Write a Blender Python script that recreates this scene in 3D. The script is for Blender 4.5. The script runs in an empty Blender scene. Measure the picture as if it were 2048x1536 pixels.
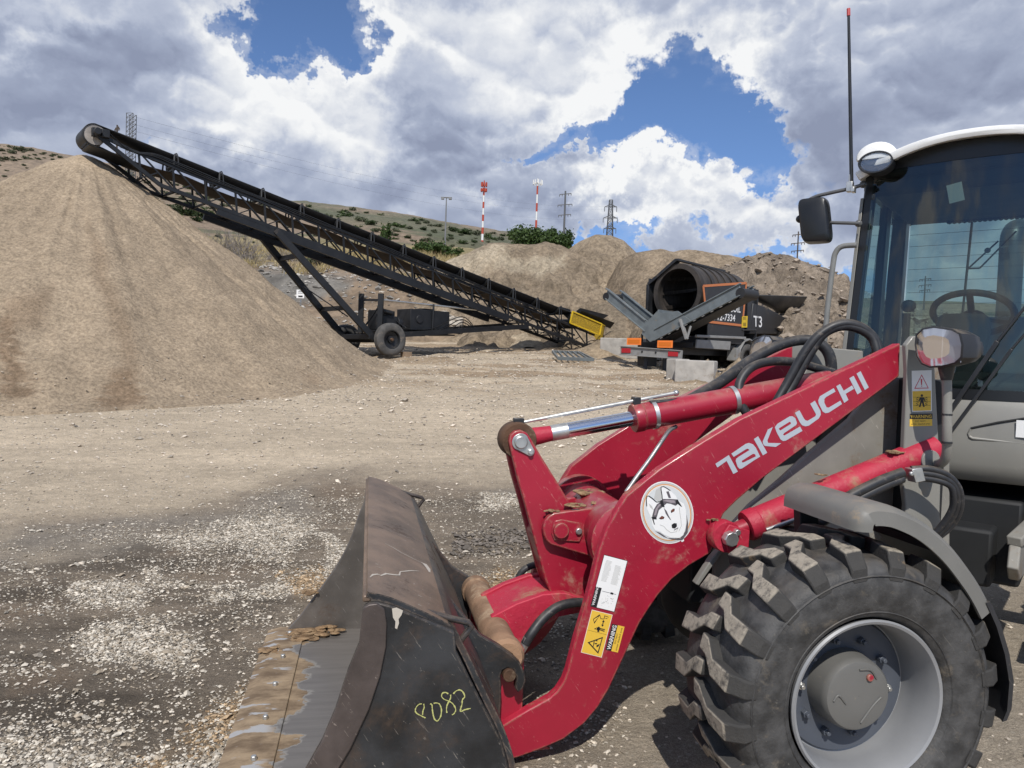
import bpy, bmesh, math, random
import numpy as np
from mathutils import Vector, Matrix
random.seed(7); RNG=np.random.default_rng(11)
R=math.radians
scene=bpy.context.scene; COL=scene.collection
# ------------------------------------------------------------------ camera
FPX=1500.0; PITCH=R(1.7795); ROLL=R(2.0357); YAW=R(-10.8338); CAMH=1.6666
_f=Vector((0,math.cos(PITCH),-math.sin(PITCH))); _u0=Vector((0,math.sin(PITCH),math.cos(PITCH))); _r0=Vector((1,0,0))
_rt=math.cos(ROLL)*_r0+math.sin(ROLL)*_u0; _up=math.cos(ROLL)*_u0-math.sin(ROLL)*_r0
CAM=Vector((0,0,CAMH))
cam=bpy.data.cameras.new('camera'); cam.sensor_width=36; cam.lens=36*FPX/2048; cam.clip_start=0.05; cam.clip_end=5000
camo=bpy.data.objects.new('camera',cam); COL.objects.link(camo); scene.camera=camo
camo.matrix_world=Matrix(((_rt.x,_up.x,-_f.x,0),(_rt.y,_up.y,-_f.y,0),(_rt.z,_up.z,-_f.z,CAMH),(0,0,0,1)))
def ray(px,py): return (px-1024)/FPX*_rt+_f-(py-768)/FPX*_up
def W(px,py,Y):
    d=ray(px,py); return CAM+d*(Y/d.y)
class Frame:
    """a vehicle's own axes: x forward, y left, z up, standing on o"""
    def __init__(s,o,ang):
        s.o=Vector(o); s.ang=ang; c,q=math.cos(ang),math.sin(ang)
        s.A=(Vector((c,q,0)),Vector((-q,c,0)),Vector((0,0,1)))
        s.M=Matrix.Translation(s.o)@Matrix.Rotation(ang,4,'Z')
    def on(s,p,ax,val):
        d=ray(*p); A=s.A[ax]; t=(val-(CAM-s.o).dot(A))/d.dot(A); P=CAM+d*t-s.o
        return Vector((P.dot(s.A[0]),P.dot(s.A[1]),P.dot(s.A[2])))
    def fx(s,p,v): return s.on(p,0,v)
    def fy(s,p,v): return s.on(p,1,v)
    def fz(s,p,v): return s.on(p,2,v)
# ------------------------------------------------------------------ mesh builder
def frames(pts):
    P=[Vector(p) for p in pts]; n=len(P); T=[]
    for i in range(n):
        a=P[max(i-1,0)]; b=P[min(i+1,n-1)]; T.append((b-a).normalized())
    up=Vector((0,0,1)) if abs(T[0].z)<.9 else Vector((1,0,0))
    N=[]; v=(up-T[0]*up.dot(T[0])).normalized()
    for t in T:
        v=(v-t*v.dot(t))
        if v.length<1e-6: v=t.orthogonal()
        v.normalize(); N.append(v)
    return P,T,N
def spline(pts,k=8):
    P=[Vector(p) for p in pts]; P=[P[0]*2-P[1]]+P+[P[-1]*2-P[-2]]; o=[]
    for i in range(1,len(P)-2):
        a,b,c,d=P[i-1:i+3]
        for j in range(k):
            t=j/k; o.append(.5*((2*b)+(c-a)*t+(2*a-5*b+4*c-d)*t*t+(3*b-a-3*c+d)*t**3))
    o.append(P[-2]); return o
class MB:
    def __init__(s): s.v=[]; s.f=[]; s.mi=[]; s.m=0
    def add(s,vs,fs):
        b=len(s.v); s.v+= [tuple(x) for x in vs]
        for f in fs: s.f.append(tuple(i+b for i in f)); s.mi.append(s.m)
        return s
    def box(s,c,d,rot=None):
        c=Vector(c); h=Vector(d)/2; vs=[]
        for z in(-1,1):
            for y in(-1,1):
                for x in(-1,1):
                    q=Vector((x*h.x,y*h.y,z*h.z)); vs.append(c+(rot@q if rot else q))
        return s.add(vs,[(0,2,3,1),(4,5,7,6),(0,1,5,4),(2,6,7,3),(0,4,6,2),(1,3,7,5)])
    def bar(s,p0,p1,w,h=None,up=(0,0,1)):
        p0=Vector(p0);p1=Vector(p1);h=h or w; t=(p1-p0).normalized(); up=Vector(up)
        a=t.cross(up)
        if a.length<1e-4: a=t.orthogonal()
        a.normalize(); b=a.cross(t).normalized(); vs=[]
        for p in(p0,p1):
            for i,j in((-1,-1),(1,-1),(1,1),(-1,1)): vs.append(p+a*(i*w/2)+b*(j*h/2))
        return s.add(vs,[(3,2,1,0),(4,5,6,7),(0,1,5,4),(1,2,6,5),(2,3,7,6),(3,0,4,7)])
    def prism(s,poly,off):
        n=len(poly); off=Vector(off); A=[Vector(p) for p in poly]; B=[p+off for p in A]
        return s.add(A+B,[tuple(range(n)),tuple(range(2*n-1,n-1,-1))]+[(i,i+n,(i+1)%n+n,(i+1)%n) for i in range(n)])
    def flat(s,poly): return s.add(poly,[tuple(range(len(poly)))])
    def strip(s,A,B):
        n=len(A); return s.add(list(A)+list(B),[(i,i+1,n+i+1,n+i) for i in range(n-1)])
    def loft(s,rings,closed=True,caps=True):
        n=len(rings[0]); vs=[p for r in rings for p in r]; fs=[]
        for k in range(len(rings)-1):
            for i in range(n if closed else n-1):
                j=(i+1)%n; fs.append((k*n+i,k*n+j,(k+1)*n+j,(k+1)*n+i))
        if caps: fs.append(tuple(range(n-1,-1,-1))); fs.append(tuple(range((len(rings)-1)*n,len(rings)*n)))
        return s.add(vs,fs)
    def tube(s,pts,r,n=8,caps=True):
        P,T,N=frames(pts); rings=[]
        for i,(p,t,v) in enumerate(zip(P,T,N)):
            b=t.cross(v); rr=r[i] if isinstance(r,(list,tuple)) else r
            rings.append([p+(v*math.cos(2*math.pi*k/n)+b*math.sin(2*math.pi*k/n))*rr for k in range(n)])
        return s.loft(rings,True,caps)
    def cyl(s,p0,p1,r0,r1=None,n=20): return s.tube([p0,p1],[r0,r0 if r1 is None else r1],n)
    def lathe(s,prof,o,axis,n=32,arc=None):
        """prof: (axial,radius) list"""
        o=Vector(o); ax=Vector(axis).normalized(); u=ax.orthogonal().normalized(); w=ax.cross(u); N=len(prof); vs=[]
        for k in range(n):
            a=2*math.pi*k/n; d=u*math.cos(a)+w*math.sin(a)
            vs+= [o+ax*x+d*r for x,r in prof]
        fs=[(k*N+i,((k+1)%n)*N+i,((k+1)%n)*N+i+1,k*N+i+1) for k in range(n) for i in range(N-1)]
        return s.add(vs,fs)
    def ball(s,c,r,nu=12,nv=8,f=None):
        c=Vector(c); r=Vector(r) if not isinstance(r,(int,float)) else Vector((r,r,r)); vs=[c+Vector((0,0,r.z))]
        for i in range(1,nv):
            a=math.pi*i/nv
            for k in range(nu):
                b=2*math.pi*k/nu; vs.append(c+Vector((r.x*math.sin(a)*math.cos(b),r.y*math.sin(a)*math.sin(b),r.z*math.cos(a))))
        vs.append(c-Vector((0,0,r.z))); L=len(vs)-1; fs=[(0,1+k,1+(k+1)%nu) for k in range(nu)]
        for i in range(nv-2):
            for k in range(nu): fs.append((1+i*nu+k,1+(i+1)*nu+k,1+(i+1)*nu+(k+1)%nu,1+i*nu+(k+1)%nu))
        fs+= [(L,1+(nv-2)*nu+(k+1)%nu,1+(nv-2)*nu+k) for k in range(nu)]
        return s.add(vs,fs)
    def build(s,name,mats,parent=None,bevel=0,smooth=32,xf=None,seg=2,sub=0):
        me=bpy.data.meshes.new(name)
        vs=[tuple(xf@Vector(p)) for p in s.v] if xf is not None else s.v
        me.from_pydata(vs,[],s.f)
        if not isinstance(mats,(list,tuple)): mats=[mats]
        for m in mats: me.materials.append(m)
        if len(mats)>1: me.polygons.foreach_set('material_index',s.mi)
        bm=bmesh.new(); bm.from_mesh(me); bmesh.ops.recalc_face_normals(bm,faces=bm.faces); bm.to_mesh(me); bm.free()
        if smooth:
            me.polygons.foreach_set('use_smooth',[True]*len(me.polygons)); me.set_sharp_from_angle(angle=R(smooth))
        o=bpy.data.objects.new(name,me); COL.objects.link(o)
        if parent is not None: o.parent=parent
        if bevel:
            b=o.modifiers.new('bevel','BEVEL'); b.width=bevel; b.segments=seg; b.limit_method='ANGLE'; b.angle_limit=R(40); b.harden_normals=False
        if sub:
            q=o.modifiers.new('sub','SUBSURF'); q.levels=q.render_levels=sub
        return o
def tag(o,label=None,cat=None,group=None,kind=None):
    if label: o['label']=label
    if cat: o['category']=cat
    if group: o['group']=group
    if kind: o['kind']=kind
    return o
def thing(name,label,cat,loc=(0,0,0),rz=0,group=None):
    o=bpy.data.objects.new(name,None); COL.objects.link(o); o.location=loc; o.rotation_euler=(0,0,rz); o.empty_display_size=.2
    return tag(o,label,cat,group)
def copy_tree(o,parent=None):
    c=o.copy(); COL.objects.link(c)
    if parent is not None: c.parent=parent
    for ch in o.children: copy_tree(ch,c)
    return c
def bigmesh(name,V,Fq,mats,attrs=None,smooth=True,mi=None):
    """numpy mesh: V (n,3), Fq (m,k) all faces with k corners"""
    V=np.asarray(V,np.float32); Fq=np.asarray(Fq,np.int32); k=Fq.shape[1]; m=len(Fq)
    me=bpy.data.meshes.new(name); me.vertices.add(len(V)); me.vertices.foreach_set('co',V.ravel())
    me.loops.add(m*k); me.loops.foreach_set('vertex_index',Fq.ravel()); me.polygons.add(m)
    me.polygons.foreach_set('loop_start',np.arange(m,dtype=np.int32)*k)
    if not isinstance(mats,(list,tuple)): mats=[mats]
    for q in mats: me.materials.append(q)
    if mi is not None: me.polygons.foreach_set('material_index',np.asarray(mi,np.int32))
    me.polygons.foreach_set('use_smooth',np.full(m,smooth)); me.update(); me.validate()
    for nm,a in (attrs or {}).items():
        a=np.asarray(a,np.float32)
        if a.ndim==1: at=me.attributes.new(nm,'FLOAT','POINT'); at.data.foreach_set('value',a)
        else: at=me.attributes.new(nm,'FLOAT_COLOR','POINT'); at.data.foreach_set('color',np.c_[a,np.ones(len(a),np.float32)].ravel().astype(np.float32))
    return me
def link(name,me,parent=None):
    o=bpy.data.objects.new(name,me); COL.objects.link(o)
    if parent is not None: o.parent=parent
    return o
# ------------------------------------------------------------------ numpy value noise
def _hash(i,j,s):
    h=(i.astype(np.int64)*374761393+j.astype(np.int64)*668265263+s*974634541)&0x7fffffff
    h=((h^(h>>13))*1274126177)&0x7fffffff; h=(h^(h>>16))&0xffff
    return h/65535.0
def vnoise(x,y,s=0):
    xi=np.floor(x);yi=np.floor(y);fx=x-xi;fy=y-yi;fx=fx*fx*fx*(fx*(fx*6-15)+10);fy=fy*fy*fy*(fy*(fy*6-15)+10)
    a=_hash(xi,yi,s);b=_hash(xi+1,yi,s);c=_hash(xi,yi+1,s);d=_hash(xi+1,yi+1,s)
    return (a*(1-fx)+b*fx)*(1-fy)+(c*(1-fx)+d*fx)*fy
def fbm(x,y,o=5,s=0,g=.5):
    t=0;a=1;n=0
    for k in range(o):
        t=t+a*(vnoise(x*2**k+17.3*k,y*2**k-9.1*k,s+k)-.5);n+=a;a*=g
    return t/n*2
def sstep(a,b,x):
    t=np.clip((x-a)/(b-a),0,1); return t*t*(3-2*t)
def interp(x,pts):
    xs,ys=zip(*pts); return np.interp(x,xs,ys)
# ------------------------------------------------------------------ materials
class NT:
    def __init__(s,tree): s.t=tree; s.n=tree.nodes; s.l=tree.links
    def new(s,ty,**k):
        n=s.n.new(ty)
        for a,b in k.items(): setattr(n,a,b)
        return n
    def put(s,sock,v):
        if isinstance(v,bpy.types.NodeSocket): s.l.new(v,sock)
        elif v is not None:
            if hasattr(sock.default_value,'__len__') and not hasattr(v,'__len__'): v=[v]*len(sock.default_value)
            if hasattr(v,'__len__') and len(v)==3 and len(sock.default_value)==4: v=(*v,1)
            sock.default_value=v
    def math(s,op,a,b=None,c=None,clamp=False):
        n=s.new('ShaderNodeMath',operation=op,use_clamp=clamp); s.put(n.inputs[0],a)
        if b is not None: s.put(n.inputs[1],b)
        if c is not None: s.put(n.inputs[2],c)
        return n.outputs[0]
    def mul(s,a,b): return s.math('MULTIPLY',a,b)
    def addm(s,a,b): return s.math('ADD',a,b)
    def ss(s,x,a,b):
        n=s.new('ShaderNodeMapRange',interpolation_type='SMOOTHSTEP'); s.put(n.inputs[0],x); s.put(n.inputs[1],a); s.put(n.inputs[2],b); return n.outputs[0]
    def mix(s,f,a,b,bt='MIX'):
        n=s.new('ShaderNodeMix',data_type='RGBA',blend_type=bt); s.put(n.inputs[0],f); s.put(n.inputs[6],a); s.put(n.inputs[7],b); return n.outputs[2]
    def noise(s,vec,scale,detail=6,rough=.55,dist=0):
        n=s.new('ShaderNodeTexNoise'); s.put(n.inputs['Vector'],vec); s.put(n.inputs['Scale'],scale); s.put(n.inputs['Detail'],detail); s.put(n.inputs['Roughness'],rough); s.put(n.inputs['Distortion'],dist); return n.outputs[0]
    def coord(s,which='Object'): return s.new('ShaderNodeTexCoord').outputs[which]
    def scale(s,vec,v):
        n=s.new('ShaderNodeVectorMath',operation='MULTIPLY'); s.put(n.inputs[0],vec); s.put(n.inputs[1],v); return n.outputs[0]
    def rot(s,vec,e):
        n=s.new('ShaderNodeVectorRotate',rotation_type='EULER_XYZ'); s.put(n.inputs['Vector'],vec); n.inputs['Rotation'].default_value=e; return n.outputs[0]
    def attr(s,name,out='Color'):
        n=s.new('ShaderNodeAttribute'); n.attribute_name=name; return n.outputs[out]
    def geo(s,o): return s.new('ShaderNodeNewGeometry').outputs[o]
def newmat(name):
    m=bpy.data.materials.new(name); m.use_nodes=True; t=NT(m.node_tree); b=t.n['Principled BSDF']; return m,t,b
def mat(name,col,rough=.6,metal=0,var=.15,vs=6,dirt=None,dirtamt=.3,ds=5,bump=0,bs=60,coat=0,scratch=0,scol=(.5,.47,.42),ior=1.5,topdust=0,dustcol=(.30,.24,.17),edge=None,er=.007):
    m,t,b=newmat(name); co=t.coord()
    c=tuple(col); n=t.noise(co,vs,5)
    lo=tuple(x*(1-var) for x in c); hi=tuple(min(1,x*(1+var)) for x in c)
    cc=t.mix(t.ss(n,.3,.7),lo,hi)
    rg=t.math('MULTIPLY_ADD',n,.25,rough-.12)
    if scratch:
        s1=t.noise(t.scale(t.rot(co,(.5,.9,.4)),(2.2,7,34)),4,6,.68); s2=t.noise(t.scale(t.rot(co,(-.7,.35,1.1)),(30,8,2)),3.3,6,.7)
        sm=t.math('MAXIMUM',t.ss(s1,.635,.69),t.ss(s2,.64,.69)); sm=t.mul(sm,scratch); cc=t.mix(sm,cc,scol)
    if dirt:
        d=t.noise(co,ds,8,.68,.3); dm=t.ss(d,.62-.28*dirtamt,.74-.2*dirtamt); fine=t.noise(co,ds*9,5,.7)
        dm=t.mul(dm,t.ss(fine,.25,.6)); cc=t.mix(t.mul(dm,.85),cc,dirt); rg=t.math('MAXIMUM',rg,t.mul(dm,.9))
    if topdust:
        z=t.new('ShaderNodeSeparateXYZ'); t.put(z.inputs[0],t.geo('Normal')); dn=t.noise(co,9,6,.65)
        dm=t.mul(t.ss(z.outputs[2],.35,.95),t.mul(t.ss(dn,.35,.7),topdust)); cc=t.mix(dm,cc,dustcol); rg=t.math('MAXIMUM',rg,dm)
    if edge:
        bv=t.new('ShaderNodeBevel'); bv.samples=3; bv.inputs['Radius'].default_value=er; dt=t.new('ShaderNodeVectorMath',operation='DOT_PRODUCT'); t.put(dt.inputs[0],bv.outputs[0]); t.put(dt.inputs[1],t.geo('Normal'))
        em=t.mul(t.ss(dt.outputs[1],.995,.90),t.ss(t.noise(co,38,5,.7),.40,.58)); cc=t.mix(em,cc,edge)
    t.put(b.inputs['Base Color'],cc); t.put(b.inputs['Roughness'],rg); t.put(b.inputs['Metallic'],metal); b.inputs['IOR'].default_value=ior
    if coat: b.inputs['Coat Weight'].default_value=coat; b.inputs['Coat Roughness'].default_value=.12
    if bump:
        bn=t.new('ShaderNodeBump'); bn.inputs['Strength'].default_value=bump; bn.inputs['Distance'].default_value=.01; t.put(bn.inputs['Height'],t.noise(co,bs,8,.65)); t.put(b.inputs['Normal'],bn.outputs[0])
    return m
def plain(name,col,rough=.5,metal=0):
    m,t,b=newmat(name); b.inputs['Base Color'].default_value=(*col,1); b.inputs['Roughness'].default_value=rough; b.inputs['Metallic'].default_value=metal; return m
def glass(name,tint,refl=.08,rough=.02,opac=0,body=(.02,.03,.03)):
    m,t,b=newmat(name); out=t.n['Material Output']; tr=t.new('ShaderNodeBsdfTransparent'); t.put(tr.inputs[0],tint)
    gl=t.new('ShaderNodeBsdfGlossy'); gl.inputs['Roughness'].default_value=rough; gl.inputs['Color'].default_value=(1,1,1,1)
    fr=t.new('ShaderNodeLayerWeight'); fr.inputs['Blend'].default_value=.25
    f=t.math('MULTIPLY_ADD',fr.outputs['Fresnel'],.6,refl); mx=t.new('ShaderNodeMixShader'); t.put(mx.inputs[0],f); t.l.new(tr.outputs[0],mx.inputs[1]); t.l.new(gl.outputs[0],mx.inputs[2])
    if opac:
        df=t.new('ShaderNodeBsdfDiffuse'); t.put(df.inputs[0],body); m2=t.new('ShaderNodeMixShader'); m2.inputs[0].default_value=opac; t.l.new(mx.outputs[0],m2.inputs[1]); t.l.new(df.outputs[0],m2.inputs[2]); mx=m2
    t.l.new(mx.outputs[0],out.inputs[0]); return m
DUST=(.30,.23,.155); MUD=(.17,.115,.07)
M={}
M['red']=mat('red_paint',(.315,.010,.030),.42,0,.12,2.2,(.36,.20,.15),.16,5,.05,90,.2,.55,(.52,.22,.20),topdust=.55,edge=(.27,.17,.11),er=.013)
M['reddirty']=mat('muddy_red_paint',(.40,.016,.042),.55,0,.1,4,(.33,.20,.12),.42,5,.4,40,0,.3)
M['gray']=mat('gray_paint',(.215,.21,.19),.45,0,.06,3,DUST,.03,6,0,60,.15,.12,topdust=.25)
M['graydirty']=mat('dusty_gray_paint',(.22,.21,.185),.6,0,.12,5,MUD,.30,7,0,60,0,.5)
M['fender']=mat('fender_plastic',(.150,.147,.135),.5,0,.08,4,DUST,.05,6,.05,120,0,.25,(.30,.28,.25),topdust=.3)
M['white']=mat('white_paint',(.80,.80,.78),.3,0,.03,3,None,coat=.4)
M['black']=mat('black_paint',(.022,.023,.026),.42,0,.2,5,DUST,.10,5,0,60,0,.25,(.16,.14,.12),topdust=.35)
M['steelblack']=mat('worn_black_steel',(.030,.032,.035),.42,.2,.4,4,(.095,.062,.045),.5,3,.15,80,0,.7,(.20,.17,.14),topdust=.3,edge=(.24,.18,.14),er=.009)
M['rubber']=mat('black_rubber',(.018,.018,.019),.6,0,.2,9,(.12,.10,.08),.15,8,.1,80,topdust=.3)
M['hose']=mat('black_hose',(.022,.023,.026),.5,0,.2,30,(.15,.13,.11),.2,20,topdust=.4)
M['chrome']=plain('chrome_rod',(.72,.72,.74),.12,1)
M['zinc']=mat('zinc_steel',(.55,.55,.53),.38,.85,.12,20)
M['rust']=mat('rusty_steel',(.085,.045,.025),.75,.2,.4,8,DUST,.4,9,.4,60)
M['dark']=mat('dark_interior',(.010,.011,.012),.7)
M['yellow']=mat('yellow_paint',(.62,.42,.02),.5,0,.1,6,DUST,.1,8)
m,t,b=newmat('dusty_tyre_rubber'); co=t.coord(); rad=t.scale(co,(1,0,1)); nz=t.new('ShaderNodeVectorMath',operation='NORMALIZE'); t.put(nz.inputs[0],rad); dt=t.new('ShaderNodeVectorMath',operation='DOT_PRODUCT'); t.put(dt.inputs[0],nz.outputs[0]); t.put(dt.inputs[1],t.coord('Normal'))
face=t.mul(t.ss(dt.outputs[1],.55,.9),t.ss(t.noise(co,26,7,.7),.30,.55)); n=t.noise(co,11,6,.65); c1=t.mix(n,(.022,.022,.022),(.055,.052,.048)); c2=t.mix(t.noise(co,40,6,.7),(.21,.187,.155),(.42,.365,.285)); soil=t.ss(t.noise(co,9,7,.7),.62,.70)
cc=t.mix(face,c1,c2); cc=t.mix(t.mul(soil,.7),cc,(.22,.15,.085)); t.put(b.inputs['Base Color'],cc); b.inputs['Roughness'].default_value=.85
bn=t.new('ShaderNodeBump'); bn.inputs['Strength'].default_value=.7; bn.inputs['Distance'].default_value=.006; t.put(bn.inputs['Height'],t.noise(co,70,8,.7)); t.put(b.inputs['Normal'],bn.outputs[0]); M['tread']=m
M['sidewall']=mat('tyre_sidewall_rubber',(.048,.047,.046),.6,0,.45,16,(.13,.11,.085),.22,9,.35,60,0,.6,(.13,.12,.105),topdust=.2)
M['rim']=mat('silver_rim_paint',(.27,.275,.282),.4,.15,.05,5,DUST,.0,9)
# ------------------------------------------------------------------ light and sky
SUNV=Vector((-.05,-.905,1)).normalized()
sl=bpy.data.lights.new('sun','SUN'); sl.energy=4.2; sl.angle=R(.53); sl.color=(1,.955,.89)
so=bpy.data.objects.new('sun',sl); COL.objects.link(so); so.rotation_euler=SUNV.to_track_quat('Z','Y').to_euler(); so.location=(0,-20,40)
world=bpy.data.worlds.new('World'); scene.world=world; world.use_nodes=True
t=NT(world.node_tree); bg=t.n['Background']; bg.inputs['Strength'].default_value=.1
sky=t.new('ShaderNodeTexSky',sky_type='NISHITA'); sky.sun_disc=False; sky.sun_elevation=math.asin(SUNV.z); sky.sun_rotation=math.atan2(SUNV.x,SUNV.y); sky.altitude=1500; sky.air_density=1.0; sky.dust_density=.35; sky.ozone_density=2.2
dirv=t.coord('Generated'); sp=t.new('ShaderNodeSeparateXYZ'); t.put(sp.inputs[0],dirv)
az=t.math('ARCTAN2',sp.outputs[0],sp.outputs[1]); el=t.math('ARCSINE',sp.outputs[2])
def vec(x,y,z=0):
    n=t.new('ShaderNodeCombineXYZ'); t.put(n.inputs[0],x); t.put(n.inputs[1],y); t.put(n.inputs[2],z); return n.outputs[0]
P0=vec(az,t.mul(el,1.25))
wx=t.addm(az,t.mul(t.math('SUBTRACT',t.noise(P0,7,5,.6),.5),.05)); wy=t.addm(el,t.mul(t.math('SUBTRACT',t.noise(vec(az,el,5),7,5,.6),.5),.04))
gx=t.addm(az,t.mul(t.math('SUBTRACT',t.noise(vec(az,el,11),6.5,6,.62),.5),.36)); gy=t.addm(el,t.mul(t.math('SUBTRACT',t.noise(vec(az,el,17),6.5,6,.62),.5),.28))
def azel(px,py):
    d=ray(px,py).normalized(); return math.atan2(d.x,d.y),math.asin(d.z)
def blob(cx,cy,rx,ry,amp):
    a,e=azel(cx,cy); k=1/1500*math.cos(a)**.5
    dx=t.math('MULTIPLY_ADD',gx,1/(rx*k),-a/(rx*k)); dy=t.math('MULTIPLY_ADD',gy,1/(ry*k),-e/(ry*k))
    q=t.math('MULTIPLY_ADD',dx,dx,t.mul(dy,dy)); return t.mul(t.math('POWER',math.e,t.mul(q,-1)),amp)
def total(bl):
    s=None
    for b in bl:
        v=blob(*b); s=v if s is None else t.addm(s,v)
    return s
gaps=total([(668,30,80,80,1),(640,105,100,50,1),(565,140,70,36,1),(700,178,50,32,1),(600,80,60,50,.7),(1290,205,95,85,1),(1235,275,100,44,1),(1350,290,95,44,1),(1430,245,85,75,1),(1492,280,42,75,1),(1395,140,50,65,.85),(1330,100,40,60,.6),(1180,292,70,28,.9),(1098,318,50,18,.8),(1440,330,50,40,.7),
 (1215,452,100,30,1),(1300,445,80,18,.6),(1480,492,90,22,.7),(1650,530,110,26,.9),(545,95,40,40,.6),(295,290,40,26,.5),(1580,430,60,16,.4)])
brt=total([(745,125,50,80,.55),(800,70,80,50,.3),(610,225,120,60,.5),(690,330,60,45,.35),(1000,120,120,60,.32),(1160,190,70,80,.42),(1240,110,60,60,.35),(1465,165,55,100,.62),(1530,120,70,60,.4),(1325,335,100,38,.75),(1225,350,70,34,.55),(1390,425,120,28,.4),(960,405,80,28,.35),(470,110,70,60,.3),(100,15,140,30,.25),(1350,50,110,40,.2),(930,30,130,35,.2),(430,250,90,50,.2),(1560,480,90,22,.35),(520,300,90,40,.2),(1500,380,60,40,.25),(60,150,90,30,.15)])
drk=total([(150,130,190,80,.28),(900,320,180,90,.34),(330,330,140,60,.22),(1760,230,220,90,.27),(1620,330,90,90,.34),(1090,400,120,40,.22),(430,380,100,50,.2),(900,165,90,40,.12),(1980,120,160,80,.2),(1400,60,60,30,.12),(60,230,120,60,.2)])
Pw=vec(wx,t.mul(wy,1.45),.3)
def ntex(v,sc,det,rg=.55,ty='FBM',off=0,gain=1,lac=2.0):
    n=t.new('ShaderNodeTexNoise',noise_type=ty,normalize=(ty=='FBM')); t.put(n.inputs['Vector'],v); n.inputs['Scale'].default_value=sc; n.inputs['Detail'].default_value=det; n.inputs['Roughness'].default_value=rg; n.inputs['Lacunarity'].default_value=lac
    if ty!='FBM': n.inputs['Offset'].default_value=off; n.inputs['Gain'].default_value=gain
    return n.outputs[0]
n1=ntex(Pw,3.6,9,.56); n2=ntex(Pw,1.7,3,.5)
def billow(v): return t.math('SUBTRACT',1,ntex(v,6.5,6,.62,'RIDGED_MULTIFRACTAL',.82,1.6,2.1))
bl=billow(Pw); bl2=billow(vec(t.addm(wx,-.004),t.addm(t.mul(wy,1.45),.016),.3)); n1b=ntex(vec(t.addm(wx,-.006),t.addm(t.mul(wy,1.45),.03),.3),3.6,9,.56)
clear=t.mul(t.math('SUBTRACT',1,t.ss(t.addm(sp.outputs[1],t.mul(sp.outputs[2],-.45)),-.12,.38)),.55)
D=t.addm(t.math('SUBTRACT',t.addm(t.math('SUBTRACT',.86,clear),t.mul(t.math('SUBTRACT',n1,.5),1.5)),t.mul(gaps,.95)),t.addm(t.mul(t.math('SUBTRACT',n2,.5),.30),t.addm(t.mul(bl,.16),t.mul(t.math('SUBTRACT',ntex(vec(az,t.mul(el,1.3),.7),21,6,.6),.5),.42))))
veil=t.mul(t.ss(t.noise(vec(az,t.mul(el,2.2),3),6,6,.6),.42,.75),.42)
alpha=t.math('MAXIMUM',t.ss(D,.28,.60),t.mul(veil,t.ss(D,-.15,.25)))
edge=t.math('SUBTRACT',1,t.ss(D,.50,.98))
lit=t.mul(t.math('SUBTRACT',bl,bl2),.48)
B=t.addm(t.addm(t.math('SUBTRACT',t.addm(.40,t.mul(brt,1.15)),t.mul(drk,.95)),t.mul(edge,.22)),t.addm(t.addm(t.mul(t.math('SUBTRACT',n1,n1b),1.5),t.math('MINIMUM',t.math('MAXIMUM',lit,-.2),.25)),t.addm(t.mul(t.math('SUBTRACT',n1,.5),.5),t.mul(t.math('SUBTRACT',n2,.5),.3))))
B=t.math('ADD',B,0,clamp=True)
rp=t.new('ShaderNodeValToRGB'); cr=rp.color_ramp; t.put(rp.inputs[0],B)
cr.elements[0].position=0; cr.elements[0].color=(2.7,3.1,4.3,1); cr.elements[1].position=1; cr.elements[1].color=(9.2,9.3,9.4,1)
for p,c in((.25,(3.6,4.1,5.4,1)),(.5,(5.0,5.5,6.7,1)),(.75,(7.2,7.5,8.1,1))):
    e=cr.elements.new(p); e.color=c
skyc=t.mix(1,sky.outputs[0],t.mix(t.ss(el,.0,.35),(.66,.80,1.08),(.90,1.02,1.22)),'MULTIPLY')
up=t.ss(sp.outputs[2],-.02,.02)
t.put(bg.inputs['Color'],t.mix(t.mul(alpha,up),skyc,rp.outputs[0]))
scene.view_settings.view_transform='Standard'; scene.view_settings.look='None'; scene.view_settings.exposure=0; scene.view_settings.gamma=1
# ------------------------------------------------------------------ terrain
def hor(c): return 721.4+.0355*(c-1024)
SKYL=[(-900,250),(-300,270),(0,290),(60,296),(110,307),(200,328),(300,350),(380,371),(410,392),(440,402),(600,408),(700,420),(760,429),(850,442),(920,455),(1020,472),(1100,500),(1300,560),(1600,600),(2100,612),(3500,640)]
def G(x,y):
    x=np.asarray(x,float);y=np.asarray(y,float)
    yb=np.minimum(y,34); q=(yb-6)/.6
    z=.088*.6*np.logaddexp(0,q)
    # beyond the yard: bank, terrace and hillside
    yy=np.maximum(y,34.0); c=1024+1500*x/yy; hc=hor(c)
    e1=hc-interp(c,SKYL); Lw=1-sstep(930,1080,c)
    wob=fbm(x*.25,y*.25,4,5); t1=yy+wob*1.6*sstep(34,36,yy)
    eL=interp(t1,[(34,35.5),(36.5,72),(40.5,150),(50,190),(70,222)])
    k=sstep(60,250,yy); eL=eL*(1-k)+e1*k; kk=np.clip((yy-250)/500,0,1); eL=eL*(1-kk*.9)
    base=.088*28+ .078*(yy-34); eR=(base-1.667)*1500/yy
    kr=sstep(60,250,yy); eR=eR*(1-kr)+np.maximum(e1,eR*.9)*kr
    e=Lw*eL+(1-Lw)*eR; zf=1.667+e*yy/1500
    zf=zf+fbm(x*.5,y*.5,4,9)*.22*sstep(35,40,yy)+fbm(x*.03,y*.03,4,3)*1.2*sstep(50,110,yy)
    return np.where(y>34,zf,z+fbm(x*.35,y*.35,3,21)*.05*sstep(5.5,9,y))
def Gz(x,y): return float(G(np.array([x]),np.array([y]))[0])
def project(x,y,z):
    d=np.stack([x,y,z-CAMH],-1); rx=d@np.array(_rt); fz=np.maximum(d@np.array(_f),.02); uy=d@np.array(_up)
    return 1024+FPX*rx/fz,768-FPX*uy/fz
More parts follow.
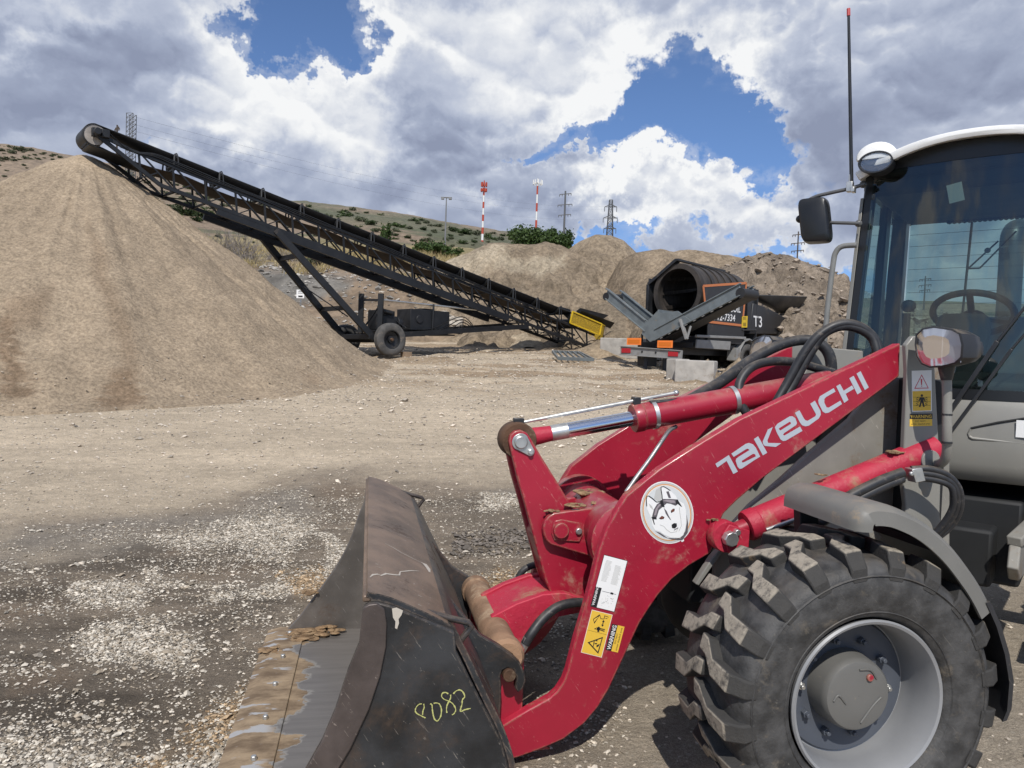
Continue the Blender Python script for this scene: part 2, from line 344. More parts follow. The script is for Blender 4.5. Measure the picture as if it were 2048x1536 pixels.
def polymask(px,py,poly,soft):
    P=np.array(poly,float); ins=np.zeros(px.shape,bool); dm=np.full(px.shape,1e9)
    for i in range(len(P)):
        a=P[i];b=P[(i+1)%len(P)]; cnd=((a[1]>py)!=(b[1]>py)); 
        with np.errstate(divide='ignore',invalid='ignore'): xi=(b[0]-a[0])*(py-a[1])/(b[1]-a[1])+a[0]
        ins^=cnd&(px<xi); ab=b-a; tt=np.clip(((px-a[0])*ab[0]+(py-a[1])*ab[1])/(ab@ab),0,1)
        dm=np.minimum(dm,np.hypot(px-a[0]-tt*ab[0],py-a[1]-tt*ab[1]))
    return sstep(-soft,soft,np.where(ins,dm,-dm))
DARKP=[(-900,1120),(0,1078),(180,1052),(300,1050),(400,1012),(520,985),(650,968),(760,955),(930,962),(1010,955),(1230,965),(1320,1320),(1330,1700),(-900,1700)]
GRAV=[([(545,1030),(600,1050),(650,1085),(655,1127),(606,1160),(491,1168),(393,1168),(328,1160),(303,1118),(229,1118),(147,1127),(131,1192),(164,1225),(246,1220),(344,1204),(369,1240),(442,1204),(573,1196),(655,1155),(700,1102),(640,1050)],14),
 ([(460,1040),(560,1025),(640,1060),(560,1120),(470,1100)],26),([(-60,1480),(205,1470),(300,1490),(300,1600),(-60,1600)],110),([(100,1240),(409,1233),(380,1348),(200,1345)],46),([(190,1560),(442,1425),(491,1392),(500,1462),(450,1560)],24),
 ([(930,985),(1060,975),(1070,1005),(960,1025)],18),([(330,1230),(420,1225),(400,1290),(340,1275)],30),([(300,1080),(500,1040),(560,1080),(350,1110)],30)]
TANC=[([(355,1470),(458,1405),(500,1370),(480,1450),(400,1510)],30),([(230,1560),(340,1500),(330,1560)],30),([(560,1150),(640,1140),(680,1175),(600,1195)],20),([(1000,1140),(1090,1160),(1030,1230),(960,1240),(940,1180)],22)]
STREAK=[([(-60,1190),(130,1152),(130,1182),(-60,1215)],.6),([(325,1122),(470,1096),(610,1078),(610,1100),(470,1132),(340,1152)],.55),([(-60,1270),(150,1232),(330,1242),(330,1290),(150,1300),(-60,1345)],.5),([(650,1012),(720,990),(720,1040),(660,1062)],.45),([(890,1085),(1060,1062),(1070,1100),(930,1122)],.5),([(380,1225),(560,1200),(560,1225),(400,1252)],.4),([(860,1000),(1030,980),(1035,1010),(880,1030)],.35),([(200,1290),(480,1262),(470,1300),(220,1330)],.35)]
BRNP=[[(330,1062),(470,1048),(470,1092),(330,1112)],[(370,1152),(540,1130),(545,1144),(400,1170)],[(650,980),(760,965),(760,1000),(670,1010)],[(-20,1215),(120,1200),(120,1225),(-20,1250)],[(0,1345),(120,1320),(150,1360),(0,1390)]]
def graveldens(px,py,x,y):
    d=np.zeros(px.shape)
    for p,s in GRAV: d=np.maximum(d,polymask(px,py,p,s))
    w=fbm(x*2.2,y*2.2,4,31); d=d*sstep(-.35,.15,w+.15*d)
    st=fbm(x*1.6+y*.5,y*5,4,37)
    return np.clip(d+.16*sstep(.0,.35,st),0,1)
def ground_fields(x,y,z):
    px,py=project(x,y,z); w1=fbm(x*.9,y*.9,5,41); w2=fbm(x*3.1,y*3.1,4,43)
    dk=polymask(px+w1*90,py+w1*50+w2*24,DARKP,46)*(y>.3)
    gv=graveldens(px,py,x,y)
    # track bands run roughly left to right, a little towards the right far side
    s=y-.14*x; band=fbm(s*1.4+3,x*.12,3,51); fine=fbm(s*9,x*.35,4,53)
    tan=np.array([.49,.405,.298]); T=tan*(1+.16*w1[...,None]+.10*w2[...,None]+.17*band[...,None]+.12*fine[...,None]*sstep(6,9,y)[...,None])
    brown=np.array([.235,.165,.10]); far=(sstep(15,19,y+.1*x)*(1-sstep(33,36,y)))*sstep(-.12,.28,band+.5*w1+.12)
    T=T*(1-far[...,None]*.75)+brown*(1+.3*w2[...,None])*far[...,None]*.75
    dcol=np.array([.185,.152,.116])*(1+.35*w1[...,None]+.25*w2[...,None]); 
    br=sstep(.0,.3,fbm(x*.8+9,s*2.2,4,61)); dcol=dcol*(1-br[...,None]*.8)+np.array([.235,.190,.142])*(1+.2*w2[...,None])*br[...,None]*.8
    wet=sstep(.12,.3,fbm(x*.35+4,s*3.2,4,67)); dcol=dcol*(1-.30*wet[...,None])
    for p_,k_ in STREAK:
        q_=polymask(px+w1*26,py+w1*12+w2*6,p_,10)*(.62+.5*fbm(s*14,x*.5,3,55)); dcol=dcol*(1-np.clip(.8*k_*q_,0,.6)[...,None])
    for p_ in BRNP: q_=polymask(px+w1*30,py+w1*14,p_,14); dcol=dcol*(1-.6*q_[...,None])+np.array([.20,.15,.105])*.6*q_[...,None]
    q_=polymask(px+w1*60,py+w1*26,[(-200,1085),(180,1060),(420,1030),(560,1000),(650,985),(640,1030),(420,1070),(200,1100),(-200,1120)],22); dcol=dcol*(1-.6*q_[...,None])+np.array([.25,.225,.19])*.6*q_[...,None]
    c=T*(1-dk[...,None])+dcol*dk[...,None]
    tc=np.zeros(px.shape)
    for p,sf in TANC: tc=np.maximum(tc,polymask(px,py,p,sf))
    tc=tc*sstep(-.3,.3,w2+.2); c=c*(1-.75*tc[...,None])+np.array([.30,.215,.13])*.75*tc[...,None]
    gg=sstep(.25,.9,gv)*dk*(1-.6*tc); c=c*(1-.35*gg[...,None])+np.array([.30,.28,.245])*.35*gg[...,None]
    und=polymask(px,py,[(1290,1180),(2200,1100),(2200,1800),(1050,1800),(1050,1450),(1000,1400)],40); c=c*(1-und[...,None])+np.array([.34,.29,.225])*(1+.2*w2[...,None]+.15*w1[...,None])*und[...,None]
    return c,dk,gv,w2
m,t,b=newmat('yard_dirt'); co=t.coord(); gc=t.attr('gcol')
nf=t.noise(co,45,8,.7); nm_=t.noise(co,9,8,.65); nl=t.noise(co,160,4,.7)
v=t.math('MULTIPLY_ADD',nf,1.1,.45); v=t.mul(v,t.math('MULTIPLY_ADD',nm_,.9,.55)); v=t.mul(v,t.math('MULTIPLY_ADD',t.ss(nl,.3,.7),.7,.65)); c1=t.mix(1,gc,v,'MULTIPLY')
vo=t.new('ShaderNodeTexVoronoi',feature='F1'); t.put(vo.inputs['Vector'],co); vo.inputs['Scale'].default_value=38; vo.inputs['Randomness'].default_value=1
sc=t.new('ShaderNodeSeparateColor'); t.put(sc.inputs[0],vo.outputs['Color'])
st=t.mul(t.math('LESS_THAN',vo.outputs['Distance'],t.mul(sc.outputs[0],.42)),t.math('GREATER_THAN',sc.outputs[1],.45))
c2=t.mix(t.mul(st,.55),c1,t.mix(sc.outputs[2],(.50,.45,.37),(.20,.17,.14)))
t.put(b.inputs['Base Color'],c2); b.inputs['Roughness'].default_value=.93; b.inputs['Specular IOR Level'].default_value=.2
bp=t.new('ShaderNodeBump'); bp.inputs['Strength'].default_value=.9; bp.inputs['Distance'].default_value=.02; t.put(bp.inputs['Height'],t.addm(t.addm(t.mul(nf,1.3),t.mul(nm_,1.5)),t.addm(t.mul(st,.5),t.mul(nl,.45)))); t.put(b.inputs['Normal'],bp.outputs[0]); M['ground']=m
rows=-3+np.geomspace(.35,37,760); rows[-1]=34.0
tt=np.concatenate([-np.geomspace(60,1.35,14)[:-1],np.linspace(-1.3,1.3,640),np.geomspace(1.35,60,14)[1:]])
X=(rows[:,None]+3)*tt[None,:]; Y=np.repeat(rows[:,None],len(tt),1); Z=G(X,Y)
near=sstep(14,6,Y)*0+np.where(Y<16,1,0)*sstep(16,9,Y) if False else np.clip((16-Y)/8,0,1)
gc_,dk_,gv_,w2_=ground_fields(X,Y,Z)
rut=fbm((Y-.14*X)*5,X*.25,4,71)*.016+fbm(X*4,Y*4,4,73)*.014+fbm(X*1.1,Y*1.1,3,75)*.02
flat=1-polymask(X,Y,[(-3.0,1.7),(4.5,1.7),(7,6.5),(-3,5.6)],.5)*.85
Z=Z+rut*near*flat+fbm(X*1.2,(Y-.2*X)*2.5,4,77)*.09*sstep(14,20,Y)*(1-sstep(32,34,Y))
def gridfaces(nr,nc):
    i=np.arange(nr-1)[:,None]*nc+np.arange(nc-1)[None,:]; i=i.ravel(); return np.stack([i,i+1,i+nc+1,i+nc],1)
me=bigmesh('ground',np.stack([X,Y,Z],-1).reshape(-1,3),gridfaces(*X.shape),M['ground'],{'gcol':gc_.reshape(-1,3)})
tag(link('ground',me),kind='structure')
GX,GY=rows,tt
# far land
m,t,b=newmat('hill_soil'); co=t.coord(); gc=t.attr('gcol'); nf=t.noise(co,1.6,10,.7); n2=t.noise(co,.22,6,.6)
c1=t.mix(1,gc,t.mul(t.math('MULTIPLY_ADD',nf,1.1,.45),t.math('MULTIPLY_ADD',t.ss(t.noise(co,.55,6,.7),.35,.6),.45,.6)),'MULTIPLY'); t.put(b.inputs['Base Color'],c1); b.inputs['Roughness'].default_value=.95
bp=t.new('ShaderNodeBump'); bp.inputs['Strength'].default_value=.8; bp.inputs['Distance'].default_value=.5; t.put(bp.inputs['Height'],nf); t.put(b.inputs['Normal'],bp.outputs[0]); M['hill']=m
rows=np.concatenate([np.linspace(34,54,110)[:-1],np.geomspace(54,1600,170)])
tt=np.concatenate([np.linspace(-3,-.78,60)[:-1],np.linspace(-.78,.1,420)[:-1],np.linspace(.1,3,140)])
Y=np.repeat(rows[:,None],len(tt),1); X=Y*tt[None,:]; Z=G(X,Y); px,py=project(X,Y,Z)
w=fbm(X*.08,Y*.08,5,81); w2=fbm(X*.6,Y*.6,4,83)
soil=np.array([.27,.20,.135])*(1+.25*w2[...,None]); grass=np.array([.33,.265,.13])*(1+.25*w2[...,None]); green=np.array([.075,.095,.045]); clay=np.array([.21,.195,.17])*(1+.35*w2[...,None])
k=sstep(46,52,Y+3*w)*(1-sstep(70,110,Y+20*w)); c=soil*(1-k[...,None])+grass*k[...,None]
kg=sstep(.02,.22,fbm(X*.035+3,Y*.05,4,85))*sstep(60,90,Y)*.75*sstep(150,500,px); c=c*(1-kg[...,None])+green*kg[...,None]
kr=polymask(px+w*30,py+w*14,[(600,400),(700,418),(850,440),(1020,470),(1060,492),(900,478),(760,452),(620,436)],10)*.8; c=c*(1-kr[...,None])+green*kr[...,None]
kc=polymask(px+w2*25,py+w2*20,[(470,535),(560,538),(650,550),(700,560),(690,590),(640,615),(560,600),(480,570)],12); c=c*(1-kc[...,None])+clay*kc[...,None]
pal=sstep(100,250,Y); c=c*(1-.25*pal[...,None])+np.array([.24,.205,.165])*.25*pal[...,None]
me=bigmesh('hillside',np.stack([X,Y,Z],-1).reshape(-1,3),gridfaces(*X.shape),M['hill'],{'gcol':c.reshape(-1,3)}); tag(link('hillside',me),kind='structure')
# ------------------------------------------------------------------ stones: one mesh of many
def stones(name,P,S,cols,label=None,kind='stuff',squash=.6,material=None):
    n=len(P); base=np.array([[1,0,0],[-1,0,0],[0,1,0],[0,-1,0],[0,0,1],[0,0,-1],[.6,.6,.55],[-.6,.6,.45],[.55,-.6,.5],[-.55,-.6,.5]],float)
    tri=np.array([[0,6,4],[6,2,4],[2,7,4],[7,1,4],[1,9,4],[9,3,4],[3,8,4],[8,0,4],[0,2,6],[2,1,7],[1,3,9],[3,0,8],[2,0,5],[1,2,5],[3,1,5],[0,3,5]])
    V=base[None]*(1+RNG.uniform(-.28,.28,(n,10,3))); V=V*np.stack([S*RNG.uniform(.8,1.35,n),S*RNG.uniform(.7,1.1,n),S*squash*RNG.uniform(.7,1.2,n)],-1)[:,None,:]
    a=RNG.uniform(0,2*np.pi,n); ca,sa=np.cos(a)[:,None],np.sin(a)[:,None]; tl=RNG.uniform(-.4,.4,n)[:,None]
    x=V[...,0]*ca-V[...,1]*sa; y=V[...,0]*sa+V[...,1]*ca; z=V[...,2]+x*tl
    V=np.stack([x,y,z],-1)+P[:,None,:]; Fi=(tri[None]+(np.arange(n)*10)[:,None,None]).reshape(-1,3)
    me=bigmesh(name,V.reshape(-1,3),Fi,material or M['stone'],{'gcol':np.repeat(cols,10,0)},smooth=False)
    o=link(name,me); tag(o,label,None,None,kind); return o
m,t,b=newmat('stone'); co=t.coord(); t.put(b.inputs['Base Color'],t.mix(1,t.attr('gcol'),t.math('MULTIPLY_ADD',t.noise(co,60,4),.5,.75),'MULTIPLY')); b.inputs['Roughness'].default_value=.85; M['stone']=m
def gsurf(x,y):
    """height of the finished ground sheet"""
    rut=fbm((y-.14*x)*5,x*.25,4,71)*.016+fbm(x*4,y*4,4,73)*.014+fbm(x*1.1,y*1.1,3,75)*.02
    flat=1-polymask(x,y,[(-3.0,1.7),(4.5,1.7),(7,6.5),(-3,5.6)],.5)*.85
    return G(x,y)+rut*np.clip((16-y)/8,0,1)*flat+fbm(x*1.2,(y-.2*x)*2.5,4,77)*.09*sstep(14,20,y)*(1-sstep(32,34,y))
x=RNG.uniform(-6.5,1.6,620000); y=RNG.uniform(2.3,8.2,620000); z=G(x,y); px,py=project(x,y,z)
ok=(px>-30)&(px<1250)&(py>960)&(py<1580); x,y,z,px,py=[q[ok] for q in(x,y,z,px,py)]
dk=polymask(px,py,DARKP,20); gv=graveldens(px,py,x,y); tc=np.zeros(px.shape)
for p,sf in TANC: tc=np.maximum(tc,polymask(px,py,p,sf))
cl_=sstep(-.15,.35,fbm(x*1.7+y*.4,y*3.4,4,33)); pr=dk*(.012+.13*cl_+1.0*gv**1.6)+tc*.45+.008; ok=RNG.uniform(0,1,len(x))<pr; x,y,tc=x[ok],y[ok],tc[ok]
S=np.exp(RNG.normal(math.log(.0054),.45,len(x))); S=np.clip(S,.003,.03); z=gsurf(x,y)
lum=np.clip(RNG.normal(.47,.12,len(x)),.15,.68); cols=lum[:,None]*np.array([1.06,.96,.80]); wv=(RNG.uniform(0,1,len(x))<tc*.85)[:,None]; cols=np.where(wv,lum[:,None]*np.array([.85,.62,.38]),cols)
gx_=RNG.uniform(0,1,len(x)); cols=np.where((gx_<.45)[:,None],cols*np.array([.56,.52,.47]),cols)
stones('white_gravel',np.stack([x,y,z+S*.25],-1),S,cols)
x=RNG.uniform(-12,10,60000); y=1.8+28*RNG.uniform(0,1,60000)**1.25; z=G(x,y); px,py=project(x,y,z); ok=(px>-60)&(px<2100)&(py<1600); x,y=x[ok],y[ok]
S=np.clip(np.exp(RNG.normal(math.log(.0085),.5,len(x))),.003,.06)*np.clip(y/9,.7,1.6); z=gsurf(x,y); lum=np.clip(RNG.normal(.46,.14,len(x)),.14,.72)
stones('loose_stones',np.stack([x,y,z+S*.2],-1),S,lum[:,None]*np.array([1.05,.92,.75]))
# ------------------------------------------------------------------ heaps of sand and earth
def heapmat(name,fine=22,mid=2.5,bump=1.0,bd=.06,speck=.3):
    m,t,b=newmat(name); co=t.coord(); n=t.noise(co,fine,9,.72); n2=t.noise(co,mid,8,.62); n3=t.noise(co,fine*2.2,4,.7)
    v=t.mul(t.math('MULTIPLY_ADD',t.ss(n,.25,.75),.85,.57),t.math('MULTIPLY_ADD',n2,.6,.7)); c=t.mix(1,t.attr('gcol'),v,'MULTIPLY')
    c=t.mix(t.mul(t.ss(n3,.66,.74),speck),c,(.52,.44,.33)); c=t.mix(t.mul(t.ss(n3,.34,.27),speck),c,(.10,.075,.05))
    t.put(b.inputs['Base Color'],c); b.inputs['Roughness'].default_value=.95; b.inputs['Specular IOR Level'].default_value=.15
    bp=t.new('ShaderNodeBump'); bp.inputs['Strength'].default_value=bump; bp.inputs['Distance'].default_value=bd; t.put(bp.inputs['Height'],t.addm(n,t.mul(n2,1.5))); t.put(b.inputs['Normal'],bp.outputs[0]); return m
M['sand']=heapmat('sand',16,1.6,1.0,.045,.55); M['earth']=heapmat('earth',6,1.0,1.0,.16,.6); M['rubble']=heapmat('rubble_earth',4,1.1,1.0,.28,.7)
ap=W(172,309,20.5); na,nr=420,230; A=np.linspace(0,2*np.pi,na); RR=np.linspace(0,1,nr)**.9*9.6
aa,rr=np.meshgrid(A,RR); xx=ap.x+rr*np.cos(aa); yy=ap.y+rr*np.sin(aa)
cone=ap.z-.725*(np.sqrt(rr**2+.20)-.45*1)
gul=(fbm(np.cos(aa)*7+20,np.sin(aa)*7,4,91)+.0)*.13*sstep(.8,4,rr)+fbm(np.cos(aa)*17+20,np.sin(aa)*17+rr*.15,4,93)*.10*sstep(.5,3,rr)+fbm(xx*1.5,yy*1.5,4,95)*.09+fbm(xx*5,yy*5,3,98)*.035*sstep(.4,1.5,rr)
cone=cone+gul; g=gsurf(xx,yy); zz=g-.03+.16*np.logaddexp(0,(cone-g)/.16); zz=np.where(rr>9.3,g-.1,zz)
px,py=project(xx,yy,zz); st=fbm(np.cos(aa)*11+5,np.sin(aa)*11+rr*.12,4,97); w=fbm(xx*.7,yy*.7,4,99)
fg=fbm(xx*6,yy*6+zz*6,4,96); c=np.array([.325,.256,.180])*(1+.08*st[...,None]+.13*w[...,None]+.16*fg[...,None])
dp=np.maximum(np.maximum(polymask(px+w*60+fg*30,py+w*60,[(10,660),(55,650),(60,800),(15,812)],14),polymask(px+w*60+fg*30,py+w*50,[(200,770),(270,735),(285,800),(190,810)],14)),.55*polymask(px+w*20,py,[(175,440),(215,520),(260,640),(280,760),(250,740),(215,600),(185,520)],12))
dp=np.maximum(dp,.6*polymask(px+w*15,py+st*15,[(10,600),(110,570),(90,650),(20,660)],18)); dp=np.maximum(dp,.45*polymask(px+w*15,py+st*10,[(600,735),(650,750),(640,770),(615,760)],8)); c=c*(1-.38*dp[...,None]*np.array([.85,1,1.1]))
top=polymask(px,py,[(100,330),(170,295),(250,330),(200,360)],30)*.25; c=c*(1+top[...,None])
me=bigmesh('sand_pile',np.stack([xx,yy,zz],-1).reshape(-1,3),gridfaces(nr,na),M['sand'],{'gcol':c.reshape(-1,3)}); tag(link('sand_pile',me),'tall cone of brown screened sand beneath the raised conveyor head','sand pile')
a0=RNG.uniform(0,2*np.pi,9000); ij=(RNG.uniform(.45,1,9000)**.6*(nr-1)).astype(int); ik=(a0/(2*np.pi)*(na-1)).astype(int); Pq=np.stack([xx[ij,ik],yy[ij,ik],zz[ij,ik]],-1)+RNG.normal(0,.03,(9000,3))*[1,1,.1]
lowp=Pq[:,2]-gsurf(Pq[:,0],Pq[:,1])<RNG.exponential(.45,9000)*(RNG.uniform(0,1,9000)<.55); Pq=Pq[lowp]; S=np.clip(np.exp(RNG.normal(math.log(.016),.45,len(Pq))),.008,.06); lum=np.clip(RNG.normal(.36,.12,len(Pq)),.12,.62)
stones('pile_stones',Pq+np.stack([S*0,S*0,S*.2],-1),S,lum[:,None]*np.array([1.05,.9,.72]))

def ridge(name,label,sky,Yr,slope,col,mate,dep=11,rough=.35,seed=0,patch=None,yaw=0):
    pts=[W(p,q,Yr) for p,q in sky]; xs=np.array([p.x for p in pts]); zs=np.array([p.z for p in pts])
    nx,nv=int(min(320,max(60,(xs[-1]-xs[0])*14))),150; x=np.linspace(xs[0]-2.5,xs[-1]+2.5,nx); cz=np.interp(x,xs,zs)
    end=np.minimum(x-(xs[0]-2.5),(xs[-1]+2.5)-x); cz=np.where((x<xs[0])|(x>xs[-1]),cz-(2.5-np.clip(end,0,2.5))*1.5,cz)
    v=np.linspace(-dep,dep,nv); XX,VV=np.meshgrid(x,v); YY=Yr+VV+yaw*(XX-xs.mean()); CZ=np.repeat(cz[None],nv,0)
    wv=fbm(XX*.35,YY*.35,4,seed+1); d=np.sqrt((VV+wv*.5*np.minimum(abs(VV),1))**2+.3)-.55
    ZZ=CZ-slope*d*(1+.25*wv)+(fbm(XX*.8,YY*.8,5,seed+2)*rough*1.3+(.3-np.abs(fbm(XX*.6+YY*.2,YY*.5,4,seed+8)))*rough*1.2+fbm(XX*2.6,YY*2.6,4,seed+3)*rough*.55)*sstep(.1,2.5,np.abs(VV))+fbm(XX*1.2,YY*3,4,seed+4)*rough*.25
    g=G(XX,YY)-.05; ZZ=g+.2*np.logaddexp(0,(ZZ-g)/.2)-.05
    px,py=project(XX,YY,ZZ); w=fbm(XX*.9,YY*.9,5,seed+5); wf=fbm(XX*3.2,YY*3.2+ZZ*3,4,seed+7); c=np.array(col)*(1+.34*w[...,None]+.22*fbm(XX*.25,YY*.25,3,seed+6)[...,None]+.26*wf[...,None])
    for poly,pc,sf in (patch or []):
        k=polymask(px+w*22,py+w*16,poly,sf)*.85; c=c*(1-k[...,None])+np.array(pc)*(1+.2*w[...,None])*k[...,None]
    me=bigmesh(name,np.stack([XX,YY,ZZ],-1).reshape(-1,3),gridfaces(nv,nx),mate,{'gcol':c.reshape(-1,3)}); tag(link(name,me),label,'dirt mound'); return XX,YY,ZZ,px,py
CREAM=(.44,.37,.27); BRN=(.285,.225,.158)
ridge('dirt_mound','long brown dirt mound with pale cream patches below two green trees',[(865,545),(895,518),(930,508),(975,488),(1005,485),(1060,491),(1090,483),(1110,487),(1150,503),(1230,530)],41,.66,BRN,M['earth'],seed=100,rough=.55,
 patch=[([(870,520),(1000,480),(1010,500),(960,540),(930,575),(870,560)],CREAM,10),([(985,505),(1060,515),(1130,505),(1125,530),(1080,555),(1040,535),(980,540)],CREAM,8)])
ridge('dirt_mound','tallest peaked brown dirt mound under the lattice tower',[(1085,560),(1130,502),(1165,478),(1190,467),(1220,468),(1245,480),(1265,498),(1300,530),(1330,560)],43,.7,(.30,.238,.168),M['earth'],seed=200,rough=.45)
ridge('dirt_mound','smooth brown dirt mound rising behind the screening drum',[(1200,590),(1240,520),(1270,505),(1320,495),(1350,502),(1390,498),(1440,508),(1480,514),(1520,530),(1570,580)],38,.66,(.275,.215,.150),M['earth'],seed=300,rough=.35)
RB=ridge('rubble_mound','dark rough rubble mound of broken clods beside the cab',[(1400,560),(1450,530),(1500,512),(1535,506),(1570,510),(1605,522),(1650,540),(1690,562),(1740,590),(1800,612),(1900,620)],33,.62,(.33,.268,.205),M['rubble'],seed=400,rough=.75)
ridge('dirt_mound','small pale heap in front of the conveyor hopper',[(1025,590),(1050,578),(1075,580),(1120,605),(1165,630)],37,.62,(.36,.295,.21),M['earth'],dep=6,seed=500,rough=.2)
ridge('dirt_mound','low pale lumpy heap behind the yellow guard',[(1150,640),(1185,605),(1225,598),(1260,612),(1300,640)],35.5,.62,(.30,.24,.17),M['earth'],dep=6,seed=600,rough=.3)
def cone_heap(name,label,px,py,Y,base,col,mate,seed):
    a=W(px,py,Y); A=np.linspace(0,2*np.pi,64); r=np.linspace(0,1,24)*base; aa,rr=np.meshgrid(A,r); x=a.x+rr*np.cos(aa);y=a.y+rr*np.sin(aa); g=gsurf(x,y)
    h=a.z-gsurf(np.array([a.x]),np.array([a.y]))[0]; z=g-.04+np.maximum(h*(1-rr/base*1.02),0)+fbm(x*3,y*3,4,seed)*.08*h; w=fbm(x*2,y*2,4,seed+1)
    c=np.array(col)*(1+.2*w[...,None]); me=bigmesh(name,np.stack([x,y,z],-1).reshape(-1,3),gridfaces(24,64),mate,{'gcol':c.reshape(-1,3)}); return tag(link(name,me),label,'sand heap')
# clods and stones on the rubble mound and the banks
i=RNG.integers(0,RB[0].size,2600); j=(RB[1].ravel()[i]<33.4); i=i[j]; S=np.clip(np.exp(RNG.normal(math.log(.09),.5,len(i))),.03,.32); lum=np.clip(RNG.normal(.28,.08,len(i)),.10,.5)
stones('mound_clods',np.stack([RB[0].ravel()[i]+RNG.normal(0,.1,len(i)),RB[1].ravel()[i]+RNG.normal(0,.1,len(i)),RB[2].ravel()[i]],-1),S,lum[:,None]*np.array([1,.82,.64]))
c_=RNG.uniform(470,900,900); y=RNG.uniform(35,46,900); x=(c_-1024)/1500*y; S=np.clip(np.exp(RNG.normal(math.log(.08),.5,900)),.03,.3); lum=np.clip(RNG.normal(.30,.09,900),.10,.5)
stones('bank_stones',np.stack([x,y,G(x,y)],-1),S,lum[:,None]*np.array([1,.93,.82]))

n_=700; cx=RNG.uniform(905,1075,n_); cy=1100+RNG.normal(0,11,n_)-.09*(cx-980); Pq=[]
for a_,c_q in zip(cx,cy):
    d_=ray(float(a_),float(c_q)); q_=CAM+d_*(-CAMH/d_.z); Pq.append((q_.x,q_.y,.0))
Pq=np.array(Pq); S=np.clip(np.exp(RNG.normal(math.log(.012),.5,n_)),.006,.05); lum=np.clip(RNG.normal(.15,.04,n_),.06,.3); Pq[:,2]=gsurf(Pq[:,0],Pq[:,1])+S*.3
stones('dark_soil_clods',Pq,S,lum[:,None]*np.array([1,.86,.72]))
# ================================================================== WHEEL LOADER
_n=Vector((math.sin(YAW),math.cos(YAW),0)); _fw=Vector((-math.cos(YAW),math.sin(YAW),0))
LD=Frame(-1.695*_fw+3.41*_n,math.atan2(_fw.y,_fw.x)); LD.o.z=0
CB=Frame(-3.0*_fw+3.41*_n,R(231.7)); CB.o.z=0
XC=LD.M.inverted()@CB.M          # rear (articulated) frame -> loader axes
loader=thing('wheel_loader','red and grey articulated wheel loader with its bucket lowered onto the yard','wheel loader',LD.o,LD.ang)
def P(px,y): return LD.fy(px,y)
def poly(pxs,y): return [LD.fy(p,y) for p in pxs]
def setx(pts,y): return [Vector((p.x,y,p.z)) for p in pts]
def plate(name,pxs,y0,y1,m,bevel=.006,par=None,ref=None):
    A=setx(poly(pxs,y0 if ref is None else ref),y0); b=MB().prism(A,(0,y1-y0,0)); return b.build(name,M[m],par or loader,bevel)
# ---- lift arms
ARM=[(1801,686),(1480,838),(1394,890),(1320,937),(1253,991),(1234,1021),(1214,1056),(1198,1100),(1185,1156),(1169,1217),(1151,1278),(1135,1341),(1127,1363),(1114,1383),(1100,1396),(1053,1422),(1003,1452),(1004,1472),(1013,1521),(1034,1516),(1079,1500),(1127,1479),(1169,1447),(1196,1415),(1217,1381),(1238,1336),(1259,1291),(1280,1246),(1297,1219),(1317,1190),(1344,1159),(1379,1131),(1420,1107),(1432,1085),(1437,1050),(1448,1027),(1472,1003),(1524,958),(1666,852),(1799,753)]
armp=poly(ARM,.46)
arm=MB().prism(armp,(0,-.05,0)).build('lift_arm',[M['red'],M['reddirty']],loader,.006)
for q in arm.data.polygons:
    if abs(q.normal.y)<.5: q.material_index=1
tag(arm,'red lift arm plate carrying the silver maker name')
arm2=MB().prism(setx(armp,-.40),(0,-.05,0)).build('lift_arm',M['red'],loader,.006)
pc=LD.fy((1243,1072),.3)
b=MB(); b.lathe([(-.40,.128),(.41,.128)],(pc.x,0,pc.z),(0,1,0),40)
for s in(-1,1): b.lathe([(s*.41,.128),(s*.395,.165),(s*.33,.165),(s*.33,.128)],(pc.x,0,pc.z),(0,1,0),40)
b.build('cross_tube',M['red'],loader)
EAR=[(1240,1009),(1108,1026),(1097,1033),(1089,1044),(1086,1056),(1088,1070),(1093,1081),(1101,1089),(1191,1116),(1240,1120)]
e=poly(EAR,.15); b=MB().prism(e,(0,-.035,0)); b.prism(setx(e,-.15),(0,.035,0)); b.build('pivot_bracket',M['red'],loader,.005)
# keeper plates and pins
def pin(name,px,y,r,m,h=.018,par=None):
    c=LD.fy(px,y); return MB().cyl((c.x,y-.004,c.z),(c.x,y+h,c.z),r,r*.97,28).build(name,M[m],par or loader,.003)
kp=poly([(1108,1041),(1122,1038),(1158,1045),(1165,1068),(1158,1083),(1108,1080),(1102,1066)],.15); MB().prism(kp,(0,.010,0)).build('keeper_plate',M['red'],loader,.003)
pin('pivot_pin',(1121,1060),.160,.036,'red',.022); pin('bolt_head',(1157,1062),.160,.015,'zinc',.014)
BELL=[(1018,882),(1021,870),(1030,862),(1042,860),(1054,866),(1066,884),(1082,912),(1117,968),(1146,1016),(1192,1090),(1202,1140),(1186,1152),(1171,1207),(1150,1214),(1130,1213),(1117,1206),(1101,1187),(1089,1155),(1067,1073),(1050,1008),(1036,960)]
bp_=poly(BELL,.10); b=MB().prism(bp_,(0,-.035,0)); b.prism(setx(bp_,-.10),(0,.035,0)); b.build('bell_crank',M['red'],loader,.005)
ft=[p for p in setx(poly([(1117,968),(1146,1016),(1192,1090),(1202,1140),(1171,1207),(1130,1213),(1101,1187),(1067,1073)],.10),.064)]; MB().prism(ft,(0,-.128,0)).build('bell_crank_web',M['red'],loader,.004)
E0=LD.fy((1042,884),.10); eye=Vector((E0.x,0,E0.z))
MB().lathe([(-.062,.03),(-.062,.078),(-.05,.084),(.05,.084),(.062,.078),(.062,.03)],eye,(0,1,0),36).build('rod_eye',M['rust'],loader)
tp=[]
c1=LD.fy((1041,884),.10); c2=LD.fy((1060,903),.10)
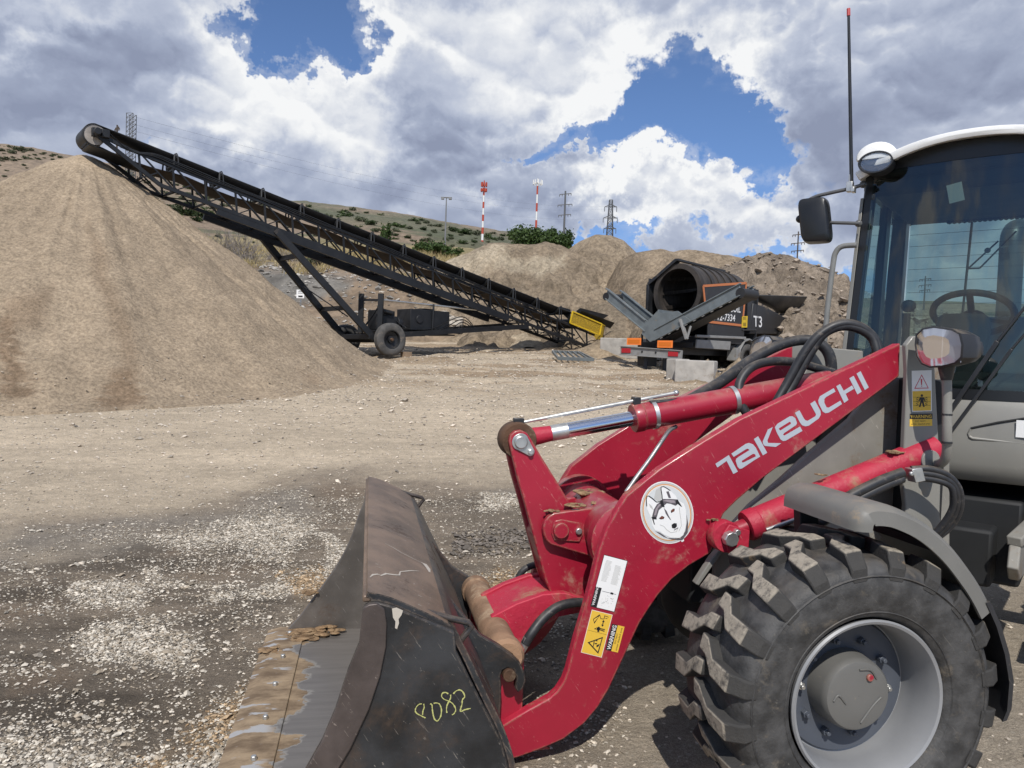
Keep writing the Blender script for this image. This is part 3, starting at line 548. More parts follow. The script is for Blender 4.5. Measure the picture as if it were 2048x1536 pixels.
for k in range(24):
    a=2*math.pi*k/24; tp.append((c1,.042,a))
d=(c2-c1); an=math.atan2(d.z,d.x); pts=[]
for k in range(13):
    a=an+math.pi/2+math.pi*k/12; pts.append(Vector((c1.x+.040*math.cos(a),.10,c1.z+.040*math.sin(a))))
for k in range(9):
    a=an-math.pi/2+math.pi*k/8; pts.append(Vector((c2.x+.020*math.cos(a),.10,c2.z+.020*math.sin(a))))
MB().prism(pts,(0,.009,0)).build('keeper_plate',M['zinc'],loader,.002)
MB().cyl((c1.x,.108,c1.z),(c1.x,.122,c1.z),.031,.028,28).build('pivot_pin',M['zinc'],loader,.003); MB().cyl((c2.x,.108,c2.z),(c2.x,.125,c2.z),.014,.013,6).build('bolt_head',M['zinc'],loader,.002)
# ---- tilt cylinder
D1=(LD.fy((1270,842),0)-LD.fy((1046,883),0)); D1.y=0; D1.normalize(); L1=(LD.fy((1270,842),0)-eye).length
def along(t,o=0): 
    nrm=Vector((D1.z,0,-D1.x)); nrm=-nrm if nrm.z<0 else nrm; return eye+D1*t+nrm*o
MB().cyl(along(.05),along(.17),.045,.036,24).build('rod_end',M['reddirty'],loader); MB().cyl(along(.165),along(.245),.0375,None,28).build('rod_collar',M['zinc'],loader); MB().cyl(along(.24),along(L1+.04),.036,None,32).build('tilt_rod',M['chrome'],loader)
b=MB(); b.lathe([(0,.035),(0,.066),(.008,.070),(.045,.070),(.05,.066),(.1,.066),(.1,.064),(1.05,.064),(1.05,.02)],along(L1-.01),D1,36); tc_=b.build('tilt_cylinder',M['red'],loader)
b=MB(); b.lathe([(.085,.066),(.085,.0705),(.105,.0705),(.105,.066)],along(L1),D1,36); b.build('clamp_band',M['zinc'],loader); b=MB(); b.lathe([(.50,.065),(.50,.070),(.522,.070),(.522,.065)],along(L1),D1,36); b.build('clamp_band',M['zinc'],loader)
q0=P((1028,848),0); q1=P((1352,786),0); b=MB(); b.tube([q0,q0.lerp(q1,.18),q0.lerp(q1,.3),q1],[.006,.008,.0095,.0095],10); b.ball(q1,(.016,.016,.016),10,6); b.build('level_indicator_rod',M['zinc'],loader)
b=MB(); m_=q0.lerp(q1,.745); b.box(m_-Vector((0,0,.012)),(.035,.05,.06)); b.build('indicator_bracket',M['black'],loader,.004); b=MB(); b.box(eye+Vector((-.005,0,.088)),(.05,.03,.026)); b.build('indicator_foot',M['black'],loader,.004)
# ---- lift cylinders
def liftcyl(sy):
    y=.50*sy; ref=.50; a=LD.fy((1448,1071),ref); c=LD.fy((1800,925),ref); a.y=c.y=y; d=(c-a).normalized(); par=loader
    ln=(LD.fy((1488,1043),ref)-LD.fy((1448,1071),ref)).length
    MB().lathe([(-.035,.02),(-.035,.062),(-.028,.066),(.028,.066),(.035,.062),(.035,.02)],a,(0,1,0),30).build('rod_eye',M['reddirty'],par)
    MB().cyl(a+d*.04,a+d*(ln+.02),.035,None,24).build('lift_rod',M['red'],par)
    MB().lathe([(0,.03),(0,.062),(.01,.066),(.05,.066),(.055,.062),(.95,.062),(.95,.02)],a+d*ln,d,36).build('lift_cylinder',M['reddirty' if sy>0 else 'red'],par)
    return a,d
la,ld=liftcyl(1); liftcyl(-1)
MB().prism(setx(poly([(1426,1060),(1440,1040),(1480,1052),(1478,1085),(1462,1098),(1440,1098)],.46),.535),(0,.012,0)).build('keeper_plate',M['reddirty'],loader,.004)
MB().cyl((la.x,.54,la.z),(la.x,.575,la.z),.034,.031,8).build('pivot_pin',M['zinc'],loader,.003); q=LD.fy((1471,1063),.545); MB().cyl((q.x,.545,q.z),(q.x,.57,q.z),.014,.013,8).build('bolt_head',M['zinc'],loader,.002)
# ---- quick coupler with muddy cross tube
tc0=Vector((1.112,0,.462))
b=MB(); b.lathe([(-.47,.03),(-.47,.062),(-.45,.075),(-.40,.075),(-.39,.067),(.39,.067),(.40,.075),(.45,.075),(.47,.062),(.47,.03)],tc0,(0,1,0),28); b.build('coupler_tube',mat('mud_coated_tube',(.25,.15,.09),.85,0,.3,5,(.40,.30,.20),.5,6,.7,30),loader)
cp=[Vector((1.13,0,.53)),Vector((1.02,0,.585)),Vector((.90,0,.625)),Vector((.80,0,.63)),Vector((.70,0,.60)),Vector((.70,0,.54)),Vector((.82,0,.52)),Vector((.92,0,.455)),Vector((.985,0,.36)),Vector((1.0,0,.25)),Vector((1.1,0,.25)),Vector((1.15,0,.40))]
b=MB()
for y in(.13,-.17): b.prism([Vector((p.x,y,p.z)) for p in cp],(0,.04,0))
b.prism([Vector((p.x,-.13,p.z-.012)) for p in cp[:4]]+[Vector((.80,-.13,.56)),Vector((1.08,-.13,.47))],(0,.26,0)); b.build('coupler_link',M['reddirty'],loader,.005)
b=MB()
for y in(.36,-.42): b.prism([Vector((1.14,y,.50)),Vector((1.03,y,.48)),Vector((1.03,y,.12)),Vector((.90,y,.05)),Vector((1.10,y,.04)),Vector((1.15,y,.12))],(0,.06,0))
b.bar((1.08,-.4,.14),(1.08,.4,.14),.06,.08); b.build('coupler_frame',M['red'],loader,.005)
# ---- bucket
bucket_y=1.13
prof_out=[(1.685,.930),(1.60,.905),(1.44,.825),(1.40,.77),(1.33,.63),(1.25,.47),(1.215,.34),(1.225,.20),(1.29,.085),(1.42,.03),(1.70,.012)]
prof_in=[(x*1+0,z) for x,z in prof_out]
def offs(pr,d):
    o=[]
    for i in range(len(pr)):
        a=Vector(pr[max(i-1,0)]);c=Vector(pr[min(i+1,len(pr)-1)]);t_=(c-a).normalized(); o.append((pr[i][0]+t_.y*-d,pr[i][1]+t_.x*d))
    return o
spl=[(p.x,p.z) for p in spline([(x,0,z) for x,z in prof_out],6)]; inn=offs(spl,-.02)
m,t,bb=newmat('bucket_floor_steel'); co=t.coord(); xyz=t.new('ShaderNodeSeparateXYZ'); t.put(xyz.inputs[0],co)
streak=t.noise(t.scale(co,(2.2,22,6)),1.6,6,.6); base=t.mix(t.ss(streak,.2,.8),(.155,.143,.132),(.205,.19,.175))
wob=t.math('SUBTRACT',t.noise(t.scale(co,(1,1,1)),3.2,7,.62),.5); ed=t.math('MULTIPLY_ADD',wob,.55,xyz.outputs[0]); drip=t.math('MULTIPLY_ADD',t.math('SUBTRACT',t.noise(t.scale(co,(.6,4.5,1)),1.0,5,.6),.5),.40,ed)
mudm=t.ss(drip,1.985,1.995); mcol=t.mix(t.ss(t.noise(t.scale(co,(2.4,5,3)),2.3,8,.68),.3,.7),(.12,.08,.047),(.33,.245,.155)); bare=t.mul(t.ss(t.noise(t.scale(co,(1.6,5,1)),3.1,5,.55),.57,.60),t.ss(xyz.outputs[0],2.02,2.10)); mcol=t.mix(bare,mcol,(.34,.34,.345)); rim_=t.mul(t.ss(drip,1.955,1.985),t.math('SUBTRACT',1,mudm)); base=t.mix(t.mul(rim_,.5),base,(.42,.40,.36))
darkin=t.ss(xyz.outputs[0],1.50,1.36); base=t.mix(t.mul(t.ss(xyz.outputs[2],.10,.3),.8),base,(.07,.055,.05))
t.put(bb.inputs['Base Color'],t.mix(mudm,base,mcol)); t.put(bb.inputs['Roughness'],t.math('MULTIPLY_ADD',mudm,.35,.42)); t.put(bb.inputs['Metallic'],t.math('MULTIPLY_ADD',mudm,-.35,.35)); M['bfloor']=m
M['btop']=mat('worn_brown_steel',(.175,.122,.086),.45,.2,.35,5,(.085,.062,.048),.35,2.2,.12,90,0,.85,(.30,.24,.20))
bucket=tag(MB().box((0,0,0),(.01,.01,.01)).build('bucket',M['steelblack'],loader),'black worn steel bucket resting on the ground')
bucket.data.clear_geometry()
b=MB(); n=len(spl)
rings=[]
for y in(-bucket_y+.02,bucket_y-.02): rings.append([Vector((x,y,z)) for x,z in spl]+[Vector((x,y,z)) for x,z in reversed(inn)])
b.loft(rings,True,True)
tmp=b.build('shell',[M['steelblack']],None,0)
# the shell itself is the bucket mesh
bucket.data=tmp.data; bpy.data.objects.remove(tmp); bucket.data.materials.clear(); [bucket.data.materials.append(x) for x in(M['steelblack'],M['btop'],M['bfloor'])]
for pgn in bucket.data.polygons:
    c=pgn.center; nn=pgn.normal
    if c.x>1.43 and c.z>.80: pgn.material_index=1
    elif nn.x>.2 or (nn.z>.5 and c.z<.5): pgn.material_index=2
# floor and cutting edge
b=MB(); b.prism([Vector((1.66,-bucket_y+.02,.034)),Vector((2.06,-bucket_y+.02,.034)),Vector((2.06,-bucket_y+.02,.014)),Vector((1.66,-bucket_y+.02,.014))],(0,2*bucket_y-.04,0)); b.build('floor_plate',M['bfloor'],bucket)
b=MB(); A=[Vector((2.02,-bucket_y-.02,.042)),Vector((2.17,-bucket_y-.02,.044)),Vector((2.235,-bucket_y-.02,.026)),Vector((2.235,-bucket_y-.02,.012)),Vector((2.02,-bucket_y-.02,.035))]; b.prism(A,(0,2*bucket_y+.04,0)); b.build('cutting_edge',M['bfloor'],bucket,.004)
for k in range(7):
    y=-1.03+k*.343; MB().cyl((2.10,y,.042),(2.10,y,.060),.014,.012,6).build('edge_bolt',M['zinc'],bucket,.002)
b=MB(); b.prism([Vector((1.694,-bucket_y+.02,.938)),Vector((1.668,-bucket_y+.02,.937)),Vector((1.668,-bucket_y+.02,.915)),Vector((1.694,-bucket_y+.02,.915))],(0,2*bucket_y-.04,0)); b.build('top_lip',M['btop'],bucket,.006)
SIDE=[(1.693,.895),(1.690,.91),(1.674,.920),(1.65,.922),(1.60,.908),(1.411,.823),(1.405,.765),(1.33,.62),(1.25,.47),(1.215,.34),(1.225,.20),(1.29,.085),(1.42,.03),(1.70,.010),(2.12,.010),(2.131,.03),(2.053,.119),(1.975,.23),(1.915,.315),(1.855,.405),(1.80,.51),(1.765,.60),(1.73,.72),(1.70,.80)]
STRIP=[(1.693,.895),(1.690,.91),(1.674,.920),(1.65,.922),(1.628,.905),(1.620,.86),(1.620,.79),(1.635,.70),(1.665,.60),(1.715,.485),(1.78,.37),(1.85,.265),(1.94,.15),(2.03,.06),(2.06,.012),(2.12,.010),(2.131,.03),(2.053,.119),(1.975,.23),(1.915,.315),(1.855,.405),(1.80,.51),(1.765,.60),(1.73,.72),(1.70,.80)]
M['bsteel']=mat('bare_bucket_steel',(.15,.135,.122),.40,.4,.3,4,(.10,.065,.045),.35,3,.12,80,0,.6,(.35,.33,.31))
M['bside']=mat('scratched_black_plate',(.030,.031,.033),.46,.2,.45,6,(.085,.056,.038),.32,2.2,.15,70,0,1.2,(.19,.175,.155),topdust=.2,edge=(.22,.17,.13),er=.008)
for s in(1,-1):
    MB().prism([Vector((x,s*(bucket_y-.02),z)) for x,z in SIDE],(0,s*.022,0)).build('side_plate',M['bside'] if s>0 else M['bsteel'],bucket,.005)
    MB().prism([Vector((x,s*(bucket_y+.0022),z)) for x,z in STRIP],(0,s*.012,0)).build('wear_strip',M['btop'] if s<0 else mat('worn_wear_strip',(.085,.068,.062),.42,.25,.3,6,(.05,.04,.035),.3,4,.12,90,0,.9,(.26,.22,.19)),bucket,.003)
    # bent bar on the top rear corner
    y=s*1.07; b=MB(); pts=[Vector((1.50,y,.868)),Vector((1.42,y,.845)),Vector((1.362,y,.830)),Vector((1.350,y,.818)),Vector((1.375,y,.785)),Vector((1.405,y,.742))]
    b.tube(pts,.011,8); b.build('corner_bar',M['steelblack'],bucket,0,60)
HOOK=[(870,1163),(905,1203),(960,1270),(1000,1293),(1022,1308),(1040,1325),(1050,1347),(1052,1362),(1046,1378),(1036,1386),(1030,1376),(1033,1356),(1027,1340),(1016,1336),(1005,1341),(1001,1352),(1003,1380),(1001,1420),(999,1500),(950,1420),(905,1300)]
hk=poly(HOOK,.50)
hb=[(1.40,.80)]+[(p.x,p.z) for p in hk]
for s in(1,-1):
    MB().prism([Vector((p.x,s*.50 if s>0 else -.46,p.z)) for p in hk],(0,-.04,0)).build('hook_plate',M['steelblack'],bucket,.005)
pp=LD.fy((1018,1349),.50); MB().cyl((pp.x,-.52,pp.z),(pp.x,.515,pp.z),.026,None,20).build('hook_pin',M['rust'],bucket,.003)
b=MB(); b.prism([Vector((1.405,-.9,.77)),Vector((1.26,-.9,.52)),Vector((1.235,-.9,.50)),Vector((1.38,-.9,.77))],(0,1.8,0)); b.build('back_stiffener',M['steelblack'],bucket,.006)
# chalk number 0082, mud clumps
M['chalk']=plain('yellow_paint_marker',(.42,.42,.15),.9)
def chalk(lines,w=.0022):
    b=MB()
    for ln in lines:
        pts=[P(p,bucket_y+.0035) for p in ln]; pts=spline(pts,5) if len(pts)>2 else pts
        L=[];Rr=[]
        for i,p in enumerate(pts):
            a=pts[max(i-1,0)];c=pts[min(i+1,len(pts)-1)];d=(c-a).normalized();nn=Vector((-d.z,0,d.x)); ww=w*random.uniform(.45,1.15)
            L.append(p+nn*ww+Vector((0,.0006,0)));Rr.append(p-nn*ww+Vector((0,.0006,0)))
        b.strip(L,Rr)
    return b
def cz(l): return [(820+x*140/1536,1330+y*140/1536) for x,y in l]
chalk([cz([(260,850),(200,860),(140,920),(115,1000),(150,1060),(240,1110),(340,1160)]),cz([(300,850),(310,930),(285,1000),(275,1090)]),cz([(440,850),(480,870),(490,980),(510,1100),(540,1190),(590,1230)]),cz([(520,840),(570,830),(640,850),(680,930),(690,1010),(670,1130),(620,1210),(590,1235)]),
 cz([(840,630),(780,600),(710,620),(695,690),(750,750),(850,790),(930,840),(990,930),(1000,1000),(960,1070),(920,1090)]),cz([(890,650),(890,720),(850,800),(810,890),(800,980),(810,1050)]),cz([(950,630),(1010,570),(1090,545),(1160,590),(1200,690),(1150,760),(1140,860),(1110,960),(1110,1020),(1200,980),(1330,950)])]).build('chalk_number',M['chalk'],bucket,smooth=0)
def clump(name,c,r,n,m,par,sq=.45):
    b=MB()
    for k in range(n):
        a=random.uniform(0,6.28);d=random.random()**.6; s=random.uniform(.12,.38)*r
        b.ball((c[0]+r*d*math.cos(a),c[1]+r*d*math.sin(a)*.8,c[2]+random.uniform(0,.25)*r*(1-d)),(s,s*random.uniform(.7,1.2),s*sq),7,5)
    o=b.build(name,m,par,smooth=80); return o
M['mudlump']=mat('mud_lump',(.20,.125,.065),.9,0,.4,20,(.40,.28,.16),.6,25,.8,60)
clump('mud_clump',(2.02,-1.02,.040),.12,60,M['mudlump'],bucket,.07); clump('mud_clump',(2.16,-.80,.04),.08,30,M['mudlump'],bucket,.10); clump('mud_clump',(1.90,-1.06,.05),.10,34,M['mudlump'],bucket,.12); q=LD.fz((668,1185),.30)
clump('mud_clump',(2.0,-1.11,.26),.055,22,M['mudlump'],bucket)

# scrapes, weld bead and scratches on the sloping top plate
tp0=Vector((1.664,0,.9385)); tpn=Vector((.825-.915,0,1.44-1.63)).normalized(); tpn=Vector((-.43,0,.903))
def on_top(px,py):
    d=ray(px,py); A=LD.A[0]*tpn.x+LD.A[1]*tpn.y+LD.A[2]*tpn.z; o=LD.o+LD.A[0]*1.55+LD.A[2]*.8835; t_=(o-CAM).dot(A)/d.dot(A); q=CAM+d*t_-LD.o
    return Vector((q.dot(LD.A[0]),q.dot(LD.A[1]),q.dot(LD.A[2])))
SCR=plain('pale_scrape',(.46,.42,.36),.7); bpy.context.view_layer.update(); _inv=LD.M.inverted()
def on_shell(px,py):
    hit,loc,nn,_=bucket.ray_cast(_inv@CAM,_inv.to_3x3()@ray(px,py)); return loc+tpn*.0015 if hit else None
def zt(l): return [(560+x/5.12,936+y/5.12) for x,y in l]
b=MB()
for ln,w in((zt([(1075,775),(1160,820),(1240,870),(1330,915),(1440,968)]),.004),(zt([(1440,968),(1480,985),(1515,1030),(1530,1070)]),.014),(zt([(870,1130),(915,1125),(950,1095),(1000,1090),(1030,1105),(1085,1085),(1150,1095),(1220,1100),(1230,1065),(1330,1055),(1425,1058)]),.0045),(zt([(975,985),(1005,990)]),.008),(zt([(975,1010),(1040,1030)]),.006),(zt([(1415,1400),(1450,1420)]),.007),(zt([(975,322),(1010,330)]),.003),(zt([(1200,665),(1310,715)]),.003),(zt([(1100,640),(1180,665)]),.002),(zt([(900,460),(912,470)]),.005),(zt([(890,540),(912,530)]),.005),(zt([(1410,1305),(1450,1325)]),.004)):
    pts=[on_shell(*p) for p in ln]; pts=[p for p in pts if p is not None]; L=[];Rr=[]
    if len(pts)<2: continue
    b=MB()
    for i,p in enumerate(pts):
        a=pts[max(i-1,0)];c=pts[min(i+1,len(pts)-1)];d=(c-a).normalized();nn=d.cross(tpn); ww=w*random.uniform(.4,1.1)*(.35 if i in(0,len(pts)-1) else 1)
        L.append(p+nn*ww);Rr.append(p-nn*ww)
    b.strip(L,Rr); b.build('paint_scrape',SCR,bucket,smooth=0)
b=MB(); pts=[]
for k in range(90):
    y=-1.09+k*2.18/89; pts.append(Vector((1.655+random.uniform(-.002,.002),y,.9305+random.uniform(-.001,.001))))
b.tube(pts,[random.uniform(.004,.007) for _ in pts],6); b.build('weld_bead',mat('weld_bead',(.30,.27,.23),.6,.3,.4,40),bucket,smooth=60)
# ---- lettering and decals on the near arm (flat stickers lying on the plate)
def z1(l): return [(1420+x/6.983,740+y/6.983) for x,y in l]
def z2(l): return [(1560+x/9.035,730+y/9.035) for x,y in l]
def z3(l): return [(1265+x/10.243,950+y/10.243) for x,y in l]
def z4(l): return [(1150+x/6.983,1100+y/6.983) for x,y in l]
def z5(l): return [(1800+x/7.68,720+y/7.68) for x,y in l]
def decal(b,pxs,y,th=.0006): b.prism(poly(pxs,y),(0,th,0)); return b
M['silver']=plain('silver_vinyl',(.40,.44,.49),.45)
AY=.4606; b=MB()
for l in [z1([(75,1310),(262,1188),(388,1418),(325,1452),(232,1270),(102,1362)]),
 z1([(298,1168),(500,1030),(545,1018),(600,1038),(640,1085),(700,1210),(628,1252),(445,1375),(412,1380),(385,1350),(358,1270),(365,1240),(400,1212),(552,1118),(528,1098),(505,1104),(330,1214)]),
 z1([(612,965),(672,925),(798,1155),(738,1192)]),z1([(735,1000),(808,832),(876,796),(800,985),(812,1018),(995,1022),(918,1074),(765,1060),(742,1035)])]: decal(b,l,AY)
b2=MB()
# second a-counter and e as strokes
for l in [z1([(905,800),(940,752),(1110,648),(1150,645),(1190,672),(1215,740),(1200,770),(1035,880),(1018,905),(1040,915),(1257,790),(1290,850),(1060,985),(1020,992),(985,970),(935,880)]),
 z2([(270,865),(350,818),(430,965),(460,1000),(500,1008),(640,925),(650,890),(545,700),(630,645),(730,830),(735,900),(700,965),(520,1095),(460,1108),(400,1090),(360,1040)]),
 z2([(970,418),(1002,480),(830,580),(800,615),(800,680),(840,765),(880,770),(1090,645),(1118,705),(880,860),(820,870),(770,840),(700,700),(690,640),(720,565)]),
 z2([(1015,385),(1085,345),(1150,465),(1300,370),(1335,430),(1185,520),(1235,630),(1160,685)]),z2([(1252,240),(1330,195),(1475,480),(1398,532)]),z2([(1382,155),(1455,112),(1602,405),(1532,452)])]: decal(b,l,AY)
o=b.build('maker_lettering',M['silver'],arm,smooth=0)
# counters of the a and the e, cut as red windows of the arm colour
for l in [z1([(445,1268),(600,1170),(628,1175),(640,1205),(470,1288),(450,1290)]),z1([(962,815),(1112,722),(1130,735),(1128,752),(985,842),(970,835)])]:
    b=MB(); decal(b,l,AY+.0009,.0003); b.build('letter_counter',M['red'],arm,smooth=0)
# husky emblem
C_=lambda n,c,r=.55: M.setdefault(n,plain(n,c,r))
W_=C_('sticker_white',(.78,.78,.77)); G_=C_('sticker_light_grey',(.48,.48,.46)); O_=C_('sticker_orange',(.62,.28,.10)); K_=C_('sticker_black',(.012,.012,.014)); DG=C_('sticker_dark_grey',(.10,.09,.10)); LV=C_('sticker_lavender',(.30,.26,.28)); CR=C_('sticker_cream',(.70,.66,.58)); Y_=C_('sticker_yellow',(.72,.46,.05)); BR=C_('sticker_brown',(.25,.07,.04)); LG=C_('sticker_pale_grey',(.60,.62,.62)); PK=C_('sticker_red',(.55,.03,.06))
em=MB(); mats=[W_,G_,O_,K_,DG,LV,CR,BR,LG]
def ell(cx,cy,rx,ry,rot,n=44): 
    c,s=math.cos(rot),math.sin(rot); return [(cx+rx*math.cos(a)*c-ry*math.sin(a)*s,cy+rx*math.cos(a)*s+ry*math.sin(a)*c) for a in [2*math.pi*k/n for k in range(n)]]
def lay(mi,l,lv): em.m=mi; decal(em,l,AY+lv*.0005,.0004)
def line(mi,pts,w,lv):
    L=[];Rr=[]
    for i,p in enumerate(pts):
        a=pts[max(i-1,0)];c=pts[min(i+1,len(pts)-1)];dx,dy=c[0]-a[0],c[1]-a[1];q=math.hypot(dx,dy) or 1; L.append((p[0]-dy/q*w,p[1]+dx/q*w));Rr.append((p[0]+dy/q*w,p[1]-dx/q*w))
    lay(mi,z3(L+Rr[::-1]),lv)
lay(0,z3(ell(706,768,535,648,-.28)),0); lay(1,z3(ell(706,768,520,630,-.28)),1); lay(2,z3(ell(706,768,490,590,-.28)),2); lay(6,z3(ell(706,768,470,570,-.28)),3); lay(8,z3(ell(706,768,455,555,-.28)),4)
lay(1,z3([(480,300),(600,230),(640,480),(560,560),(440,480)]),5)
lay(4,z3([(460,1150),(560,1180),(720,1290),(980,1300),(1080,1150),(1110,980),(1105,800),(1140,1000),(1130,1180),(1020,1330),(800,1320),(640,1270)]),5)
lay(0,z3([(290,450),(310,430),(480,560),(560,540),(600,480),(580,240),(640,232),(770,320),(880,420),(930,520),(1050,590),(1090,700),(1105,900),(1080,1100),(1040,1230),(960,1290),(780,1280),(640,1220),(560,1160),(460,1130),(410,1040),(390,930),(360,830),(300,700)]),6)
line(3,[(292,640),(282,500),(300,432),(340,432),(420,490),(490,555),(560,550)],9,7); line(3,[(610,500),(605,420),(585,300),(585,245),(640,238),(700,270),(775,320)],9,7)
lay(1,z3([(335,580),(400,640),(430,720),(360,660)]),7); lay(4,z3([(690,340),(740,330),(790,470),(740,470)]),7)
lay(4,z3([(400,850),(440,700),(500,600),(560,560),(620,490),(760,490),(930,500),(920,600),(880,630),(780,590),(700,580),(620,650),(540,720),(500,860),(470,890)]),7)
lay(5,z3([(440,830),(470,700),(540,600),(590,600),(520,680),(480,820)]),8); lay(5,z3([(620,530),(700,505),(860,520),(880,570),(780,570),(700,545)]),8)
lay(3,z3([(385,860),(490,860),(495,910),(430,905),(460,1020),(440,1010),(400,890)]),8); lay(3,z3([(890,520),(930,510),(1015,650),(995,645),(925,590),(895,620)]),8); lay(3,z3([(560,530),(610,500),(660,660),(600,650),(575,600)]),8)
lay(3,z3([(540,890),(600,835),(655,860),(640,900),(580,910)]),7); lay(7,z3(ell(600,872,34,22,-.2,14)),8); lay(3,z3(ell(600,872,10,12,0,10)),9)
lay(3,z3([(785,730),(830,690),(865,690),(860,740),(790,780)]),7); lay(7,z3(ell(826,728,30,22,-.6,14)),8); lay(3,z3(ell(828,728,10,12,0,10)),9)
lay(4,z3([(640,670),(700,740),(740,830),(790,920),(770,915),(720,850),(680,790)]),7)
lay(3,z3([(800,1020),(850,985),(905,990),(910,1050),(870,1095),(810,1085)]),8); line(1,[(560,1020),(640,1050),(700,1120),(780,1180),(900,1160),(930,1090)],6,7); line(1,[(960,660),(970,780),(990,900),(1000,1040),(950,1150)],6,7); line(4,[(850,1130),(900,1100),(935,1080)],7,8)
lay(0,z3([(985,1330),(1050,1310),(1055,1350),(1010,1375)]),1)
em.build('dog_emblem',mats,arm,smooth=0)
# warning stickers low on the arm
st=MB(); mats=[W_,K_,Y_,LG,G_,PK]
def lay2(b,mi,l,lv,y=AY): b.m=mi; decal(b,l,y+lv*.0005,.0004)
def bil(q,u,v):
    (a,b_,c,d)=q; return (a[0]*(1-u)*(1-v)+b_[0]*u*(1-v)+c[0]*u*v+d[0]*(1-u)*v, a[1]*(1-u)*(1-v)+b_[1]*u*(1-v)+c[1]*u*v+d[1]*(1-u)*v)
def quad(q,u0,v0,u1,v1): return [bil(q,u0,v0),bil(q,u1,v0),bil(q,u1,v1),bil(q,u0,v1)]
Q=z4([(410,72),(728,155),(545,860),(222,780)]); lay2(st,1,quad(Q,-.02,-.01,1.02,1.01),0); lay2(st,0,quad(Q,0,0,1,1),1); lay2(st,1,quad(Q,0,.62,.25,1),2)
for i in range(19):
    u=.15+.016*i if i<9 else .56+.022*(i-9)*.8; 
    for (ua,ub) in((.12,.44),(.55,.88)):
        v=.08+i*.022 if ua<.5 else .13+i*.020
        lay2(st,4,quad(Q,ua+random.uniform(0,.02),v,ub-random.uniform(0,.10),v+.008),2)
for k in range(26):
    u=random.uniform(.35,.9);v=random.uniform(.66,.94); lay2(st,4 if k%3 else 3,quad(Q,u,v,u+random.uniform(.01,.06),v+random.uniform(.006,.02)),2)
lay2(st,1,quad(Q,.3,.67,.9,.675),3); lay2(st,1,quad(Q,.66,.655,.78,.69),3)
st.build('warning_sticker',mats,arm,smooth=0)
def text_mesh(s,size,bold=False):
    cu=bpy.data.curves.new('t','FONT'); cu.body=s; cu.size=size; cu.resolution_u=3; cu.align_x='LEFT'; cu.align_y='BOTTOM_BASELINE' if False else 'BOTTOM'
    if bold: cu.offset=.012*size
    o=bpy.data.objects.new('t',cu); COL.objects.link(o); dg=bpy.context.evaluated_depsgraph_get(); me=bpy.data.meshes.new_from_object(o.evaluated_get(dg)); bpy.data.objects.remove(o); return me
def text_quad(name,s,fr,q,axis,val,m,par,xf=None,bold=True,eps=.0):
    """fit text into a picture-traced quad (bl, br, tr, tl) on a plane of a frame"""
    me=text_mesh(s,1,bold); xs=[v.co.x for v in me.vertices];ys=[v.co.y for v in me.vertices]; x0,x1,y0,y1=min(xs),max(xs),min(ys),max(ys); A=[fr.on(p,axis,val) for p in q]
    for v in me.vertices:
        u=(v.co.x-x0)/(x1-x0);w=(v.co.y-y0)/(y1-y0); p=A[0]*(1-u)*(1-w)+A[1]*u*(1-w)+A[2]*u*w+A[3]*(1-u)*w
        v.co=(xf@p) if xf is not None else p
    me.materials.clear(); me.materials.append(m); o=bpy.data.objects.new(name,me); COL.objects.link(o); o.parent=par; return o
text_quad('sticker_wording','WARNING',LD,z4([(285,780),(345,505),(315,498),(240,770)])[:0] or z4([(272,775),(335,508),(305,498),(232,770)]),1,AY+.0018,W_,arm)
st=MB(); Q=z4([(235,832),(525,905),(372,1503),(82,1430)]); mats=[CR,K_,Y_]
st.m=0; decal(st,quad(Q,0,0,1,1),AY); lay2(st,2,quad(Q,.025,.012,.975,.988),1); lay2(st,1,quad(Q,.04,.468,.96,.472),2)
def pl(l,lv=2): lay2(st,1,z4(l),lv)
pl([(175,1290),(392,1212),(325,1450),]); lay2(st,2,z4([(205,1296),(372,1236),(318,1420)]),3)
for l in ([(262,1270),(275,1275),(258,1352),(250,1345)],[(275,1300),(310,1300),(308,1316),(272,1316)],[(300,1330),(345,1310),(330,1345),(300,1360)],[(290,1255),(315,1262),(312,1276),(288,1270)]): pl(l,4)
lay2(st,1,z4(ell(282,1100,11,11,0,12)),2); pl([(300,1078),(352,1085),(348,1120),(300,1118)]); pl([(320,1070),(345,1072),(338,1148),(310,1140)]); pl([(350,1090),(418,1105),(416,1118),(348,1104)]); pl([(350,1110),(414,1128),(410,1142),(346,1120)])
pl([(398,975),(415,1005),(402,1005),(392,1045),(402,1048),(380,1072),(366,1040),(380,1043),(388,1003),(378,1000)])
for l in ([(340,900),(350,905),(270,1030),(252,965)],): pl(l,2); lay2(st,2,z4([(318,935),(330,930),(270,1005),(262,968)]),3)
for k in range(3): line_=[(345,910+10*k),(360,955),(400,962),(408,915)]; 
pl([(342,905),(350,905),(362,955),(355,958)]); pl([(355,955),(402,960),(402,968),(354,963)]); pl([(402,962),(412,912),(420,914),(410,966)]); pl([(412,914),(470,935),(468,942),(412,922)]); pl([(425,950),(455,955),(450,962),(425,958)])
st.build('warning_sticker',mats,arm,smooth=0)
st=MB(); Q=z4([(518,1030),(692,1072),(598,1432),(425,1392)]); mats=[K_,Y_]; st.m=1; decal(st,quad(Q,0,0,1,1),AY); lay2(st,0,quad(Q,0,0,.46,1),1); st.build('warning_sticker',mats,arm,smooth=0)
text_quad('sticker_wording','WARNING',LD,[bil(Q,.40,.965),bil(Q,.40,.035),bil(Q,.09,.035),bil(Q,.09,.965)],1,AY+.0013,W_,arm)
text_quad('sticker_wording','DO NOT',LD,[bil(Q,.66,.70),bil(Q,.66,.30),bil(Q,.54,.30),bil(Q,.54,.70)],1,AY+.0013,K_,arm,bold=False)
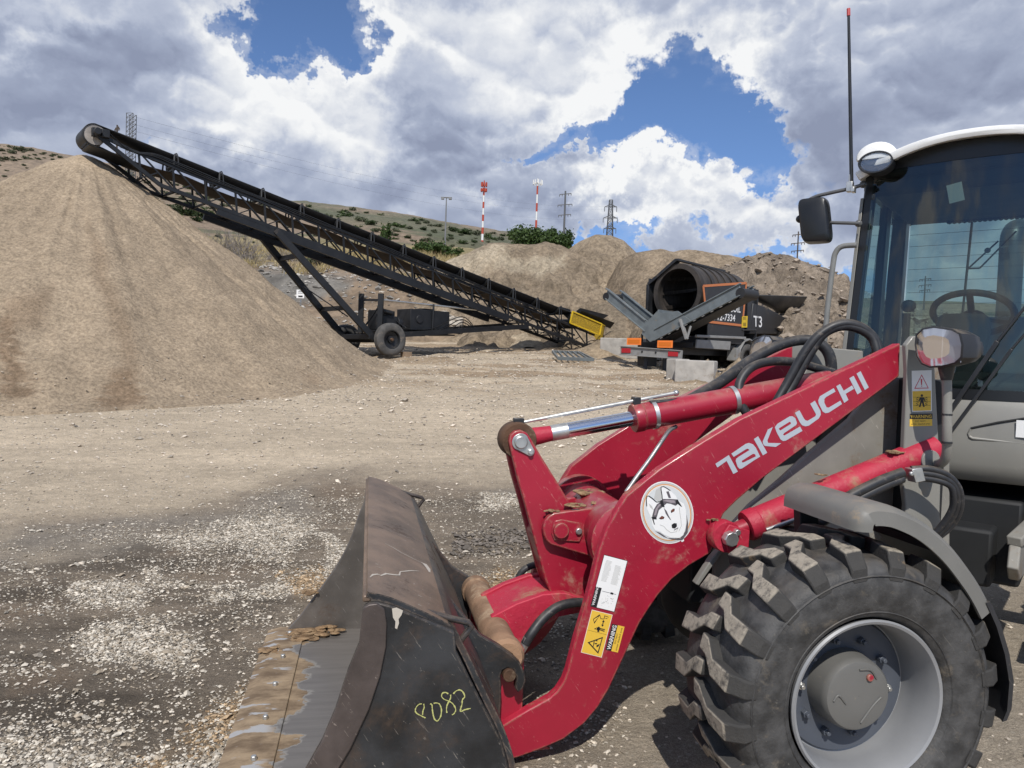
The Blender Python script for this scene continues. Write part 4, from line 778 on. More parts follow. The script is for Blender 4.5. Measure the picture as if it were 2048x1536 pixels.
text_quad('sticker_wording','enter shaded area',LD,[bil(Q,.88,.94),bil(Q,.88,.06),bil(Q,.75,.06),bil(Q,.75,.94)],1,AY+.0013,K_,arm,bold=False)
# ---- front frame and tower
TOW=[(1812,690),(1826,672),(1872,672),(1870,735),(1882,960),(1880,1028),(1892,1110),(1806,1110),(1812,1010),(1806,960),(1815,740)]
tow=poly(TOW,.52); tower=MB().prism(tow,(0,-.03,0)).build('arm_tower',M['gray'],loader,.006); MB().prism(setx(tow,-.49),(0,-.03,0)).build('arm_tower',M['gray'],loader,.006)
FR=[(1795,690),(1760,760),(1700,838),(1620,905),(1560,960),(1500,1010),(1455,1060),(1430,1130),(1420,1240),(1560,1250),(1900,1250),(1900,700)]
fr_=poly(FR,.33); MB().prism(fr_,(0,-.03,0)).build('front_frame_plate',M['graydirty'],loader,.006); MB().prism(setx(fr_,-.30),(0,-.03,0)).build('front_frame_plate',M['gray'],loader,.006)
b=MB(); b.box((-.35,0,.62),(1.05,.56,.42)); b.box((.10,0,.75),(.30,.56,.30)); b.box((-.78,0,1.2),(.12,1.0,.9)); b.build('front_frame_box',M['dark'],loader,.01)
b=MB(); b.prism(poly([(1470,1070),(1500,1058),(1448,1100),(1398,1172),(1391,1168),(1425,1115)],.45),(0,-.04,0)); b.build('frame_edge',M['gray'],loader,.004)
b=MB(); b.cyl((0,-1.05,.55),(0,1.05,.55),.11,None,20); b.ball((0,0,.55),(.25,.28,.24),16,10); b.build('front_axle',M['dark'],loader)
# tower stickers
TY=.5206; st=MB(); mats=[W_,K_,Y_,PK]
st.m=0; decal(st,z5([(178,165),(485,155),(487,785),(185,795)]),TY); lay2(st,2,z5([(190,480),(475,470),(476,775),(196,783)]),1,TY)
lay2(st,3,z5([(332,222),(442,436),(218,441)]),1,TY); lay2(st,0,z5([(332,245),(424,424),(238,428)]),2,TY); lay2(st,3,z5([(318,290),(342,290),(336,385),(324,385)]),3,TY); lay2(st,3,z5(ell(333,402,8,8,0,10)),3,TY)
lay2(st,1,z5(ell(336,545,18,20,0,12)),2,TY); lay2(st,1,z5([(300,575),(372,575),(392,640),(380,645),(362,600),(362,640),(380,720),(355,722),(335,650),(312,725),(290,722),(312,640),(312,600),(298,640),(286,634)]),2,TY)
for k in range(5):
    y=570+k*27
    for x in(248,385): lay2(st,1,z5([(x,y+14),(x+36,y-4),(x+36,y+6),(x,y+24)]),2,TY)
for y in(568,634,696): lay2(st,1,z5([(205,y),(470,y),(470,y+4),(205,y+4)]),2,TY)
st.m=2; decal(st,z5([(148,908),(492,905),(495,1010),(146,1020)]),TY); st.m=1; decal(st,z5([(150,825),(498,822),(498,904),(150,908)]),TY); st.build('warning_sticker',mats,tower,smooth=0)
text_quad('sticker_wording','WARNING',LD,z5([(162,895),(485,890),(485,840),(162,845)]),1,TY+.0008,Y_,tower)
text_quad('sticker_wording','DO NOT',LD,z5([(235,953),(395,950),(395,925),(235,928)]),1,TY+.0008,K_,tower,bold=False); text_quad('sticker_wording','enter shaded area',LD,z5([(175,996),(465,990),(465,965),(175,970)]),1,TY+.0008,K_,tower,bold=False)
pin('tower_pin',(1846,918),.52,.046,'gray',.05,tower); pin('bolt_head',(1868,898),.52,.020,'zinc',.03,tower)
# ---- wheels
TR,TZ,TYO=.533,.55,1.185
def make_wheel(name):
    root=bpy.data.objects.new(name,None); COL.objects.link(root); root.empty_display_size=.1
    # built around origin, outer face toward +y
    w=.43; o=.0
    prof=[(-.03,.285),(.0,.30),(.012,.33),(.018,.40),(.014,.445),(-.006,.474),(-.04,.484),(-.12,.488),(-.215,.490),(-.31,.488),(-.39,.484),(-.424,.474),(-.444,.445),(-.448,.40),(-.442,.33),(-.43,.30),(-.40,.285)]
    b=MB(); b.lathe(prof,(0,0,0),(0,1,0),96); b.lathe([(.016,.437),(.021,.441),(.016,.445)],(0,0,0),(0,1,0),96); b.lathe([(.004,.312),(.010,.316),(.006,.320)],(0,0,0),(0,1,0),96); ty=b.build('tyre',M['sidewall'],root,smooth=50)
    b=MB(); NL=20
    def arc(pl,dr0,dr1,side=1):
        n=len(pl); top=[];bot=[]
        for(s,y,tp) in pl:
            a=s/TR; r1=TR-tp; r0=.478-max(0,tp-.0)*.8; r0=min(r0,r1-.004)
            top.append((r1*math.sin(a),y,r1*math.cos(a))); bot.append((r0*math.sin(a),y,r0*math.cos(a)))
        return top,bot
    for k in range(NL):
        s0=k*2*math.pi*TR/NL
        for side in(1,-1):
            off=s0+(0 if side>0 else math.pi*TR/NL)
            yc=-.215
            # (s along travel, distance from outer face, drop)
            shp=[(-.070,.245,.006),(-.066,.190,.002),(-.016,.128,.001),(-.010,.020,.008),(-.006,-.018,.062),(.066,-.018,.062),(.058,.020,.008),(.046,.118,.001),(-.004,.178,.002),(-.010,.240,.006)]
            pl=[(off+ (s-.01),(-d if side>0 else -.43+d),tp) for s,d,tp in shp]
            tpv,bt=arc(pl,0,0); n=len(pl)
            vs=[Vector(q) for q in tpv+bt]; fs=[(i,i+n,(i+1)%n+n,(i+1)%n) for i in range(n)]
            m=n//2
            for i in range(m-1): fs.append((i,i+1,n-2-i,n-1-i))
            b.add(vs,fs)
    tr=b.build('tread',M['tread'],ty,.007,smooth=30)
    b=MB(); rp_=[(-.02,.283),(-.003,.287),(.004,.281),(.0,.272),(-.02,.264),(-.05,.256),(-.10,.250),(-.125,.252),(-.16,.247),(-.172,.22),(-.172,.05)]; b.lathe(rp_,(0,0,0),(0,1,0),80); rm=b.build('rim',M['rim'],root,smooth=40)
    M['dish']=M.get('dish') or mat('wheel_dish_paint',(.075,.085,.105),.5,.1,.06,6)
    b=MB(); b.lathe([(-.166,.2465),(-.150,.236),(-.146,.19),(-.158,.145),(-.160,.02)],(0,0,0),(0,1,0),64); b.build('wheel_disc',M['dish'],rm)
    for k in range(10):
        a=2*math.pi*(k+.3)/10; c=(.172*math.cos(a),-.156,.172*math.sin(a)); b=MB(); b.cyl(c,(c[0],-.128,c[2]),.0145,.0145,6); b.cyl((c[0],-.129,c[2]),(c[0],-.116,c[2]),.009,.008,10); b.build('wheel_nut',M['dish'] if k%5 else M['zinc'],rm,.0015)
    b=MB(); b.lathe([(-.165,.134),(-.085,.128),(-.070,.125),(-.060,.118),(-.057,.108),(-.055,.03),(-.055,.001)],(0,0,0),(0,1,0),64); hb_=b.build('hub',M['hub'] if 'hub' in M else M.setdefault('hub',mat('hub_paint',(.125,.123,.115),.5,0,.06,5,DUST,.05,8)),root,smooth=30)
    b=MB(); b.cyl((-.045,-.056,.060),(-.045,-.047,.060),.013,.012,16); b.build('drain_plug',M['red'],hb_,.002)
    pts=[]
    for ln in ([(-.085,.06),(-.06,.10),(-.01,.11)],[(-.10,-.02),(-.06,-.05),(.0,-.11)],[(.06,-.02),(.09,.02),(.115,0)]):
        q=spline([Vector((x*.85,-.054,z*.85)) for x,z in ln],6); b=MB(); b.tube(q,.0035,5); b.build('hub_rib',M['hub'],hb_)
    return root
wh=make_wheel('wheel'); wh.parent=loader; wh.location=(0,TYO,TZ); wh.rotation_euler=(0,R(7),0)
def place_wheel(loc,rz,ry):
    c=copy_tree(wh,loader); c.location=loc; c.rotation_euler=(0,ry,rz); return c
place_wheel((0,-TYO,TZ),math.pi,.2)
for s in(1,-1):
    q=XC@Vector((-1.35,s*TYO,TZ)); place_wheel(q,XC.to_euler().z+(0 if s>0 else math.pi),.5*s)
# ---- front fenders
FP=[(.080,1.135),(.078,1.175),(.060,1.208),(.02,1.226),(-.04,1.224),(-.09,1.212),(-.168,1.180),(-.24,1.135),(-.315,1.072),(-.394,.985),(-.44,.925),(-.478,.865)]
def fender(s):
    pts=[Vector((x,0,z)) for x,z in FP]; pts=spline(pts,5); rings=[]
    for i,p in enumerate(pts):
        a=pts[max(i-1,0)];c=pts[min(i+1,len(pts)-1)];d=(c-a).normalized(); nn=Vector((d.z,0,-d.x)); nn=nn if nn.z>0 or nn.x<0 else -nn
        if nn.dot(p-Vector((0,0,.4)))<0: nn=-nn
        k=min(1,i/14); lp=.055+.015*k
        cs=[(.735,0),(1.13,0),(1.165,-.006),(1.185,-.022),(1.19,-lp),(1.178,-lp),(1.172,-.03),(1.155,-.018),(1.13,-.012),(.735,-.012)]
        rings.append([p+Vector((0,s*y,0))+nn*h for y,h in cs])
    return MB().loft(rings,True,True).build('front_fender',M['fender'],loader,0,smooth=45)
fender(1); fender(-1)
MF=[(-.462,.885),(-.51,.80),(-.55,.70),(-.575,.60),(-.572,.50),(-.555,.46)]
for s in(1,-1):
    A=[Vector((x,s*.76,z)) for x,z in MF]; b=MB(); rings=[]
    for i,(x,z) in enumerate(MF): rings.append([Vector((x,s*.76,z)),Vector((x,s*1.17,z)),Vector((x+.012,s*1.19,z+.004)),Vector((x+.03,s*1.19,z)),Vector((x+.018,s*1.17,z)),Vector((x+.012,s*.76,z))])
    b.loft(rings,True,True); b.build('mud_flap',M['black'],loader,0)
    b=MB(); b.bar((-.02,s*.72,1.20),(-.04,s*.72,.95),.05,.08); b.bar((-.04,s*.72,.98),(-.12,s*.3,.95),.05,.08); b.bar((-.03,s*.70,1.195),(-.03,s*1.12,1.195),.04,.03); b.build('fender_bracket',M['dark'],loader,.004); b=MB(); b.bar((-.3,s*.74,1.06),(-.3,s*1.12,1.06),.04,.03); b.build('fender_bracket',M['dark'],loader,.004)

# crusted mud caught on the linkage
def crust(px,y,r,n):
    q=LD.fy(px,y); clump('mud_crust',(q.x,q.y,q.z),r,n,M['mudlump'],loader,.35)
for px,y,r,n in(((1105,1022),.13,.035,16),((1150,1010),.11,.05,20),((1200,1006),.10,.04,16),((1236,1008),.30,.03,14),((1430,1040),.47,.03,16),((1425,1078),.465,.025,12),((1175,985),-.1,.07,24),((1640,950),.52,.03,8),((1790,905),.52,.045,18)): crust(px,y,r,n)

b=MB(); b.prism([P(p,bucket_y+.0028) for p in ((784,1217),(793,1215),(806,1221),(803,1230),(797,1238),(798,1246),(794,1258),(790,1256),(791,1243),(786,1235))],(0,.0006,0)); b.build('concrete_smear',SCR,bucket,smooth=0)
# ---- hoses
def hose(name,pts,r,m='hose',n=10,k=8):
    """pts: (px,py,y) on the loader"""
    return MB().tube(spline([LD.fy((a,b_),y) for a,b_,y in pts],k),r,n).build(name,M[m],loader,smooth=60)
hose('hydraulic_hose',[(1380,800,-.02),(1440,765,-.12),(1500,722,-.22),(1555,692,-.25),(1605,680,-.25),(1640,688,-.22),(1660,715,-.2),(1664,770,-.2)],.029)
for k,dx in enumerate((0,13)):
    hose('hydraulic_hose',[(1552+dx,805,.12),(1575+dx,765,.12),(1608+dx,706,.14),(1640+dx*.6,668,.16),(1680+dx*.3,648+k*5,.18),(1718,652+k*6,.2),(1748-dx*.3,676,.22),(1760-dx*.4,706,.24),(1762,740,.25)],.0215)
hose('hydraulic_hose',[(1512,838,.05),(1492,825,.05),(1479,795,.03),(1480,764,.0),(1500,737,-.02),(1535,724,-.05),(1585,724,-.08),(1640,738,-.1),(1690,752,-.12)],.0225)
hose('hydraulic_hose',[(1470,793,-.05),(1530,775,-.08),(1585,759,-.1),(1640,752,-.12),(1700,760,-.12)],.018)
hose('hydraulic_hose',[(1300,806,.02),(1345,802,.02),(1395,797,.0),(1450,790,-.03)],.012)
hose('steel_pipe',[(1352,853,.0),(1338,862,.03),(1322,885,.08),(1300,918,.12),(1275,952,.16),(1252,985,.2)],.010,'zinc')
hose('hydraulic_hose',[(1180,1207,.2),(1150,1205,.22),(1115,1214,.24),(1085,1238,.26),(1062,1268,.28),(1050,1288,.28)],.021); MB().tube([LD.fy((1056,1276,),.28),LD.fy((1036,1315),.28)],[.022,.015],8).build('hose_fitting',M['zinc'],loader)
hose('hydraulic_hose',[(1085,1128,-.2),(1062,1132,-.2),(1045,1142,-.2),(1034,1160,-.2)],.017); MB().tube([LD.fy((1036,1156),-.2),LD.fy((1010,1196),-.2)],[.019,.019],10).build('hose_sleeve',M['zinc'],loader)
for k in(0,1): hose('hydraulic_hose',[(1640,1030+k*18,.62),(1700,992+k*16,.62),(1760,962+k*14,.62),(1805,945+k*12,.62)],.022-.003*k)
for k in range(3): hose('hydraulic_hose',[(1822,938+k*9,.62),(1860,938+k*10,.64),(1895,950+k*9,.66),(1918-k*6,978+k*3,.66),(1920-k*8,1018,.64),(1900-k*10,1055,.6),(1862-k*8,1082,.56),(1820-k*8,1096,.52)],.014)
b=MB(); b.prism(poly([(1808,935),(1828,932),(1835,958),(1815,962)],.60),(0,.05,0)); q=LD.fy((1821,947),.65); b.cyl(q,q+Vector((0,.012,0)),.011,.010,6); b.build('hose_clamp',M['zinc'],loader,.003)
hose('steel_pipe',[(1532,1060,.56),(1560,1050,.56),(1610,1032,.58),(1660,1012,.6)],.010,'zinc')
# ---- head lamps
M['lens']=glass('lamp_glass',(.95,.96,.97),.03,.08); M['reflector']=plain('lamp_reflector',(.40,.41,.44),.35,0); M['lampframe']=M['black']
LO=[(1834,690),(1836,670),(1848,659),(1870,655),(1905,660),(1921,669),(1926,690),(1924,714),(1912,725),(1890,731),(1862,733),(1846,726),(1838,712)]
lo=[LD.fx(p,-.60) for p in LO]; lcy=sum(p.y for p in lo)/len(lo); lcz=sum(p.z for p in lo)/len(lo)
def head_lamp(s):
    mir=lambda p,x=None,sc=1: Vector((p.x if x is None else x, s*(lcy+(p.y-lcy)*sc), lcz+(p.z-lcz)*sc))
    rings=[[mir(p,-.755,.50) for p in lo],[mir(p,-.725,.55) for p in lo],[mir(p,-.70,.88) for p in lo],[mir(p,-.66,1.02) for p in lo],[mir(p,-.63,1.05) for p in lo],[mir(p,-.595,1.07) for p in lo],[mir(p,-.592,1.0) for p in lo],[mir(p,-.605,.97) for p in lo]]
    hl=MB().loft(rings,True,True).build('head_lamp',M['black'],loader,0,smooth=40)
    b=MB(); n=len(lo); b.loft([[mir(p,-.602,.96) for p in lo],[mir(p,-.625,.90) for p in lo],[mir(p,-.655,.62) for p in lo],[mir(p,-.675,.25) for p in lo]],True,True); b.build('reflector',M['reflector'],hl,smooth=30)
    b=MB(); 
    for k in range(9): 
        y=lcy+.03+k*.011; b.box((-.604,s*y,lcz-.012),(.004,.004,.10))
    b.box((-.606,s*(lcy+.018),lcz),(.01,.008,.15)); b.box((-.612,s*(lcy-.05),lcz+.030),(.012,.095,.022)); b.box((-.612,s*(lcy-.05),lcz-.04),(.012,.095,.016)); b.box((-.612,s*(lcy-.05),lcz-.004),(.012,.095,.010)); b.build('lens_insert',C_('lens_insert_white',(.62,.63,.66),.3),hl,.002)
    b=MB(); b.loft([[mir(p,-.594,.98) for p in lo],[mir(p,-.586,.6) for p in lo]],True,False); b.flat([mir(p,-.586,.6) for p in lo]); b.build('lens',M['lens'],hl,smooth=60)
    pts=[(1893,737,.70),(1894,790,.70),(1894,860,.70),(1893,905,.68),(1886,924,.64),(1872,928,.56)]
    q=spline([Vector((p.x,s*p.y,p.z)) for p in [LD.fy((a,c),y) for a,c,y in pts]],6); MB().tube(q,.019,12).build('lamp_bracket',M['gray'],loader,smooth=50)
    b=MB(); p0=LD.fy((1893,728),.70);p1=LD.fy((1893,760),.70); b.cyl((p0.x,s*p0.y,p0.z),(p1.x,s*p1.y,p1.z),.036,.022,14); b.build('lamp_mount',M['black'],hl)
    for py in(752,829,885):
        p=LD.fy((1894,py),.70); MB().cyl((p.x,s*p.y,p.z-.004),(p.x,s*p.y,p.z+.004),.021,None,14).build('cable_tie',M['black'],loader)
head_lamp(1); head_lamp(-1)
# ================================================================== CAB (on the articulated rear frame)
def cpart(b,name,m,par=None,bevel=0,smooth=32,**k):
    return b.build(name,M[m] if isinstance(m,str) else m,par or cab,bevel,smooth,xf=XC,**k)
cab=bpy.data.objects.new('cab',None); COL.objects.link(cab); cab.parent=loader; cab.empty_display_size=.2
M['cabblack']=mat('cab_frame_black',(.012,.013,.015),.35,0,.1,6)
M['wsglass']=glass('windscreen_glass',(.50,.62,.60),.06); M['sideglass']=glass('side_glass',(.54,.67,.65),.05)
fx=-.33
def fxy(y): return fx+.075*(1-(y/.62)**2)
# front and rear frame
b=MB()
for s in(1,-1):
    b.loft([[Vector((fx+.0,s*.60,1.10)),Vector((fx+.0,s*.66,1.10)),Vector((fx-.12,s*.67,1.10)),Vector((fx-.12,s*.61,1.10))],[Vector((fx+.01,s*.585,1.6)),Vector((fx+.005,s*.645,1.6)),Vector((fx-.10,s*.655,1.6)),Vector((fx-.10,s*.60,1.6))],[Vector((fx-.03,s*.50,2.93)),Vector((fx-.035,s*.565,2.93)),Vector((fx-.12,s*.575,2.93)),Vector((fx-.12,s*.51,2.93))]],True,True)
    b.bar((-1.0,s*.635,1.1),(-1.02,s*.59,2.86),.05,.12,(1,0,0)); b.bar((-1.53,s*.64,1.1),(-1.53,s*.60,2.86),.10,.12,(1,0,0))
    b.bar((fx-.05,s*.63,1.12),(-1.55,s*.64,1.12),.06,.14); b.bar((fx-.1,s*.565,2.83),(-1.53,s*.60,2.83),.06,.12); b.bar((fx-.05,s*.635,1.58),(-1.55,s*.64,1.50),.05,.05)
b.bar((-1.55,-.6,2.82),(-1.55,.6,2.82),.08,.12); b.bar((-1.55,-.6,1.5),(-1.55,.6,1.5),.08,.16)
cpart(b,'cab_frame','cabblack',bevel=.01)
for s in(1,-1):
    b=MB(); b.loft([[Vector((fx+.004,s*.640,1.12)),Vector((fx+.004,s*.672,1.12)),Vector((fx-.05,s*.68,1.12))],[Vector((fx+.006,s*.635,1.6)),Vector((fx+.004,s*.662,1.6)),Vector((fx-.05,s*.667,1.6))],[Vector((fx-.02,s*.572,2.72)),Vector((fx-.025,s*.592,2.72)),Vector((fx-.07,s*.597,2.72))]],True,True); cpart(b,'pillar_trim','gray',bevel=.004)
# glass
ys=np.linspace(-.60,.60,17)
def frontp(y,z):
    k=(z-1.55)/1.38; w=.60-.085*k; return Vector((fx+.012+.075*(1-(y/.6)**2)-.03*k,y/.6*w,z))
b=MB(); b.loft([[frontp(y,z) for y in ys] for z in np.linspace(1.56,2.93,9)],False,False); cpart(b,'windscreen','wsglass',smooth=80)
b=MB()
for z0,z1 in((1.545,1.60),(2.86,2.96)):
    b=MB(); b.loft([[frontp(y,z0)+Vector((.004,0,0)) for y in ys],[frontp(y,z1)+Vector((.004,0,0)) for y in ys],[frontp(y,z1)-Vector((.05,0,0)) for y in ys],[frontp(y,z0)-Vector((.05,0,0)) for y in ys]],False,False)
    cpart(b,'windscreen_seal','cabblack',smooth=60)
for s in(1,-1):
    b=MB(); b.flat([Vector((fx-.1,s*.625,1.6)),Vector((-.99,s*.638,1.53)),Vector((-.99,s*.588,2.8)),Vector((fx-.13,s*.56,2.8))]); cpart(b,'door_glass','sideglass')
    b=MB(); b.flat([Vector((-1.04,s*.638,1.53)),Vector((-1.5,s*.64,1.53)),Vector((-1.5,s*.598,2.8)),Vector((-1.04,s*.59,2.8))]); cpart(b,'side_glass','sideglass')
    b=MB(); b.prism([Vector((fx-.08,s*.625,1.12)),Vector((-1.5,s*.635,1.12)),Vector((-1.5,s*.635,1.5)),Vector((fx-.08,s*.62,1.58))],(0,-s*.03,0)); cpart(b,'door_panel','gray',bevel=.004)
b=MB(); b.flat([Vector((-1.55,-.56,1.58)),Vector((-1.55,.56,1.58)),Vector((-1.55,.54,2.77)),Vector((-1.55,-.54,2.77))]); cpart(b,'rear_window','sideglass')
b=MB()
for k in range(13): z=1.68+k*.083; b.box((-1.553,0,z),(.002,1.08,.0022))
cpart(b,'heater_wire','cabblack',smooth=0)
b=MB(); b.bar((-1.57,-.16,2.74),(-1.57,-.19,2.05),.012,.035,(1,0,0)); b.bar((-1.575,-.17,2.42),(-1.575,.0,2.60),.010,.010); b.bar((-1.575,-.17,2.42),(-1.575,-.10,2.42),.010,.010); b.bar((-1.575,-.10,2.42),(-1.575,.10,2.66),.010,.010); b.ball((-1.575,-.06,2.54),(.02,.02,.02),8,6); cpart(b,'rear_wiper','black')
# roof
def roofz(y): return 3.005-.16*(abs(y)/.62)**2.2
yy=list(np.linspace(-.60,.60,21)); rings=[]
for x,dz,sh in((fx+.155,-.030,.97),(fx+.15,-.008,1.0),(fx+.09,.010,1.01),(fx-.2,.022,1.03),(-.95,.02,1.05),(-1.5,.0,1.04),(-1.68,-.04,.98)):
    rings.append([Vector((x-.06*(abs(y)/.6)**2,y*sh,roofz(y)+dz)) for y in yy]+[Vector((x-.06*(abs(y)/.6)**2-(.012 if x>fx else 0),y*sh*.985,roofz(y)+dz-.022-(0 if abs(x-(fx+.155))<.01 else .022))) for y in reversed(yy)])
b=MB(); b.loft(rings,True,True); cpart(b,'roof','white',bevel=.004,smooth=50)
b=MB(); b.box((-.93,0,2.80),(1.1,1.08,.14)); b.box((-.47,0,2.87),(.30,1.06,.10)); cpart(b,'headliner','dark',bevel=.03)
b=MB()
for k in range(26): b.cyl((-1.46,-.28+k*.03,2.735),(-1.40,-.28+k*.03,2.735),.018,None,8)
b.build('sun_blind',M['dark'],cab,xf=XC)
# roof lamps in the front corners
for s in(1,-1):
    c=Vector((fx+.075,s*.485,2.905))
    b=MB(); rings=[]
    for x,ry,rz in((-.20,.06,.04),(-.12,.092,.08),(-.02,.108,.088),(.035,.108,.084),(.045,.100,.074)):
        rings.append([c+Vector((x,ry*math.cos(a),.018+rz*math.sin(a) if math.sin(a)>-.15 else .018-rz*.15)) for a in [2*math.pi*k/28 for k in range(28)]])
    b.loft(rings,True,True); rl=cpart(b,'roof_lamp','white',smooth=60)
    def el(x,ry,rz,dz=0): return [XC@(c+Vector((x,ry*math.cos(a),dz+rz*math.sin(a)))) for a in [2*math.pi*k/28 for k in range(28)]]
    b=MB(); b.loft([el(-.12,.08,.05,-.02),el(.03,.097,.066,-.016),el(.052,.094,.063,-.016),el(.052,.086,.055,-.016),el(.036,.082,.052,-.016)],True,True); b.build('lamp_housing',M['black'],rl,smooth=45)
    b=MB(); b.loft([el(.037,.081,.051,-.016),el(.0,.06,.04,-.016)],True,True); b.build('reflector',plain('roof_lamp_reflector',(.22,.23,.25),.22,.8) if 'rlr' not in M else M['rlr'],rl); b=MB(); b.loft([el(.046,.085,.054,-.016),el(.060,.05,.03,-.016)],True,True); b.build('lens',M['lens'],rl,smooth=70)
# lower nose panel
yq=list(np.linspace(-.58,.62,15)); rings=[]
for z,o in((1.545,.0),(1.50,.02),(1.32,.035),(1.20,.03),(1.12,.0),(1.10,-.04)): rings.append([Vector((fxy(y)+.01+o,y,z-(0 if z>1.2 else .05*max(0,-.1-y)*-1))) for y in yq])
b=MB(); b.loft(rings,False,False); b.loft([[p-Vector((.5,0,0)) for p in rings[0]],rings[0]],False,False); b.loft([rings[-1],[p-Vector((.5,0,0)) for p in rings[-1]]],False,False); nose=cpart(b,'nose_panel','gray',smooth=50)
for zz,w_,mm in((((.06,1.39),(.18,1.43),(.45,1.50)),.006,'dark'),(((.055,1.345),(.07,1.336),(.45,1.322)),.009,'gray'),(((.06,1.385),(.05,1.36),(.056,1.343)),.006,'gray')):
    b=MB(); b.tube([Vector((fxy(y)+.043-.004*(mm=='dark'),y,z)) for y,z in zz],w_,8); cpart(b,'panel_crease',mm,nose,smooth=60)
b=MB(); b.prism([Vector((fxy(.30)+.053,y,z)) for y,z in((.262,1.36),(.40,1.36),(.40,1.45),(.262,1.45))],(.001,0,0)); cpart(b,'panel_sticker',W_,nose,smooth=0)
# interior
b=MB(); b.box((-.95,0,1.14),(1.15,1.2,.08)); b.box((-.62,-.02,1.5),(.22,1.1,.36),Matrix.Rotation(.3,3,'Y')); b.box((-1.0,-.50,1.68),(.85,.18,.30)); b.box((-1.0,.50,1.60),(.85,.18,.20)); b.box((-1.45,0,1.5),(.15,1.2,.3)); cpart(b,'dashboard','dark',bevel=.03)
wn=Vector((-.52,0,.855)); wc=Vector((-.86,-.04,2.055)); u=Vector((0,1,0)); w_=wn.cross(u)
b=MB(); b.tube([wc+(u*math.cos(a)+w_*math.sin(a))*.215 for a in [2*math.pi*k/40 for k in range(41)]],.020,10,False)
for a in(.5,2.64,4.71): b.bar(wc+(u*math.cos(a)+w_*math.sin(a))*.20,wc-wn*.03,.035,.02)
b.ball(wc-wn*.02,(.07,.07,.04),12,8); sw=cpart(b,'steering_wheel','dark',smooth=60)
b=MB(); b.loft([[Vector((x,-.07+y*sc,z)) for x,y in((-.78,-.13),(-.70,-.15),(-.66,0),(-.70,.15),(-.78,.13),(-.80,0))] for z,sc in((1.55,.7),(1.80,.85),(1.93,1.0),(2.02,.95),(2.045,.7))],True,True); cpart(b,'steering_column','dark',bevel=.015,smooth=60)
b=MB(); q=CB.fx((1812,655),-.8); b.tube([(q.x,q.y,q.z-.25),(q.x,q.y,q.z-.02),(q.x+.01,q.y,q.z+.09)],[.03,.022,.026],10); b.ball((q.x+.012,q.y+.01,q.z+.135),(.038,.045,.04),12,8); cpart(b,'joystick','dark',smooth=60)
M['seat']=mat('grey_seat_fabric',(.20,.21,.20),.8)
b=MB(); b.box((-1.15,.02,1.62),(.48,.50,.14)); b.box((-1.36,.02,1.86),(.12,.46,.42),Matrix.Rotation(-.15,3,'Y')); cpart(b,'seat','seat',bevel=.05)
b=MB(); q=CB.fx((1909,383),fxy(-.1)+.01); b.box(q+Vector((-.035,0,0)),(.003,.075,.105),Matrix.Rotation(.2,3,'X')); cpart(b,'hanging_tag',C_('tag_card',(.24,.26,.26)),bevel=.001)
# wipers
b=MB(); w0=Vector((fxy(-.1)+.06,-.10,1.36)); w1=Vector((fxy(.15)+.05,.16,1.86)); w2=Vector((fxy(.4)+.05,.40,2.25)); b.bar(w0,w1,.022,.03,(1,0,0)); b.bar(w1,w2,.014,.02,(1,0,0)); d=Vector((.0,.05,-.03)); b.bar(w0+d,w1+d*1.3,.016,.022,(1,0,0)); b.bar(w1+d*1.3,w2+d*1.6,.012,.02,(1,0,0)); b.cyl(w0-Vector((.06,0,0)),w0+Vector((.02,0,0)),.035,None,14); cpart(b,'windscreen_wiper','black',bevel=.003)
# mirror, antenna, handrail on the far front pillar
def cp_(l,X): return [CB.fx(p,X) for p in l]
b=MB(); b.tube(spline(cp_([(1730,368),(1700,377),(1660,386),(1632,393),(1614,404),(1606,424),(1603,446)],-.27),6),.0115,10); b.tube(spline(cp_([(1720,447),(1690,446),(1640,445),(1612,446),(1602,452)],-.27),5),.0105,10)
for p in cp_([(1726,369),(1717,447)],-.29): b.ball(p,(.022,.022,.022),8,6)
mir=cpart(b,'mirror_arm','zinc' if False else mat('grey_tube',(.12,.12,.12),.4,.3),smooth=60)
q=CB.fx((1630,441),-.25); rings=[]
for x,sc in((.045,.80),(.035,.95),(.0,1.0),(-.035,1.0),(-.04,.93)):
    rg=[]
    for k in range(32):
        a=2*math.pi*k/32; c,s_=math.cos(a),math.sin(a); e_=.35
        yy_=.087*sc*math.copysign(abs(c)**e_,c); zz_=.140*sc*math.copysign(abs(s_)**e_,s_); rg.append(q+Vector((x,yy_-.02*zz_/.14,zz_)))
    rings.append(rg)
b=MB(); b.loft(rings,True,True); mh=cpart(b,'mirror','cabblack',smooth=50); b=MB(); b.loft([[p*1 for p in rings[-1]],[p+Vector((-.002,0,0)) for p in rings[-1]]],True,True); cpart(b,'mirror_glass',M['chrome'],mh)
b=MB(); q=CB.fx((1600,438),-.27); b.ball(q,(.025,.025,.025),10,8); cpart(b,'mirror_knob','cabblack',mh,smooth=60)
a0,a1=CB.fx((1703,364),-.26),CB.fx((1697,19),-.26)
b=MB(); b.tube([a0,a0.lerp(a1,.5),a1],[.0115,.010,.008],8); an_=cpart(b,'antenna','cabblack',smooth=60)
b=MB(); b.tube([a0.lerp(a1,.963),a1+(a1-a0)*.005],[.0105,.0105],8); cpart(b,'antenna_tip',plain('red_cap',(.45,.05,.05),.5),an_)
b=MB(); q=CB.fx((1700,374),-.26); b.box(q,(.04,.035,.06)); b.cyl(q+Vector((0,0,.02)),q+Vector((0,0,.075)),.010,.010,8); b.box(q+Vector((0,.02,-.02)),(.05,.02,.03)); cpart(b,'antenna_clamp','zinc',an_,bevel=.003)
